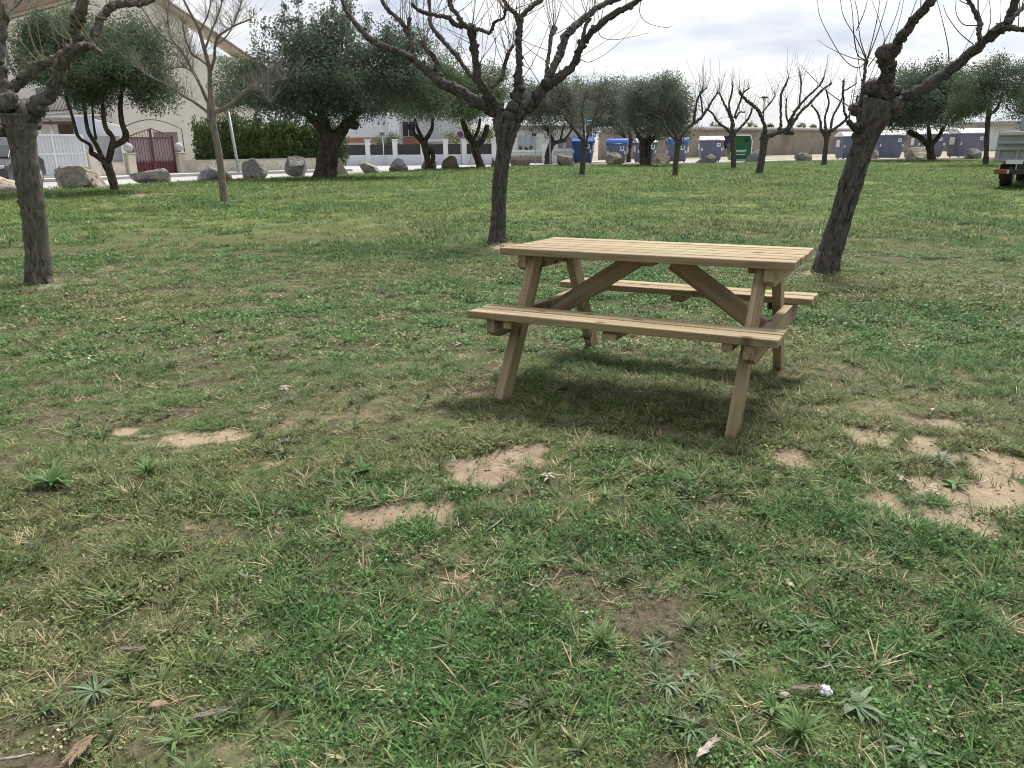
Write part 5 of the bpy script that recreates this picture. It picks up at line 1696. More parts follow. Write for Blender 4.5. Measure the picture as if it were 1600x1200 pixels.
# ---- white arcaded villa further back
VY = 58.0
vx = lambda u, v=225: U(u, v, VY)[0]
vz = lambda v, u=850: U(u, v, VY)[2]
villa = thing('white_villa', (vx(850), VY, 0), 'white villa with arched windows and balustrade beyond the street corner', 'house')
MB().box(((vx(775) + vx(925)) / 2, VY + 3, vz(201) / 2), (vx(925) - vx(775), 6, vz(201))).build('wall', 'white', villa)
MB().prism([(vx(806), vz(201.5)), (vx(838), vz(201.5)), (vx(826), vz(194)), (vx(820), vz(194))], 3, (0, VY + 0.02, 0)).build('gable', 'white', villa)
MB().box(((vx(804) + vx(840)) / 2, VY - 0.1, vz(202)), (vx(840) - vx(804), 0.3, 0.16)).build('cornice', 'tile_grey', villa)
for (u, w, vb, vt) in ((813, 7, 233, 211), (822.5, 8.5, 233, 210), (832, 7, 233, 211), (876, 8, 232, 216), (889, 9, 232, 214), (900, 7, 232, 216)):
    x, hw = vx(u), w / 2 * VY / F_PX
    z0, z1 = vz(vb), vz(vt) - hw
    ring, inner = [], []
    arcp = [(hw * math.cos(q), z1 + hw * math.sin(q)) for q in np.linspace(0, math.pi, 9)]
    outl = [(hw * 1.22 * math.cos(q), z1 + hw * 1.22 * math.sin(q)) for q in np.linspace(0, math.pi, 9)]
    inp = [(hw, z0)] + arcp + [(-hw, z0)]
    outp = [(hw * 1.22, z0)] + outl + [(-hw * 1.22, z0)]
    fr = MB()
    for k in range(len(inp) - 1):
        q = [(x + p[0], VY - yy, p[1]) for yy in (0.12, -0.02) for p in (inp[k], inp[k + 1], outp[k + 1], outp[k])]
        fr.add(q, [(0, 1, 2, 3), (4, 7, 6, 5), (0, 4, 5, 1), (1, 5, 6, 2), (2, 6, 7, 3), (3, 7, 4, 0)])
    fo = fr.build('window', 'white', villa)
    MB().prism([(x + p[0], p[1]) for p in inp], 0.02, (0, VY - 0.03, 0)).build('pane', 'awning' if u < 850 else 'grey_wall', fo)
bal = MB()
for u in np.arange(797, 912, 2.4):
    if 846 < u < 858:
        continue
    bal.lathe([(0.05, vz(241.5)), (0.09, vz(239.5)), (0.05, vz(237)), (0.06, vz(235.6))], (vx(u), VY - 3.2, 0), 6)
bal.build('balustrade', 'white', villa)
for (ua, ub) in ((795, 846), (858, 914)):
    MB().box(((vx(ua) + vx(ub)) / 2, VY - 3.2, vz(235)), (vx(ub) - vx(ua), 0.22, 0.1)).build('handrail', 'white', villa)
    MB().box(((vx(ua) + vx(ub)) / 2, VY - 3.2, vz(243.5) / 2), (vx(ub) - vx(ua), 0.3, vz(241.8))).build('plinth_wall', 'stone_wall' if ua < 800 else 'white', villa)
for u in (848, 857):
    MB().box((vx(u), VY - 3.2, vz(226) / 2), (0.4, 0.4, vz(226)), None, 0.02).build('gate_pillar', 'white', villa)
MB().box(((vx(770) + vx(930)) / 2, VY + 3, vz(200) + 0.08), (vx(930) - vx(770), 6.4, 0.16)).build('roof', 'tile_grey', villa)
for (u, r) in ((813, 3), (822, 2.2), (830, 3.4)):
    shrub('potted_plant', {813: 'small dark potted plant under the first arched window of the villa', 822: 'low potted plant under the middle arched window of the villa', 830: 'pointed potted plant under the third arched window of the villa'}[u],
          [(u, 233 - r * 0.6, r * 0.5, r, 0.2)], VY - 1.6, 'leaf_hedge', u, 8, 0.1, 0.06, 'plant', 20)

# ---- long rendered boundary wall with tile coping behind the containers
BW = np.array([G(u, v)[:2] for (u, v) in ((938, 248.5), (1060, 245.5), (1290, 239.5), (1440, 236), (1640, 233))])
bwall = thing('boundary_wall', (*BW[1], 0), 'long weathered beige wall with tiled coping behind the waste containers', 'wall')
hts = []
for k in range(len(BW) - 1):
    top = (207.5, 206.5, 204.5, 203.0)[k]
    um = (938 + 1060) / 2 if k == 0 else (1060 + 1290) / 2 if k == 1 else (1290 + 1440) / 2 if k == 2 else 1540
    zt = U(um, top, (BW[k][1] + BW[k + 1][1]) / 2)[2]
    zt = 2.25 if k else zt
    hts.append(zt)
    wall_seg(MB(), BW[k], BW[k + 1], -0.1, zt, 0.3).build('wall_section', 'stone_wall', bwall)
    a, b = BW[k], BW[k + 1]
    ln = np.linalg.norm(b - a)
    t = (b - a) / ln
    n = np.array([-t[1], t[0]])
    cp_ = wall_seg(MB(), a, b, zt, zt + 0.08, 0.42, -0.06)
    for s in np.arange(0.1, ln, 0.34):
        p = a + t * s
        cp_.tube([(*(p - n * 0.14), zt + 0.06), (*(p + n * 0.22), zt + 0.34)], [0.13, 0.11], 5)
    o = cp_.build('coping_tiles', 'tile_grey', bwall)
    o['kind'] = 'stuff'
for k, (u, h, w, lab) in enumerate(((1118, 13, 12, 'dark ragged bush beyond the boundary wall beside the olive'), (1175, 12, 9, 'dark prickly plant beyond the wall above the green container'), (1203, 9, 5, 'small upright plant beyond the wall behind the leaning bare mulberry'),
                                  (1252, 9, 8, 'spiky dark plant beyond the wall right of the leaning bare mulberry'), (1270, 7, 6, 'short spiky plant beyond the wall above the flat grey rock'))):
    p = on_line(u, BW, 240)
    shrub('wall_plant', lab, [(u + d, 200 - h * 0.35 + abs(d) * 0.2, w * 0.22, h * 0.55, 0.4) for d in (-w * 0.5, 0, w * 0.5)], p[1] + 1.2, 'leaf_hedge', 20 + k, 22, 0.14, 0.10, 'plant', 18)

# ---- pale low building behind the truck
LY = 98.0
lb = thing('low_building', (U(1590, 238, LY)[0], LY, 0), 'low pale building with a dark flat roof behind the truck', 'building')
x0, x1 = U(1546, 225, LY)[0], U(1720, 225, LY)[0]
zt = U(1580, 196, LY)[2]
MB().box(((x0 + x1) / 2, LY + 4, zt / 2), (x1 - x0, 8, zt)).build('wall', 'blue_white', lb)
MB().box(((x0 + x1) / 2, LY + 3.6, zt + 0.25), (x1 - x0 + 1.2, 9.4, 0.5), None, 0.05).build('roof', 'tile_grey', lb)
for k in range(3):
    o = MB().box((x0 + 2.2 + 3.4 * k, LY - 0.03, zt * 0.55), (1.5, 0.1, 1.3)).build('window', 'white', lb)
    MB().box((x0 + 2.2 + 3.4 * k, LY - 0.09, zt * 0.55), (1.3, 0.03, 1.1)).build('pane', 'glass', o)
# ------------------------------------------------------------------ boulders
def rock(u0, u1, vt, vb, label, seed, m='rock', peak=0.0, flat=0.5, depth=0.8, z=0.0):
    rng = np.random.RandomState(seed)
    c = G((u0 + u1) / 2, vb, z)
    Y = c[1]
    w, h = (u1 - u0) / F_PX * Y, (vb - vt) / F_PX * Y
    vs, fs = ico(3)
    V = np.sign(vs) * np.abs(vs) ** (0.85 - 0.35 * flat)     # blocky to start with
    V = V @ rotz(rng.uniform(0, 1.5)).T
    for _ in range(10):                               # planes cut the block into facets
        n = rng.normal(0, 1, 3) * np.array([1, 1, 0.8])
        n /= np.linalg.norm(n)
        d = rng.uniform(0.50, 0.82)
        e = V @ n - d
        V = V - np.where(e > 0, e, 0)[:, None] * n
    V = V / np.abs(V).max(0)
    V[:, 2] = np.where(V[:, 2] < 0, V[:, 2] * 0.55, V[:, 2])
    zz = (V[:, 2] + 0.55) / 1.55
    sh_ = 1 - 0.45 * np.clip(zz, 0, 1) * (1 - flat)
    V[:, 0] = V[:, 0] * sh_ + peak * zz
    V[:, 1] *= sh_
    V = V + rng.normal(0, 0.016, V.shape)
    lo, hi = V.min(0), V.max(0)
    V = (V - lo) / (hi - lo)
    P = np.stack([(V[:, 0] - 0.5) * w, (V[:, 1] - 0.2) * w * depth, V[:, 2] * (h * 1.12) - 0.12 * h], 1) + np.array([c[0], Y + w * depth * 0.2, z])
    mb = MB().add(P, fs)
    o = mb.build('boulder', m, None, (c[0], Y, z))
    return tag(o, label, 'boulder', 'boulders along the street')


rock(-40, 23, 274, 303, 'pale sloping boulder cut by the edge of the photograph beside the car', 1, 'rock', -0.3, 0.2)
rock(79, 149, 261, 297, 'big pale pyramid-shaped boulder in front of the white gate', 2, 'rock', -0.25, 0.1, 0.7)
rock(196, 258, 265, 287, 'long flat grey-beige slab boulder in front of the red gate', 3, 'rock', 0.0, 0.95, 0.6)
rock(302, 346, 262, 282, 'grey rounded boulder just left of the slender bare trunk', 4, 'rock_grey', 0.0, 0.6)
rock(343, 359, 266, 281, 'small brown stone tucked behind the slender bare trunk', 5, 'rock_brown', 0.1, 0.5)
rock(376, 414, 250, 279, 'grey squared boulder in front of the grey utility pole', 6, 'rock_grey', -0.1, 0.8)
rock(440, 475, 246, 277, 'tall grey and brown boulder left of the carob trunk', 7, 'rock_grey', -0.1, 0.75)
rock(521, 542, 249, 273, 'cream pale boulder touching the carob trunk', 8, 'rock', -0.2, 0.5)
rock(560, 592, 255, 272, 'small two-toned boulder right of the carob', 9, 'rock', 0.0, 0.85)
rock(607, 637, 248.5, 269.5, 'blue-grey domed boulder below the small plate sign', 10, 'rock_grey', -0.2, 0.4)
rock(657, 681, 252, 265.5, 'low grey boulder behind the thin forked trunk', 11, 'rock_grey', 0.0, 0.6)
rock(689, 717, 245, 264.5, 'brown rounded boulder beside the round blue sign', 12, 'rock_brown', 0.0, 0.4)
rock(767, 781, 247, 263, 'grey boulder mostly hidden behind the table mulberry trunk', 13, 'rock_grey', 0.0, 0.7)
rock(798, 829, 250.5, 261, 'long low brown-grey boulder right of the table mulberry trunk', 14, 'rock_brown', 0.0, 0.95, 0.6)
rock(871, 897, 241.5, 260.5, 'squared brown-grey boulder just right of the globe lamp', 15, 'rock_brown', 0.0, 0.95)
rock(947, 973, 239.5, 259, 'pointed pale boulder in front of the first bright blue lid', 16, 'rock', -0.1, 0.15)
rock(1019, 1049, 242, 257.5, 'dark low mossy boulder right of the double-trunked olive', 17, 'rock_brown', 0.0, 0.7)
rock(1090, 1121, 242, 256.5, 'dark flat slab boulder in front of the purplish bin', 18, 'rock_grey', 0.0, 0.95, 0.6)
rock(1165, 1196, 235.5, 254.5, 'triangular pale violet-grey boulder beside the green container', 19, 'rock_grey', 0.25, 0.05)
rock(1244, 1272, 239, 253, 'flat-topped grey boulder standing alone before the beige wall', 20, 'rock', 0.0, 0.9)
rock(1360, 1376, 234.5, 250, 'pale boulder half hidden behind the leaning mulberry trunk', 21, 'rock', 0.1, 0.6)
rock(1425, 1466, 231, 250, 'pale slanting slab boulder behind the trunk of the flat-topped evergreen', 22, 'rock', 0.1, 0.4)
rock(1512, 1538, 232, 248.5, 'grey boulder beside the slim trunk of the airy evergreen', 23, 'rock_grey', 0.0, 0.6)


# ------------------------------------------------------------------ waste containers
def container(u0, u1, vt, vb, label, body='bin_body', lid='lid_white', round_lid=False, yaw=0.25, mark='dot'):
    c = G((u0 + u1) / 2, vb, -0.02)
    Y = c[1]
    w, h = (u1 - u0) / F_PX * Y, (vb - vt) / F_PX * Y
    w = 0.92 * w / (math.cos(yaw) + 0.55 * abs(math.sin(yaw)))
    d = w * 0.72
    hb = h * (0.72 if round_lid else 0.80)
    root = thing('waste_container', (0, 0, 0), label, 'waste container', 'waste containers along the far street')

    def taper(z0, z1, w0, d0, w1, d1):
        return [(-w0 / 2, -d0 / 2, z0), (w0 / 2, -d0 / 2, z0), (w0 / 2, d0 / 2, z0), (-w0 / 2, d0 / 2, z0), (-w1 / 2, -d1 / 2, z1), (w1 / 2, -d1 / 2, z1), (w1 / 2, d1 / 2, z1), (-w1 / 2, d1 / 2, z1)]
    BF = [(0, 3, 2, 1), (4, 5, 6, 7), (0, 1, 5, 4), (1, 2, 6, 5), (2, 3, 7, 6), (3, 0, 4, 7)]
    b = MB().add(taper(0.10, hb * 0.5, w * 0.80, d * 0.78, w * 0.92, d * 0.92), BF).add(taper(hb * 0.5, hb, w * 0.92, d * 0.92, w, d), BF)
    b.add(taper(hb - 0.02, hb + 0.05, w * 1.03, d * 1.03, w * 1.04, d * 1.04), BF)
    for k in (-0.3, 0, 0.3):                              # ribs down the front
        b.add([(x + k * w, y - 0.012, z) for (x, y, z) in taper(0.14, hb * 0.5, 0.05, d * 0.79, 0.05, d * 0.925)], BF)
    bo = b.build('body', body, root)
    lm = MB()
    if round_lid:
        n = 9
        for (x0, x1) in ((-w * 0.52, w * 0.52),):
            prof = [(d * 0.53 * math.cos(q), hb + 0.05 + (h - hb - 0.05) * math.sin(q)) for q in np.linspace(0, math.pi, n)]
            vs = [(x0, y, z) for (y, z) in prof] + [(x1, y, z) for (y, z) in prof]
            lm.add(vs, [(i, i + 1, i + 1 + n, i + n) for i in range(n - 1)] + [tuple(range(n - 1, -1, -1)), tuple(range(n, 2 * n))], None, False)
    else:
        lm.add(taper(hb + 0.05, hb + 0.10, w * 1.06, d * 1.06, w * 1.06, d * 1.06), BF)
        lm.add(taper(hb + 0.10, h * 0.985, w * 1.05, d * 1.05, w * 1.0, d * 0.42), BF)
        lm.add(taper(h * 0.985, h, w * 1.0, d * 0.42, w * 0.97, d * 0.36), BF)
    lo = lm.build('lid', lid, root)
    MB().tube([(-w * 0.3, -d * 0.55, hb + 0.10), (w * 0.3, -d * 0.55, hb + 0.10)], [0.02, 0.02], 6).build('lid_handle', 'steel', lo)
    for sx in (-1, 1):
        MB().box((sx * w * 0.5, 0, hb * 0.72), (0.09, d * 0.34, hb * 0.32), None, 0.02).build('lifting_bracket', 'lid_white' if mark != 'none' else 'steel', root)
        for sy in (-1, 1):
            wl_ = MB().tube([(sx * w * 0.34 - 0.03, sy * d * 0.3, 0.07), (sx * w * 0.34 + 0.03, sy * d * 0.3, 0.07)], [0.075, 0.075], 10).build('wheel', 'black', root)
    MB().box((0, -d * 0.46, 0.10), (w * 0.5, 0.06, 0.04)).build('foot_pedal', 'steel', root)
    sz = 0.26 * min(1.0, w / 1.3)
    yf = -d * 0.5 + 0.0
    st = MB().box((w * 0.28, yf - 0.012, hb * 0.82), (sz, 0.012, sz)).build('sticker', 'sticker', bo)
    MB().box((w * 0.28, yf - 0.021, hb * 0.82 + (0.02 if mark == 'dot' else 0)), (sz * 0.5, 0.004, sz * (0.55 if mark == 'dot' else 0.3))).build('printed_mark', 'bin_navy', bo)
    for sx in (-1, 1):
        MB().box((sx * w * 0.42, yf + 0.0, hb * 0.60), (sz * 0.35, 0.03, sz * 0.75)).build('reflector', 'sticker', bo)
    root.location = (c[0], Y + d * 0.4, -0.02)
    root.rotation_euler[2] = yaw
    return root


container(893, 930, 218, 256, 'navy recycling container with blue lid behind the low-forking mulberry', 'bin_navy', 'lid_blue', False, -0.25)
container(947, 983, 219.5, 255.5, 'grey-blue container with bright rounded blue lid behind the pointed boulder', 'bin_body', 'lid_blue', True, -0.25)
container(990, 1026, 219.5, 255.5, 'grey-blue container with white lid behind the double olive trunk', 'bin_body', 'lid_white', False, 0.15)
container(1040, 1078, 218, 254.5, 'grey-blue container with rounded blue lid partly hidden by a bare mulberry trunk', 'bin_body', 'lid_blue', True, -0.3)
container(1092, 1131, 216, 252.5, 'purplish container with white lid and a garment hanging at its side', 'bin_purple', 'lid_white', False, -0.1, 'bar')
container(1309, 1352, 209.5, 249, 'grey-blue container with pale lid just left of the leaning mulberry trunk', 'bin_body', 'lid_white', False, 0.1, 'bar')
container(1369, 1412, 207.5, 248.5, 'grey-blue container with pale lid just right of the leaning mulberry trunk', 'bin_body', 'lid_white', False, -0.12, 'bar')
container(1428, 1476, 206, 247, 'grey container behind the trunk of the flat-topped evergreen', 'bin_purple', 'lid_white', False, -0.1, 'bar')
container(1487, 1538, 204.5, 246.5, 'purplish-grey container nearest to the grey truck', 'bin_purple', 'lid_white', False, 0.12, 'bar')

# green glass bank with angled sides
gc = G(1159, 251.5, -0.02)
gw, gh = 29 / F_PX * gc[1], 36.5 / F_PX * gc[1]
glass_bank = thing('glass_bank', (gc[0] - 0.1, gc[1] + 0.4, -0.02), 'dark green bottle bank with white edges behind a bare mulberry', 'waste container')
hexp = [(-gw * 0.42, 0.06), (gw * 0.42, 0.06), (gw * 0.52, gh * 0.25), (gw * 0.52, gh * 0.78), (gw * 0.40, gh), (-gw * 0.40, gh), (-gw * 0.52, gh * 0.78), (-gw * 0.52, gh * 0.25)]


def gpart(mb, name, m, par=None):
    me = mb.mesh(name)
    me.materials.append(MT[m])
    o = bpy.data.objects.new(name, me)
    COL.objects.link(o)
    o.parent = par or glass_bank
    return o


gb = gpart(MB().prism(hexp, 1.1, (0, -0.4, 0)), 'body', 'bin_green')
edge_ = MB()
for k in range(8):
    p, q = hexp[k], hexp[(k + 1) % 8]
    edge_.tube([(p[0], -0.41, p[1]), (q[0], -0.41, q[1])], [0.035, 0.035], 6)
gpart(edge_, 'edge_trim', 'sticker')
gpart(MB().lathe([(0.13, 0), (0.13, 0.04), (0.09, 0.04)], (0, 0, 0), 14), 'bottle_opening', 'black').matrix_local = Matrix.Translation((gw * 0.26, -0.40, gh * 0.80)) @ Matrix.Rotation(math.pi / 2, 4, 'X')
for k, (ww_, zz) in enumerate(((0.62, 0.42), (0.5, 0.36), (0.46, 0.26))):
    gpart(MB().box((-0.05, -0.406, gh * zz), (gw * ww_, 0.008, 0.045)), 'printed_line', 'sticker', gb)
gpart(MB().box((0, -0.1, 0.03), (gw * 0.7, 0.9, 0.06)), 'base', 'steel')

# purple garment hanging between the containers
pc_ = U(1135, 222, gc[1] - 0.2)
n1, n2 = 10, 12
vs, fs = [], []
for i in range(n1):
    for j in range(n2):
        s, q = i / (n1 - 1) - 0.5, j / (n2 - 1)
        wdt = 0.62 * (0.75 + 0.35 * math.sin(q * 5.0 + 1)) * (1 - 0.25 * q)
        vs.append((pc_[0] + s * wdt + 0.06 * math.sin(q * 7), pc_[1] + 0.07 * math.sin(s * 14 + q * 3) + 0.05 * math.sin(q * 9), pc_[2] + 0.42 - q * 0.85 + 0.10 * math.sin(s * 9) * q))
fs = [(i * n2 + j, (i + 1) * n2 + j, (i + 1) * n2 + j + 1, i * n2 + j + 1) for i in range(n1 - 1) for j in range(n2 - 1)]
gm = MB().add(vs, fs, None, True)
og = gm.build('garment', 'purple', None, tuple(pc_))
sol = og.modifiers.new('thickness', 'SOLIDIFY')
sol.thickness = 0.03
tag(og, 'crumpled purple garment hanging at the side of the purplish container', 'garment')


# ------------------------------------------------------------------ street furniture
def pole(name, label, cat, base, top, r, m='steel', z=-0.02):
    b = G(*base, z)
    t_ = U(*top, b[1])
    root = thing(name, b, label, cat)
    MB().tube([b, b + (t_ - b) * 0.03, t_], [r * 1.3, r, r * 0.9], 8).build('post', m, root)
    return root, b, t_


r_, b, t_ = pole('street_lamp', 'grey-green street lamp with round frosted globe beside the small olive', 'street lamp', (860, 258.5), (858, 170), 0.055)
MB().lathe([(0.05, 0), (0.10, 0.06), (0.10, 0.10)], tuple(t_), 12).build('collar', 'steel', r_)
MB().lathe([(0.08, 0.08), (0.19, 0.16), (0.25, 0.30), (0.24, 0.40), (0.17, 0.52), (0.06, 0.57), (0.01, 0.575)], tuple(t_), 16).build('globe', 'globe', r_)
MB().lathe([(0.252, 0.30), (0.20, 0.49), (0.07, 0.585), (0.01, 0.59)], tuple(t_), 16).build('reflector_cap', 'globe', r_)
r_, b, t_ = pole('street_lamp', 'far street lamp with flat disc hood among the bare branches', 'street lamp', (1191, 248), (1194, 158), 0.05, 'iron')
MB().lathe([(0.06, 0), (0.10, 0.08), (0.16, 0.22), (0.09, 0.24)], tuple(t_), 10).build('lantern', 'lamp_glass', r_)
MB().lathe([(0.30, 0.23), (0.28, 0.29), (0.14, 0.38), (0.01, 0.40)], tuple(t_), 14).build('hood', 'iron', r_)
r_, b, t_ = pole('utility_pole', 'plain grey utility pole in front of the cypress hedge', 'pole', (374, 273), (354, 160), 0.075)
MB().lathe([(0.08, 0), (0.08, 0.06), (0.02, 0.09)], tuple(t_), 8).build('cap', 'steel', r_)


def disc(name, c, r, m, parent, th=0.02, front=0.0):
    o = MB().tube([(c[0], c[1] - front, c[2]), (c[0], c[1] - front - th, c[2])], [r, r], 20).build(name, m, parent)
    return o


r_, b, t_ = pole('road_sign', 'round blue no-parking sign with red border on a steel post', 'road sign', (721.5, 258), (719, 203.5), 0.035)
c_ = U(719, 209.5, b[1] - 0.05)
pl_ = disc('sign_ring', c_, 0.19, 'sign_red', r_)
disc('sign_face', c_, 0.155, 'sign_blue', pl_, 0.004, 0.021)
for a_ in (1,):
    MB().box((c_[0], c_[1] - 0.027, c_[2]), (0.30, 0.003, 0.035), roty(math.radians(45))).build('diagonal_bar', 'sign_red', pl_)
r_, b, t_ = pole('plate_sign', 'slim post with a small grey plate before the panel wall', 'road sign', (601, 258.5), (597, 205), 0.03, 'lid_white')
c_ = U(597, 209.5, b[1] - 0.05)
p_2 = MB().box(c_, (0.34, 0.02, 0.26), None, 0.004).build('sign_plate', 'steel', r_)
for k in (-0.05, 0.05):
    MB().box((c_[0], c_[1] - 0.013, c_[2] + k), (0.22, 0.004, 0.04)).build('printed_line', 'iron', p_2)
r_, b, t_ = pole('plate_sign', 'steel post with a dark small plate in front of the arched villa', 'road sign', (837, 256.5), (836, 203), 0.03)
c_ = U(834.5, 210.5, b[1] - 0.05)
MB().box(c_, (0.30, 0.02, 0.17), None, 0.004).build('sign_plate', 'iron', r_)
r_, b, t_ = pole('sign_post', 'bare dark post between the plate sign and the globe lamp', 'post', (844.5, 251), (844, 200), 0.035, 'iron')
MB().lathe([(0.05, 0), (0.05, 0.05), (0.01, 0.08)], tuple(t_), 8).build('cap', 'iron', r_)
r_, b, t_ = pole('street_plate', 'blue-green rectangular street plate on a pale post above the navy container', 'street sign', (914, 258), (914.5, 184), 0.03, 'lid_white')
c_ = U(922, 188.5, b[1] - 0.05)
p_2 = MB().box(c_, (0.56, 0.02, 0.26), None, 0.004).build('sign_plate', 'sign_teal', r_)
MB().box((c_[0], c_[1] - 0.014, c_[2]), (0.40, 0.004, 0.05)).build('printed_line', 'sticker', p_2)
b, t_ = G(733.5, 258), U(739, 224, G(733.5, 258)[1])
tag(MB().tube([b, t_], [0.035, 0.03], 6).build('wooden_stake', 'straw', None, tuple(b)), 'thin pale stake leaning between the round sign and the forked tree', 'stake')


# ------------------------------------------------------------------ vehicles at the picture edges
def at_frame(root, mb, name, m, par=None):
    me = mb.mesh(name)
    me.materials.append(MT[m])
    o = bpy.data.objects.new(name, me)
    COL.objects.link(o)
    o.parent = par or root
    return o


def wheel(root, x, y, r, wd_, hub='steel'):
    w = at_frame(root, MB().tube([(x - wd_ / 2, y, r), (x - wd_ * 0.42, y, r), (x + wd_ * 0.42, y, r), (x + wd_ / 2, y, r)], [r * 0.92, r, r, r * 0.92], 20), 'wheel', 'black')
    at_frame(root, MB().tube([(x - wd_ * 0.53, y, r), (x + wd_ * 0.53, y, r)], [r * 0.58, r * 0.58], 14), 'rim', hub, w)
    return w


# truck: local frame x right, y forward (away from the tailgate), z up
TY = 21.0
tx0 = U(1548, 250, TY)[0]
truck = thing('tipper_truck', (tx0 + 1.22, TY, 0.02), 'pale grey tipper truck with ribbed tailgate cut by the edge of the photograph', 'truck')
truck.rotation_euler[2] = math.radians(-40)
zt = U(1575, 203.5, TY)[2]
zb_ = U(1575, 256, TY)[2]
W2 = 0.95
tg = at_frame(truck, MB().box((0, 0.03, (zt + zb_) / 2 - 0.02), (2 * W2, 0.05, zt - zb_ - 0.06), None, 0.01), 'tailgate', 'truck_grey')
for (z, hgt) in ((zt - 0.10, 0.10), (zt - 0.34, 0.07), (zb_ + 0.36, 0.07), (zb_ + 0.06, 0.09)):
    at_frame(truck, MB().box((0, -0.03, z), (2 * W2, 0.09, hgt), None, 0.015), 'rib', 'truck_white' if z > zt - 0.2 else 'truck_grey', tg)
for k in range(5):
    at_frame(truck, MB().box((-W2 + 0.06 + k * (2 * W2 - 0.12) / 4, -0.02, zb_ + 0.2), (0.07, 0.07, 0.36), None, 0.01), 'upright', 'truck_grey', tg)
at_frame(truck, MB().box((-W2 + 0.48, -0.085, zb_ + 0.02), (0.40, 0.012, 0.11)), 'number_plate', 'sticker', tg)
for sx in (-1, 1):
    sd = at_frame(truck, MB().box((sx * (W2 - 0.02), 1.75, (zt + zb_) / 2), (0.05, 3.36, zt - zb_), None, 0.01), 'side_board', 'truck_grey')
    for k in range(4):
        at_frame(truck, MB().box((sx * (W2 + 0.03), 0.3 + k * 0.95, (zt + zb_) / 2), (0.06, 0.08, zt - zb_ - 0.04), None, 0.01), 'rib', 'truck_grey', sd)
at_frame(truck, MB().box((0, 1.75, zb_ + 0.03), (2 * W2 - 0.1, 3.3, 0.06)), 'bed_floor', 'truck_grey')
at_frame(truck, MB().box((0, 3.5, zt / 2 + 0.55), (2 * W2, 0.06, zt + 0.05 - zb_ + 0.35)), 'headboard', 'truck_grey')
at_frame(truck, MB().box((0, 2.4, 0.62), (0.8, 4.9, 0.16), None, 0.02), 'chassis', 'iron')
bu = at_frame(truck, MB().box((0, -0.22, 0.48), (2 * W2 - 0.16, 0.10, 0.13), None, 0.02), 'bumper_bar', 'iron')
for sx in (-1, 1):
    at_frame(truck, MB().box((sx * 0.5, -0.05, 0.56), (0.08, 0.35, 0.10)), 'bracket', 'iron', bu)
    tl_ = at_frame(truck, MB().box((sx * (W2 - 0.22), -0.29, 0.485), (0.30, 0.05, 0.12), None, 0.01), 'tail_lamp', 'orange')
    at_frame(truck, MB().box((sx * (W2 - 0.40), -0.295, 0.485), (0.05, 0.05, 0.11), None, 0.008), 'lens', 'lamp_glass', tl_)
    wheel(truck, sx * 0.72, 1.0, 0.36, 0.26)
    wheel(truck, sx * 0.74, 4.25, 0.36, 0.24)
    at_frame(truck, MB().box((sx * 0.72, 0.50, 0.46), (0.28, 0.02, 0.40)), 'mud_flap', 'black')
at_frame(truck, MB().tube([(-0.1, 0.1, 0.7), (0.25, 0.0, 0.78), (0.7, -0.05, 0.74)], [0.09, 0.1, 0.07], 8), 'tow_hitch', 'black')
cabp = [(3.65, 0.55), (5.35, 0.55), (5.4, 1.05), (5.15, 1.3), (4.75, 2.05), (3.7, 2.1)]
cab_ = at_frame(truck, MB().prism(cabp, 1.8, (-0.9, 0, 0), (0, 1, 0), (0, 0, 1), (1, 0, 0)), 'cab', 'truck_white')
at_frame(truck, MB().box((0, 3.63, 1.65), (1.3, 0.03, 0.5)), 'rear_window', 'glass', cab_)
for sx in (-1, 1):
    at_frame(truck, MB().prism([(3.85, 1.3), (4.95, 1.3), (4.65, 1.92), (3.85, 1.95)], 0.02, (sx * 0.905 - 0.01, 0, 0), (0, 1, 0), (0, 0, 1), (1, 0, 0)), 'side_window', 'glass', cab_)
    at_frame(truck, MB().box((sx * 0.62, 5.4, 0.85), (0.32, 0.06, 0.2), None, 0.02), 'headlight', 'lamp_glass', cab_)

# car: front towards the lawn, mostly outside the picture
cq = U(-14, 290, 27.0)
car = thing('parked_car', (cq[0] - 0.45, 28.4, -0.02), 'dark parked car cut by the edge of the photograph behind the pale ridged trunk', 'car')
car.rotation_euler[2] = math.radians(14)
prof = [(-1.95, 0.35), (-1.98, 0.62), (-1.85, 0.80), (-1.05, 0.98), (-0.35, 1.42), (0.95, 1.46), (1.75, 1.05), (1.98, 0.95), (2.0, 0.4), (1.9, 0.28), (-1.85, 0.25)]
secs = []
for (xk, sc_) in ((-0.86, 0.90), (-0.80, 0.97), (-0.5, 1.0), (0.5, 1.0), (0.80, 0.97), (0.86, 0.90)):
    secs.append([(xk * (1.0 if z < 1.0 else 0.82), y, 0.25 + (z - 0.25) * sc_) for (y, z) in prof])
n = len(prof)
vs = [p for s in secs for p in s]
fs = [(i * n + k, i * n + (k + 1) % n, (i + 1) * n + (k + 1) % n, (i + 1) * n + k) for i in range(len(secs) - 1) for k in range(n)]
fs += [tuple(range(n - 1, -1, -1)), tuple((len(secs) - 1) * n + k for k in range(n))]
cb = at_frame(car, MB().add(vs, fs, None, False), 'body', 'car_paint')
bv = cb.modifiers.new('soft_edges', 'BEVEL')
bv.width = 0.05
bv.segments = 2
at_frame(car, MB().add([(-0.66, -1.02, 1.03), (0.66, -1.02, 1.03), (0.60, -0.40, 1.425), (-0.60, -0.40, 1.425), (-0.66, -0.98, 0.98), (0.66, -0.98, 0.98), (0.60, -0.36, 1.37), (-0.60, -0.36, 1.37)],
                       [(0, 1, 2, 3), (7, 6, 5, 4), (0, 4, 5, 1), (1, 5, 6, 2), (2, 6, 7, 3), (3, 7, 4, 0)]), 'windscreen', 'glass', cb)
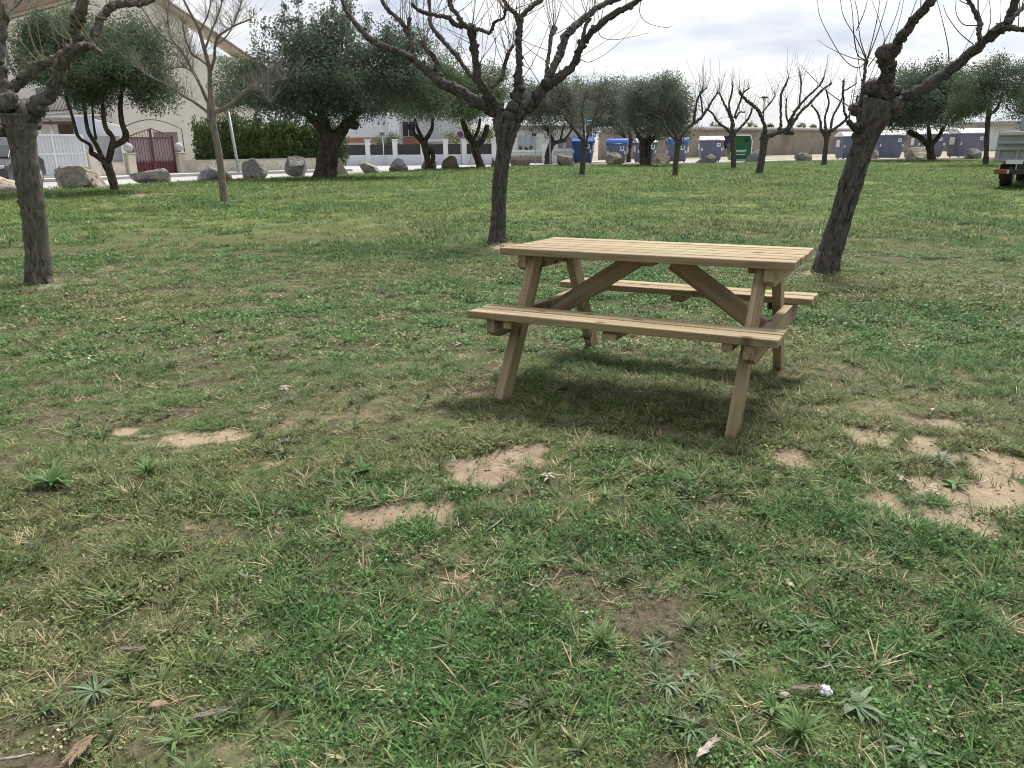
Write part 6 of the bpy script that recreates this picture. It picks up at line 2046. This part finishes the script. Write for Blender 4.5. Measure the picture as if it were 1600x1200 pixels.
for sx in (-1, 1):
    at_frame(car, MB().prism([(-0.75, 1.04), (1.3, 1.06), (0.85, 1.36), (-0.3, 1.34)], 0.02, (sx * 0.735 - 0.01, 0, 0), (0, 1, 0), (0, 0, 1), (1, 0, 0)), 'side_window', 'glass', cb)
    at_frame(car, MB().box((sx * 0.62, -1.93, 0.70), (0.34, 0.12, 0.13), rotz(sx * 0.35), 0.03), 'headlight', 'lamp_glass', cb)
    at_frame(car, MB().box((sx * 0.93, -0.55, 1.03), (0.16, 0.1, 0.12), None, 0.03), 'wing_mirror', 'car_paint', cb)
    wheel(car, sx * 0.76, -1.25, 0.31, 0.2)
    wheel(car, sx * 0.76, 1.3, 0.31, 0.2)
at_frame(car, MB().box((0, -2.0, 0.46), (0.5, 0.015, 0.11)), 'number_plate', 'sticker', cb)
at_frame(car, MB().box((0, -1.985, 0.62), (0.7, 0.03, 0.09), None, 0.01), 'grille', 'iron', cb)


# ------------------------------------------------------------------ litter and weeds one can pick out in the near lawn
def leaf_blade(mb, p, hd, ln, wd_, lift, curl, rng, fold=0.25):
    """one curled dry leaf: a folded strip along a bending midrib"""
    p = np.array(p, float)
    d = np.array([math.cos(hd), math.sin(hd)])
    s_ = np.array([-d[1], d[0]])
    a, x, z = lift, 0.0, 0.0
    vs, seg = [], 5
    for i in range(seg + 1):
        q = i / seg
        w = wd_ / 2 * math.sin(math.pi * (0.08 + 0.92 * q) ** 0.8) if i < seg else 0.0006
        c = p[:2] + d * x
        for (k, dz) in ((-1, fold * w * 2), (0, 0), (1, fold * w * 2)):
            vs.append((*(c + s_ * w * k), p[2] + z + dz + rng.normal(0, wd_ * 0.03)))
        x += ln / seg * math.cos(a)
        z += ln / seg * math.sin(a)
        a += curl
    fs = [(i * 3 + k, i * 3 + k + 1, (i + 1) * 3 + k + 1, (i + 1) * 3 + k) for i in range(seg) for k in range(2)]
    mb.add(vs, fs, None, True)


def dry_leaf(u, v, label, m='straw', n=5, ln=0.07, wd_=0.02, seed=1, lift=0.25, curl=-0.15, spread=6.28, hd0=0.0, name='dry_leaf', cat='dry leaf', h=0.012):
    rng = np.random.RandomState(seed)
    p = GL(u, v)
    mb = MB()
    ln, wd_ = ln * 0.62, wd_ * 0.8
    for k in range(n):
        hd = hd0 + (spread * (k / max(1, n)) - spread / 2 if n > 1 else 0) + rng.normal(0, 0.7)
        off = rng.normal(0, ln * 0.22, 2)
        leaf_blade(mb, (p[0] + off[0], p[1] + off[1], p[2] + h), hd, ln * rng.uniform(0.7, 1.2), wd_ * rng.uniform(0.7, 1.2), lift * rng.uniform(0.3, 1.5), curl * rng.uniform(0.5, 1.5), rng)
    o = mb.build(name, m, None, tuple(p))
    s = o.modifiers.new('thickness', 'SOLIDIFY')
    s.thickness = 0.0012
    return tag(o, label, cat, 'dry leaves and bits lying on the lawn')


dry_leaf(853, 776, 'bleached curled leaf cluster just below the reddish bare patch', n=7, ln=0.085, wd_=0.014, seed=8, lift=0.5, curl=-0.22, spread=2.6, hd0=-0.9)
dry_leaf(717, 549, 'white shrivelled leaf left of the front bench', n=5, ln=0.07, wd_=0.02, seed=2, lift=0.3)
dry_leaf(591, 471, 'small white leaf alone on the lawn far left of the table', n=4, ln=0.08, wd_=0.022, seed=3, lift=0.4)
dry_leaf(432, 614, 'long flat whitish leaf lying above the sandy streaks', n=3, ln=0.12, wd_=0.025, seed=4, lift=0.1, spread=0.8, hd0=0.2)
dry_leaf(225, 1109, 'single broad brown leaf near the bottom edge', 'straw_brown', n=1, ln=0.085, wd_=0.034, seed=6, lift=0.12, curl=-0.05, hd0=0.5)
dry_leaf(915, 969, 'small pale curved chip on the grass below the picnic table', n=2, ln=0.035, wd_=0.012, seed=7, spread=0.6, hd0=2.0)
dry_leaf(1232, 931, 'folded pale grey leaf on the right half of the lawn', n=2, ln=0.05, wd_=0.026, seed=8, spread=0.7, hd0=2.6, lift=0.3)
dry_leaf(1409, 776, 'white curled leaf standing at the rim of the sandy patch', n=4, ln=0.07, wd_=0.02, seed=9, lift=0.7)
dry_leaf(1462, 791, 'grey-white ribbed leaf lying on the pale sand', n=6, ln=0.09, wd_=0.014, seed=10, lift=0.25, spread=1.6, hd0=2.7)
dry_leaf(1452, 663, 'pale leaf tip sticking up behind the small sandy spot', n=2, ln=0.06, wd_=0.025, seed=11, lift=0.5, spread=1.0)
dry_leaf(1275, 669, 'tiny white leaf scrap right of the table leg', n=3, ln=0.045, wd_=0.018, seed=12, lift=0.5)
dry_leaf(975, 577, 'whitish leaf lying in the shade under the table', n=4, ln=0.07, wd_=0.016, seed=13, lift=0.2)
dry_leaf(437, 810, 'pale upright dried sprig left of the lower bare strip', n=5, ln=0.06, wd_=0.01, seed=14, lift=0.7, spread=2.5, hd0=1.5)
dry_leaf(822, 1106, 'dark-edged ribbed dry leaf at the bottom centre', 'straw_grey', n=7, ln=0.065, wd_=0.010, seed=15, lift=0.25, spread=1.3, hd0=2.9)
dry_leaf(318, 636, 'grey shrivelled leaf above the sandy streaks', 'straw_grey', n=4, ln=0.06, wd_=0.015, seed=16, lift=0.4)
dry_leaf(440, 705, 'tangle of grey dry leaves right of the sandy streaks', 'straw_grey', n=9, ln=0.10, wd_=0.012, seed=17, lift=0.3, spread=3.0)
dry_leaf(1290, 1022, 'pale dry curl among the weeds at the lower right', 'straw_grey', n=3, ln=0.05, wd_=0.012, seed=18, lift=0.4)
dry_leaf(950, 738, 'small straw-coloured leaf right of the reddish bare patch', 'straw', n=3, ln=0.05, wd_=0.012, seed=19, lift=0.3)


def feather(u, v, label, m, ln, hd, seed, n=16, wd_=0.008, barb=0.045, ang=0.55):
    """dry cypress or palm tip: a midrib with overlapping narrow leaflets"""
    rng = np.random.RandomState(seed)
    ln, barb, wd_ = ln * 0.8, barb * 0.8, wd_ * 0.8
    p = GL(u, v)
    mb = MB()
    d = np.array([math.cos(hd), math.sin(hd)])
    mb.tube([(*p[:2], p[2] + 0.012), (*(p[:2] + d * ln * 0.5), p[2] + 0.026), (*(p[:2] + d * ln), p[2] + 0.016)], [0.0025, 0.002, 0.001], 5)
    for k in range(n):
        q = 0.15 + 0.85 * k / n
        for sgn in (-1, 1):
            c = p[:2] + d * ln * q
            leaf_blade(mb, (*c, p[2] + 0.022), hd + sgn * ang * rng.uniform(0.7, 1.2), barb * (1.1 - 0.5 * q) * rng.uniform(0.8, 1.2), wd_, 0.15, -0.06, rng)
    o = mb.build('dry_sprig', m, None, tuple(p))
    s = o.modifiers.new('thickness', 'SOLIDIFY')
    s.thickness = 0.001
    return tag(o, label, 'dry sprig', 'dry leaves and bits lying on the lawn')


feather(1082, 1196, 'striped pale brown seed head lying at the bottom edge', 'straw', 0.115, 0.75, 21, 17, 0.006, 0.036, 0.32)
feather(152, 1150, 'brown dry conifer tip pointing down at the lower left corner', 'straw_brown', 0.11, -1.75, 22, 14, 0.007, 0.05)
feather(372, 1108, 'grey-brown dry conifer tip lying flat at the lower left', 'straw_grey', 0.12, 3.5, 23, 16, 0.006, 0.035, 0.4)
feather(238, 1022, 'dark grey decayed sprig half sunk in the left grass', 'straw_grey', 0.10, 3.1, 24, 14, 0.006, 0.03, 0.35)
feather(1300, 1086, 'thin grey dry sprig beside the white puff', 'straw_grey', 0.13, 3.15, 25, 12, 0.005, 0.03, 0.45)


def stalk(u0, v0, u1, v1, label, r=0.0022, m='straw'):
    a, b = GL(u0, v0), GL(u1, v1)
    mid_ = (a + b) / 2 + np.array([0, 0, 0.02])
    o = MB().tube([a + np.array([0, 0, 0.02]), mid_, b + np.array([0, 0, 0.024])], [r, r * 0.9, r * 0.7], 5).build('dry_stalk', m, None, tuple(a))
    return tag(o, label, 'dry stalk', 'dry leaves and bits lying on the lawn')


stalk(1195, 1170, 1228, 1192, 'short straight straw stalk at the bottom right of centre')
stalk(0, 1196, 56, 1186, 'pale twig at the very bottom left corner', 0.004)
stalk(760, 853, 788, 835, 'thin pale stalk below the reddish bare patch')
stalk(1225, 1040, 1248, 1052, 'thin straw stalk beside the grey rosette weeds')
stalk(1265, 1057, 1296, 1050, 'pale straw lying across the grass beside the white puff')
stalk(160, 975, 205, 955, 'long pale stalk lying across the left grass')

pw_ = GL(1288, 1088)
puff = MB()
rngp = np.random.RandomState(9)
for k in range(26):
    v_ = rngp.normal(0, 1, 3)
    v_ /= np.linalg.norm(v_)
    v_[2] = abs(v_[2])
    puff.blob(pw_ + np.array([0, 0, 0.014]) + v_ * np.array([0.013, 0.011, 0.010]), 0.0055, k, 0.2, 1)
tag(puff.build('mushroom_puff', 'sticker', None, tuple(pw_)), 'small round white puff on the grass at the lower right', 'puffball')
pb_ = GL(1225, 1094)
tag(MB().blob(pb_ + np.array([0, 0, 0.012]), 0.010, 4, 0.1, 2, (1.3, 0.8, 0.7)).build('pebble', 'straw', None, tuple(pb_)), 'small pinkish pebble beside the thin grey sprig', 'pebble')


def weed(u, v, label, n, ln, wd_, seed, m='rosette', lift=(0.15, 0.7), name='rosette_weed', curl=-0.16, cat='weed'):
    rng = np.random.RandomState(seed)
    p = GL(u, v)
    V, Fq, R = [], [], []
    ln *= 0.72 if m == 'rosette' else 0.8
    for k in range(n):
        mb = MB()
        leaf_blade(mb, (p[0] + rng.normal(0, 0.003), p[1] + rng.normal(0, 0.003), p[2] + 0.006), 2 * math.pi * k / n + rng.normal(0, 0.25), ln * rng.uniform(0.6, 1.2), wd_ * rng.uniform(0.7, 1.2), rng.uniform(*lift), curl * rng.uniform(0.5, 1.6), rng, 0.12)
        Fq += [tuple(i + len(V) for i in f) for f in mb.f]
        V += mb.v
        R += [rng.rand()] * len(mb.v)
    me = np_mesh(name, np.array(V) - p, np.array(Fq), {'rnd': np.array(R)}, m, True)
    o = link(name, me)
    o.location = Vector([float(q) for q in p])
    return tag(o, label, cat, 'weeds in the lawn')


weed(1024, 1018, 'grey-green star weed, uppermost of the cluster at the lower centre', 26, 0.075, 0.006, 1)
weed(1145, 1038, 'grey-green star weed above the thin grey sprig', 22, 0.07, 0.006, 2)
weed(1038, 1074, 'pointed grey-green star weed left of the little broad-leaved weed', 30, 0.08, 0.007, 3)
weed(1100, 1092, 'grey-green star weed above the striped seed head', 24, 0.075, 0.007, 4)
weed(1080, 1141, 'grey-green star weed touching the striped seed head', 26, 0.085, 0.007, 5)
weed(1264, 994, 'thin pale star weed at the right of the mossy ground', 20, 0.075, 0.006, 6)
weed(1293, 1038, 'thin pale star weed above the white puff', 16, 0.06, 0.006, 7)
weed(1077, 1060, 'small weed with broad pale green leaves among star weeds', 8, 0.045, 0.016, 8, lift=(0.2, 0.5))
weed(1252, 1148, 'bright lush grass tuft at the bottom right of the seed head', 46, 0.11, 0.006, 9, 'lush', (0.5, 1.25), 'grass_tuft', cat='grass tuft')
weed(1210, 1110, 'green leafy tuft just left of the pinkish pebble', 22, 0.07, 0.010, 10, 'lush', (0.3, 0.9), 'grass_tuft', cat='grass tuft')
weed(148, 1082, 'spreading pale star weed at the lower left', 30, 0.11, 0.008, 11)
weed(166, 945, 'pale green grass star at the left above the long stalk', 26, 0.10, 0.008, 12, 'lush', (0.3, 0.9), 'grass_tuft', cat='grass tuft')
weed(85, 770, 'broad grassy clump at the left edge beyond the middle', 44, 0.15, 0.011, 13, 'lush', (0.4, 1.1), 'grass_tuft', cat='grass tuft')
weed(232, 745, 'upright grassy clump left of the middle of the lawn', 36, 0.14, 0.010, 14, 'lush', (0.5, 1.2), 'grass_tuft', cat='grass tuft')
weed(568, 756, 'dark bushy weed left of the reddish bare patch', 40, 0.085, 0.016, 15, 'lush', (0.3, 1.1), 'leafy_weed')
weed(1318, 752, 'green grassy clump left of the large sandy patch', 34, 0.12, 0.008, 16, 'lush', (0.5, 1.1), 'grass_tuft', cat='grass tuft')
weed(1465, 742, 'grey-green weed growing in the sandy patch', 30, 0.12, 0.010, 17, 'rosette', (0.2, 0.8), 'leafy_weed')
weed(1488, 775, 'small dark weed in the middle of the sandy patch', 14, 0.08, 0.016, 18, 'lush', (0.2, 0.7), 'leafy_weed')
weed(1340, 1105, 'broad-leaved grey-green weed at the lower right', 18, 0.09, 0.020, 19, 'rosette', (0.15, 0.5), 'leafy_weed')
weed(1430, 1175, 'toothed grey-green weed at the bottom right', 18, 0.10, 0.018, 20, 'rosette', (0.15, 0.5), 'leafy_weed')
weed(940, 1010, 'lush tuft of grass left of the star weed cluster', 40, 0.10, 0.006, 21, 'lush', (0.5, 1.2), 'grass_tuft', cat='grass tuft')
# ------------------------------------------------------------------ grass
def blade_mesh(rng, blades):
    """blades: list of (base xy, heading, length, width, lean, curl); returns verts, tris, attributes"""
    vs, fs, rn = [], [], []
    for (bx, by, hd, ln, wd, lean, curl) in blades:
        seg = 3
        o = len(vs)
        dx, dy = math.cos(hd), math.sin(hd)
        sx, sy = -dy, dx
        x, z, a = 0.0, 0.0, lean
        r = rng.rand()
        tw = rng.uniform(-0.5, 0.5)
        for i in range(seg + 1):
            w = wd * (1.0, 0.95, 0.7, 0.0)[i] / 2
            cx, cy = bx + dx * x, by + dy * x
            c = math.cos(tw * i)
            if i < seg:
                vs += [(cx - sx * w * c, cy - sy * w * c, z - w * tw * 0.5), (cx + sx * w * c, cy + sy * w * c, z + w * tw * 0.5)]
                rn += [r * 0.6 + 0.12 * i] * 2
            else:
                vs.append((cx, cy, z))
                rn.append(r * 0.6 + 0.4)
            x += ln / seg * math.sin(a)
            z += ln / seg * math.cos(a)
            a += curl
        fs += [(o, o + 1, o + 3), (o, o + 3, o + 2), (o + 2, o + 3, o + 5), (o + 2, o + 5, o + 4), (o + 4, o + 5, o + 6)]
    return vs, fs, rn


def tuft(rng, n, ln, wd, spread, lean, curl):
    bl = []
    for _ in range(n):
        hd = rng.uniform(0, 2 * math.pi)
        r = spread * math.sqrt(rng.rand())
        an = rng.uniform(0, 2 * math.pi)
        bl.append((r * math.cos(an), r * math.sin(an), hd, rng.uniform(*ln), rng.uniform(*wd), rng.uniform(*lean), rng.uniform(*curl)))
    return blade_mesh(rng, bl)


def leaflets(rng, n, size, spread, h):
    """low clover-like cover: small flat leaves at random tilt"""
    vs, fs, rn = [], [], []
    for _ in range(n):
        r = spread * math.sqrt(rng.rand())
        an = rng.uniform(0, 2 * math.pi)
        c = np.array([r * math.cos(an), r * math.sin(an), rng.uniform(0.1, 1) * h])
        hd = rng.uniform(0, 2 * math.pi)
        s = rng.uniform(*size)
        d = np.array([math.cos(hd), math.sin(hd), rng.uniform(-0.4, 0.6)])
        w = np.cross(d, (0, 0, 1))
        w = w / np.linalg.norm(w) * 0.42
        w[2] = rng.uniform(-0.3, 0.3)
        o = len(vs)
        vs += [tuple(c), tuple(c + s * (0.55 * d + w)), tuple(c + s * d), tuple(c + s * (0.55 * d - w))]
        fs += [(o, o + 1, o + 2), (o, o + 2, o + 3)]
        rn += [rng.rand()] * 4
    return vs, fs, rn


def scatter_object(name, label, variants, pts, rots, scl, tint, material, cat='grass'):
    """one mesh: the tuft shapes (faces) and the spots (loose points); geometry nodes put a tuft on every spot"""
    V, Fc, R, ID = [], [], [], []
    for k, (vs, fs, rn) in enumerate(variants):
        o = len(V)
        V += [(x, y, z) for (x, y, z) in vs]
        Fc += [tuple(i + o for i in f) for f in fs]
        R += list(rn)
        ID += [k + 1] * len(vs)
    nt = len(V)
    npt = len(pts)
    rng = np.random.RandomState(len(pts) % 1000)
    co = np.vstack([np.array(V, float), pts])
    tin = np.vstack([np.ones((nt, 4)), np.hstack([tint, np.ones((npt, 1))])])
    me = np_mesh(name, co, np.array(Fc), {
        'rnd': np.concatenate([R, np.zeros(npt)]), 'vid': np.concatenate([ID, np.zeros(npt)]),
        'rot': np.vstack([np.zeros((nt, 3)), rots]), 'scl': np.concatenate([np.ones(nt), scl]), 'tint': tin,
        'pick': np.concatenate([np.zeros(nt), rng.randint(0, len(variants), npt)])}, material)
    ob = link(name, me)
    tag(ob, label, cat, kind='stuff')
    ng = bpy.data.node_groups.new(name + '_scatter', 'GeometryNodeTree')
    ng.interface.new_socket('Geometry', in_out='INPUT', socket_type='NodeSocketGeometry')
    ng.interface.new_socket('Geometry', in_out='OUTPUT', socket_type='NodeSocketGeometry')
    N, L = ng.nodes, ng.links
    gi, go = N.new('NodeGroupInput'), N.new('NodeGroupOutput')

    def named(nm, ty):
        n = N.new('GeometryNodeInputNamedAttribute')
        n.data_type = ty
        n.inputs['Name'].default_value = nm
        return n.outputs['Attribute']

    def compare(sock, val):
        c = N.new('FunctionNodeCompare')
        c.data_type = 'FLOAT'
        c.operation = 'EQUAL'
        L.new(sock, c.inputs[0])
        c.inputs[1].default_value = val
        c.inputs['Epsilon'].default_value = 0.3
        return c.outputs['Result']

    def separate(geo, sel):
        s = N.new('GeometryNodeSeparateGeometry')
        s.domain = 'POINT'
        L.new(geo, s.inputs['Geometry'])
        L.new(sel, s.inputs['Selection'])
        return s.outputs['Selection']
    vid = named('vid', 'FLOAT')
    pick = named('pick', 'FLOAT')
    spots = separate(gi.outputs[0], compare(vid, 0.0))
    join = N.new('GeometryNodeJoinGeometry')
    rot, sc_ = named('rot', 'FLOAT_VECTOR'), named('scl', 'FLOAT')
    for k in range(len(variants)):
        shape = separate(gi.outputs[0], compare(vid, k + 1.0))
        iop = N.new('GeometryNodeInstanceOnPoints')
        L.new(spots, iop.inputs['Points'])
        L.new(compare(pick, float(k)), iop.inputs['Selection'])
        L.new(shape, iop.inputs['Instance'])
        L.new(rot, iop.inputs['Rotation'])
        L.new(sc_, iop.inputs['Scale'])
        L.new(iop.outputs['Instances'], join.inputs[0])
    L.new(join.outputs[0], go.inputs[0])
    md = ob.modifiers.new('scatter', 'NODES')
    md.node_group = ng
    return ob


def spots_in_view(rng, d0, d1, density, margin=1.3):
    """random plan points in the wedge the camera looks at (widened), between two distances"""
    half = 0.70
    xm = d1 * half + margin
    n = int(density * (2 * xm) * (d1 - d0))
    y = rng.uniform(d0, d1, n)
    x = rng.uniform(-xm, xm, n)
    k = np.abs(x) < y * half + margin
    x, y = x[k], y[k]
    k = y < edge_y(x, y) + rng.normal(-0.1, 0.18, len(x))
    return x[k], y[k]


def zones(x, y):
    """plan fields that say where the lawn is lush, dry or mossy"""
    lush = fbm(x * 0.8 + 5, y * 0.8, 101, 4)
    dry = fbm(x * 0.6, y * 0.6 + 9, 131, 4)
    fine = fbm(x * 5.5, y * 5.5, 151, 3)
    return lush, dry, fine


# broad zones seen in the photograph: (u, v, half width, half height, lushness)
LUSH_PX = [(180, 770, 160, 50, 0.35), (120, 1000, 220, 150, 0.30), (400, 930, 200, 60, 0.2), (620, 950, 150, 60, 0.25), (640, 760, 80, 30, 0.35), (960, 640, 130, 40, 0.25), (480, 780, 90, 30, 0.25),
           (850, 860, 150, 30, 0.2), (1560, 860, 90, 40, 0.4), (1350, 750, 60, 25, 0.35), (800, 1080, 160, 80, 0.25), (560, 1120, 160, 70, 0.25), (1000, 880, 120, 30, 0.15), (1080, 740, 60, 20, 0.2),
           (560, 660, 130, 35, -0.35), (1180, 1000, 180, 70, -0.28), (1000, 960, 150, 40, -0.15), (700, 880, 100, 40, -0.25), (200, 430, 200, 30, -0.35), (500, 480, 260, 40, -0.22), (350, 370, 250, 25, -0.2),
           (1450, 640, 150, 30, -0.2), (1400, 900, 150, 40, -0.1), (300, 1160, 150, 40, -0.08), (1450, 420, 200, 25, -0.15), (760, 560, 100, 30, -0.15), (320, 840, 120, 30, -0.2)]
_l = []
for (u, v, ru, rv, s) in LUSH_PX:
    c = G(u, v, 0.03)
    _l.append((c[0], c[1], ru / F_PX * c[1], abs(G(u, v - rv, 0.03)[1] - G(u, min(1199, v + rv), 0.03)[1]) / 2, s))


def clumps_far(x, y):
    """rank dark clumps in the farther lawn"""
    return smooth(0.58, 0.66, fbm(x * 0.75 + 11, y * 0.5, 191, 3)) * smooth(7, 10, y)


def lushness(x, y):
    lush, dry, fine = zones(x, y)
    val = 0.53 + (lush - 0.5) * 1.2 + (fine - 0.5) * 1.5
    for (cx, cy, rx, ry, s) in _l:
        val = val + s * np.exp(-(((x - cx) / rx) ** 2 + ((y - cy) / ry) ** 2))
    val = val + 0.55 * clumps_far(x, y)
    return np.clip(val + 0.08 * smooth(9, 14, y), 0, 1.2), dry


GREEN = np.array([0.118, 0.222, 0.078])
DEEP = np.array([0.078, 0.158, 0.05])
OLIVE = np.array([0.142, 0.215, 0.08])
STRAW = np.array([0.44, 0.37, 0.25])
FARG = np.array([0.160, 0.248, 0.066])


def tints(rng, x, y, straw_share):
    lush, dry = lushness(x, y)
    t = smooth(0.3, 0.75, lush)[:, None]
    c = OLIVE * (1 - t) + GREEN * t
    d = smooth(0.6, 0.95, lush)[:, None]
    c = c * (1 - 0.6 * d) + DEEP * 0.6 * d
    k = (smooth(0.5, 0.68, dry) * 0.42)[:, None]
    c = c * (1 - k) + np.array([0.27, 0.235, 0.12]) * k
    f = (smooth(9, 17, y) * (1 - 0.85 * clumps_far(x, y)))[:, None]
    c = c * (1 - f * 0.6) + FARG * f * 0.6
    c = c * rng.uniform(0.55, 1.4, (len(x), 1)) * rng.uniform(0.92, 1.08, (len(x), 3))
    is_straw = rng.rand(len(x)) < straw_share * (1.5 - np.clip(lush, 0, 1))
    c[is_straw] = STRAW * rng.uniform(0.6, 1.25, (is_straw.sum(), 1))
    return c


def grass_field(name, label, seed, d0, d1, density, variants, size, straw, thin=1.0, tall=0.6):
    rng = np.random.RandomState(seed)
    x, y = spots_in_view(rng, d0, d1, density)
    lush, _ = lushness(x, y)
    b, _ = bare(x, y)
    keep = rng.rand(len(x)) < np.clip((1 - 1.08 * b) * (1 - thin + thin * smooth(0.22, 0.66, lush)), 0.035, 1)
    x, y, lush, b = x[keep], y[keep], lush[keep], b[keep]
    z = gz(x, y) + 0.03 - 0.012 * b - 0.004
    n = len(x)
    rots = np.stack([rng.normal(0, 0.12, n), rng.normal(0, 0.12, n), rng.uniform(0, 2 * np.pi, n)], 1)
    scl = size * rng.uniform(0.6, 1.3, n) * (1 - tall * 0.5 + tall * np.clip(lush, 0, 1.1))
    return scatter_object(name, label, variants, np.stack([x, y, z], 1), rots, scl, tints(rng, x, y, straw), 'blade')


rg = np.random.RandomState(77)
fine = [tuft(rg, 14, (0.025, 0.072), (0.0018, 0.0040), 0.024, (0.3, 1.2), (0.05, 0.45)) for _ in range(6)]
flat = [tuft(rg, 12, (0.035, 0.095), (0.0024, 0.0055), 0.018, (0.75, 1.35), (0.0, 0.22)) for _ in range(5)]
clover = [leaflets(rg, 26, (0.0045, 0.0095), 0.035, 0.018) for _ in range(4)]
mid = [tuft(rg, 13, (0.035, 0.08), (0.004, 0.007), 0.05, (0.3, 1.1), (0.05, 0.4)) for _ in range(5)]
far = [tuft(rg, 12, (0.05, 0.11), (0.009, 0.016), 0.12, (0.4, 1.1), (0.05, 0.4)) for _ in range(4)]
litter = [tuft(rg, 5, (0.03, 0.09), (0.0012, 0.0026), 0.05, (1.3, 1.6), (-0.08, 0.1)) for _ in range(5)]

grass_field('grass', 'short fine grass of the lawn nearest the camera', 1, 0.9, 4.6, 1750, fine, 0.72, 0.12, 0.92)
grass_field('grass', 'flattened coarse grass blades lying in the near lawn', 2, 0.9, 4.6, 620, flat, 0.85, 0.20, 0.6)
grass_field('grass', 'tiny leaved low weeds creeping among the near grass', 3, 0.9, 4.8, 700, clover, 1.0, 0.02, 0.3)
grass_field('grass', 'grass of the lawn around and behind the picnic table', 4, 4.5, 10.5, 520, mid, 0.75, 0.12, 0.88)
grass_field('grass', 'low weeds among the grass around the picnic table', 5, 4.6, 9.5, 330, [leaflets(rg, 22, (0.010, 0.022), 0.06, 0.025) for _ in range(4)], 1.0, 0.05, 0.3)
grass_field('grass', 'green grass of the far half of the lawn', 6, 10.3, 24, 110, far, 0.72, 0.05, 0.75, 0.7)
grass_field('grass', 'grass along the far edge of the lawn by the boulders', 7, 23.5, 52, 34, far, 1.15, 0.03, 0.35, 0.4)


def litter_field():
    rng = np.random.RandomState(31)
    x, y = spots_in_view(rng, 0.9, 8.5, 36)
    n = len(x)
    z = gz(x, y) + 0.034
    rots = np.stack([rng.normal(0, 0.1, n), rng.normal(0, 0.1, n), rng.uniform(0, 2 * np.pi, n)], 1)
    c = STRAW * rng.uniform(0.5, 1.7, (n, 1)) * np.array([1, 1, 1.05])
    ob = scatter_object('dry_straw', 'thin dry straw and stalks littering the lawn', litter, np.stack([x, y, z], 1), rots, rng.uniform(0.5, 1.3, n), c, 'blade', 'straw')


litter_field()

# ------------------------------------------------------------------ broad low weeds and bleached scraps all over the near lawn
rw = np.random.RandomState(91)
star = [tuft(rw, 15, (0.04, 0.085), (0.004, 0.0075), 0.006, (0.9, 1.4), (-0.02, 0.2)) for _ in range(5)]
scrap = [tuft(rw, 3, (0.018, 0.042), (0.005, 0.011), 0.008, (1.1, 1.6), (-0.25, 0.3)) for _ in range(6)]


def weed_field():
    rng = np.random.RandomState(61)
    x, y = spots_in_view(rng, 0.9, 7.5, 42)
    b, _ = bare(x, y)
    k = (b < 0.5) & (rng.rand(len(x)) < smooth(0.42, 0.6, fbm(x * 1.3 + 40, y * 1.3, 171, 3)) + 0.12)
    x, y = x[k], y[k]
    n = len(x)
    c = np.array([0.14, 0.20, 0.09]) * rng.uniform(0.65, 1.35, (n, 1)) * rng.uniform(0.93, 1.07, (n, 3))
    rots = np.stack([rng.normal(0, 0.1, n), rng.normal(0, 0.1, n), rng.uniform(0, 6.28, n)], 1)
    scatter_object('star_weeds', 'small flat star-shaped weeds scattered through the near lawn', star, np.stack([x, y, gz(x, y) + 0.04], 1), rots, rng.uniform(0.45, 1.15, n), c, 'blade', 'weeds')


def scrap_field():
    rng = np.random.RandomState(67)
    x, y = spots_in_view(rng, 0.9, 12, 9)
    n = len(x)
    c = np.array([0.40, 0.36, 0.29]) * rng.uniform(0.5, 1.25, (n, 1))
    rots = np.stack([rng.normal(0, 0.3, n), rng.normal(0, 0.3, n), rng.uniform(0, 6.28, n)], 1)
    scatter_object('leaf_scraps', 'bleached scraps of dead leaf scattered over the lawn', scrap, np.stack([x, y, gz(x, y) + 0.045], 1), rots, rng.uniform(0.35, 1.2, n), c, 'blade', 'leaf litter')


weed_field()
scrap_field()


def crumbs():
    """clods and grit on the bare spots"""
    rng = np.random.RandomState(43)
    x, y = spots_in_view(rng, 0.9, 8.0, 420)
    b, _ = bare(x, y)
    k = rng.rand(len(x)) < smooth(0.35, 0.9, b)
    x, y, b = x[k], y[k], b[k]
    n = len(x)
    shapes = []
    for s in range(4):
        vs, fs = ico(1)
        r = np.random.RandomState(s)
        v = vs * (1 + 0.25 * r.normal(0, 1, (len(vs), 1))) * 0.005 * np.array([1.2, 1, 0.6])
        shapes.append(([tuple(p) for p in v], [tuple(f) for f in fs], [0.5] * len(v)))
    rots = np.stack([rng.normal(0, 0.3, n), rng.normal(0, 0.3, n), rng.uniform(0, 6.28, n)], 1)
    c = np.array([0.28, 0.21, 0.15]) * rng.uniform(0.6, 1.4, (n, 1))
    scatter_object('soil_crumbs', 'crumbs of earth and grit on the bare spots', shapes, np.stack([x, y, gz(x, y) + 0.03 - 0.012 * b + 0.001], 1), rots, rng.uniform(0.2, 1.0, n) ** 3 * 1.3 + 0.12, c, 'blade', 'grit')


crumbs()
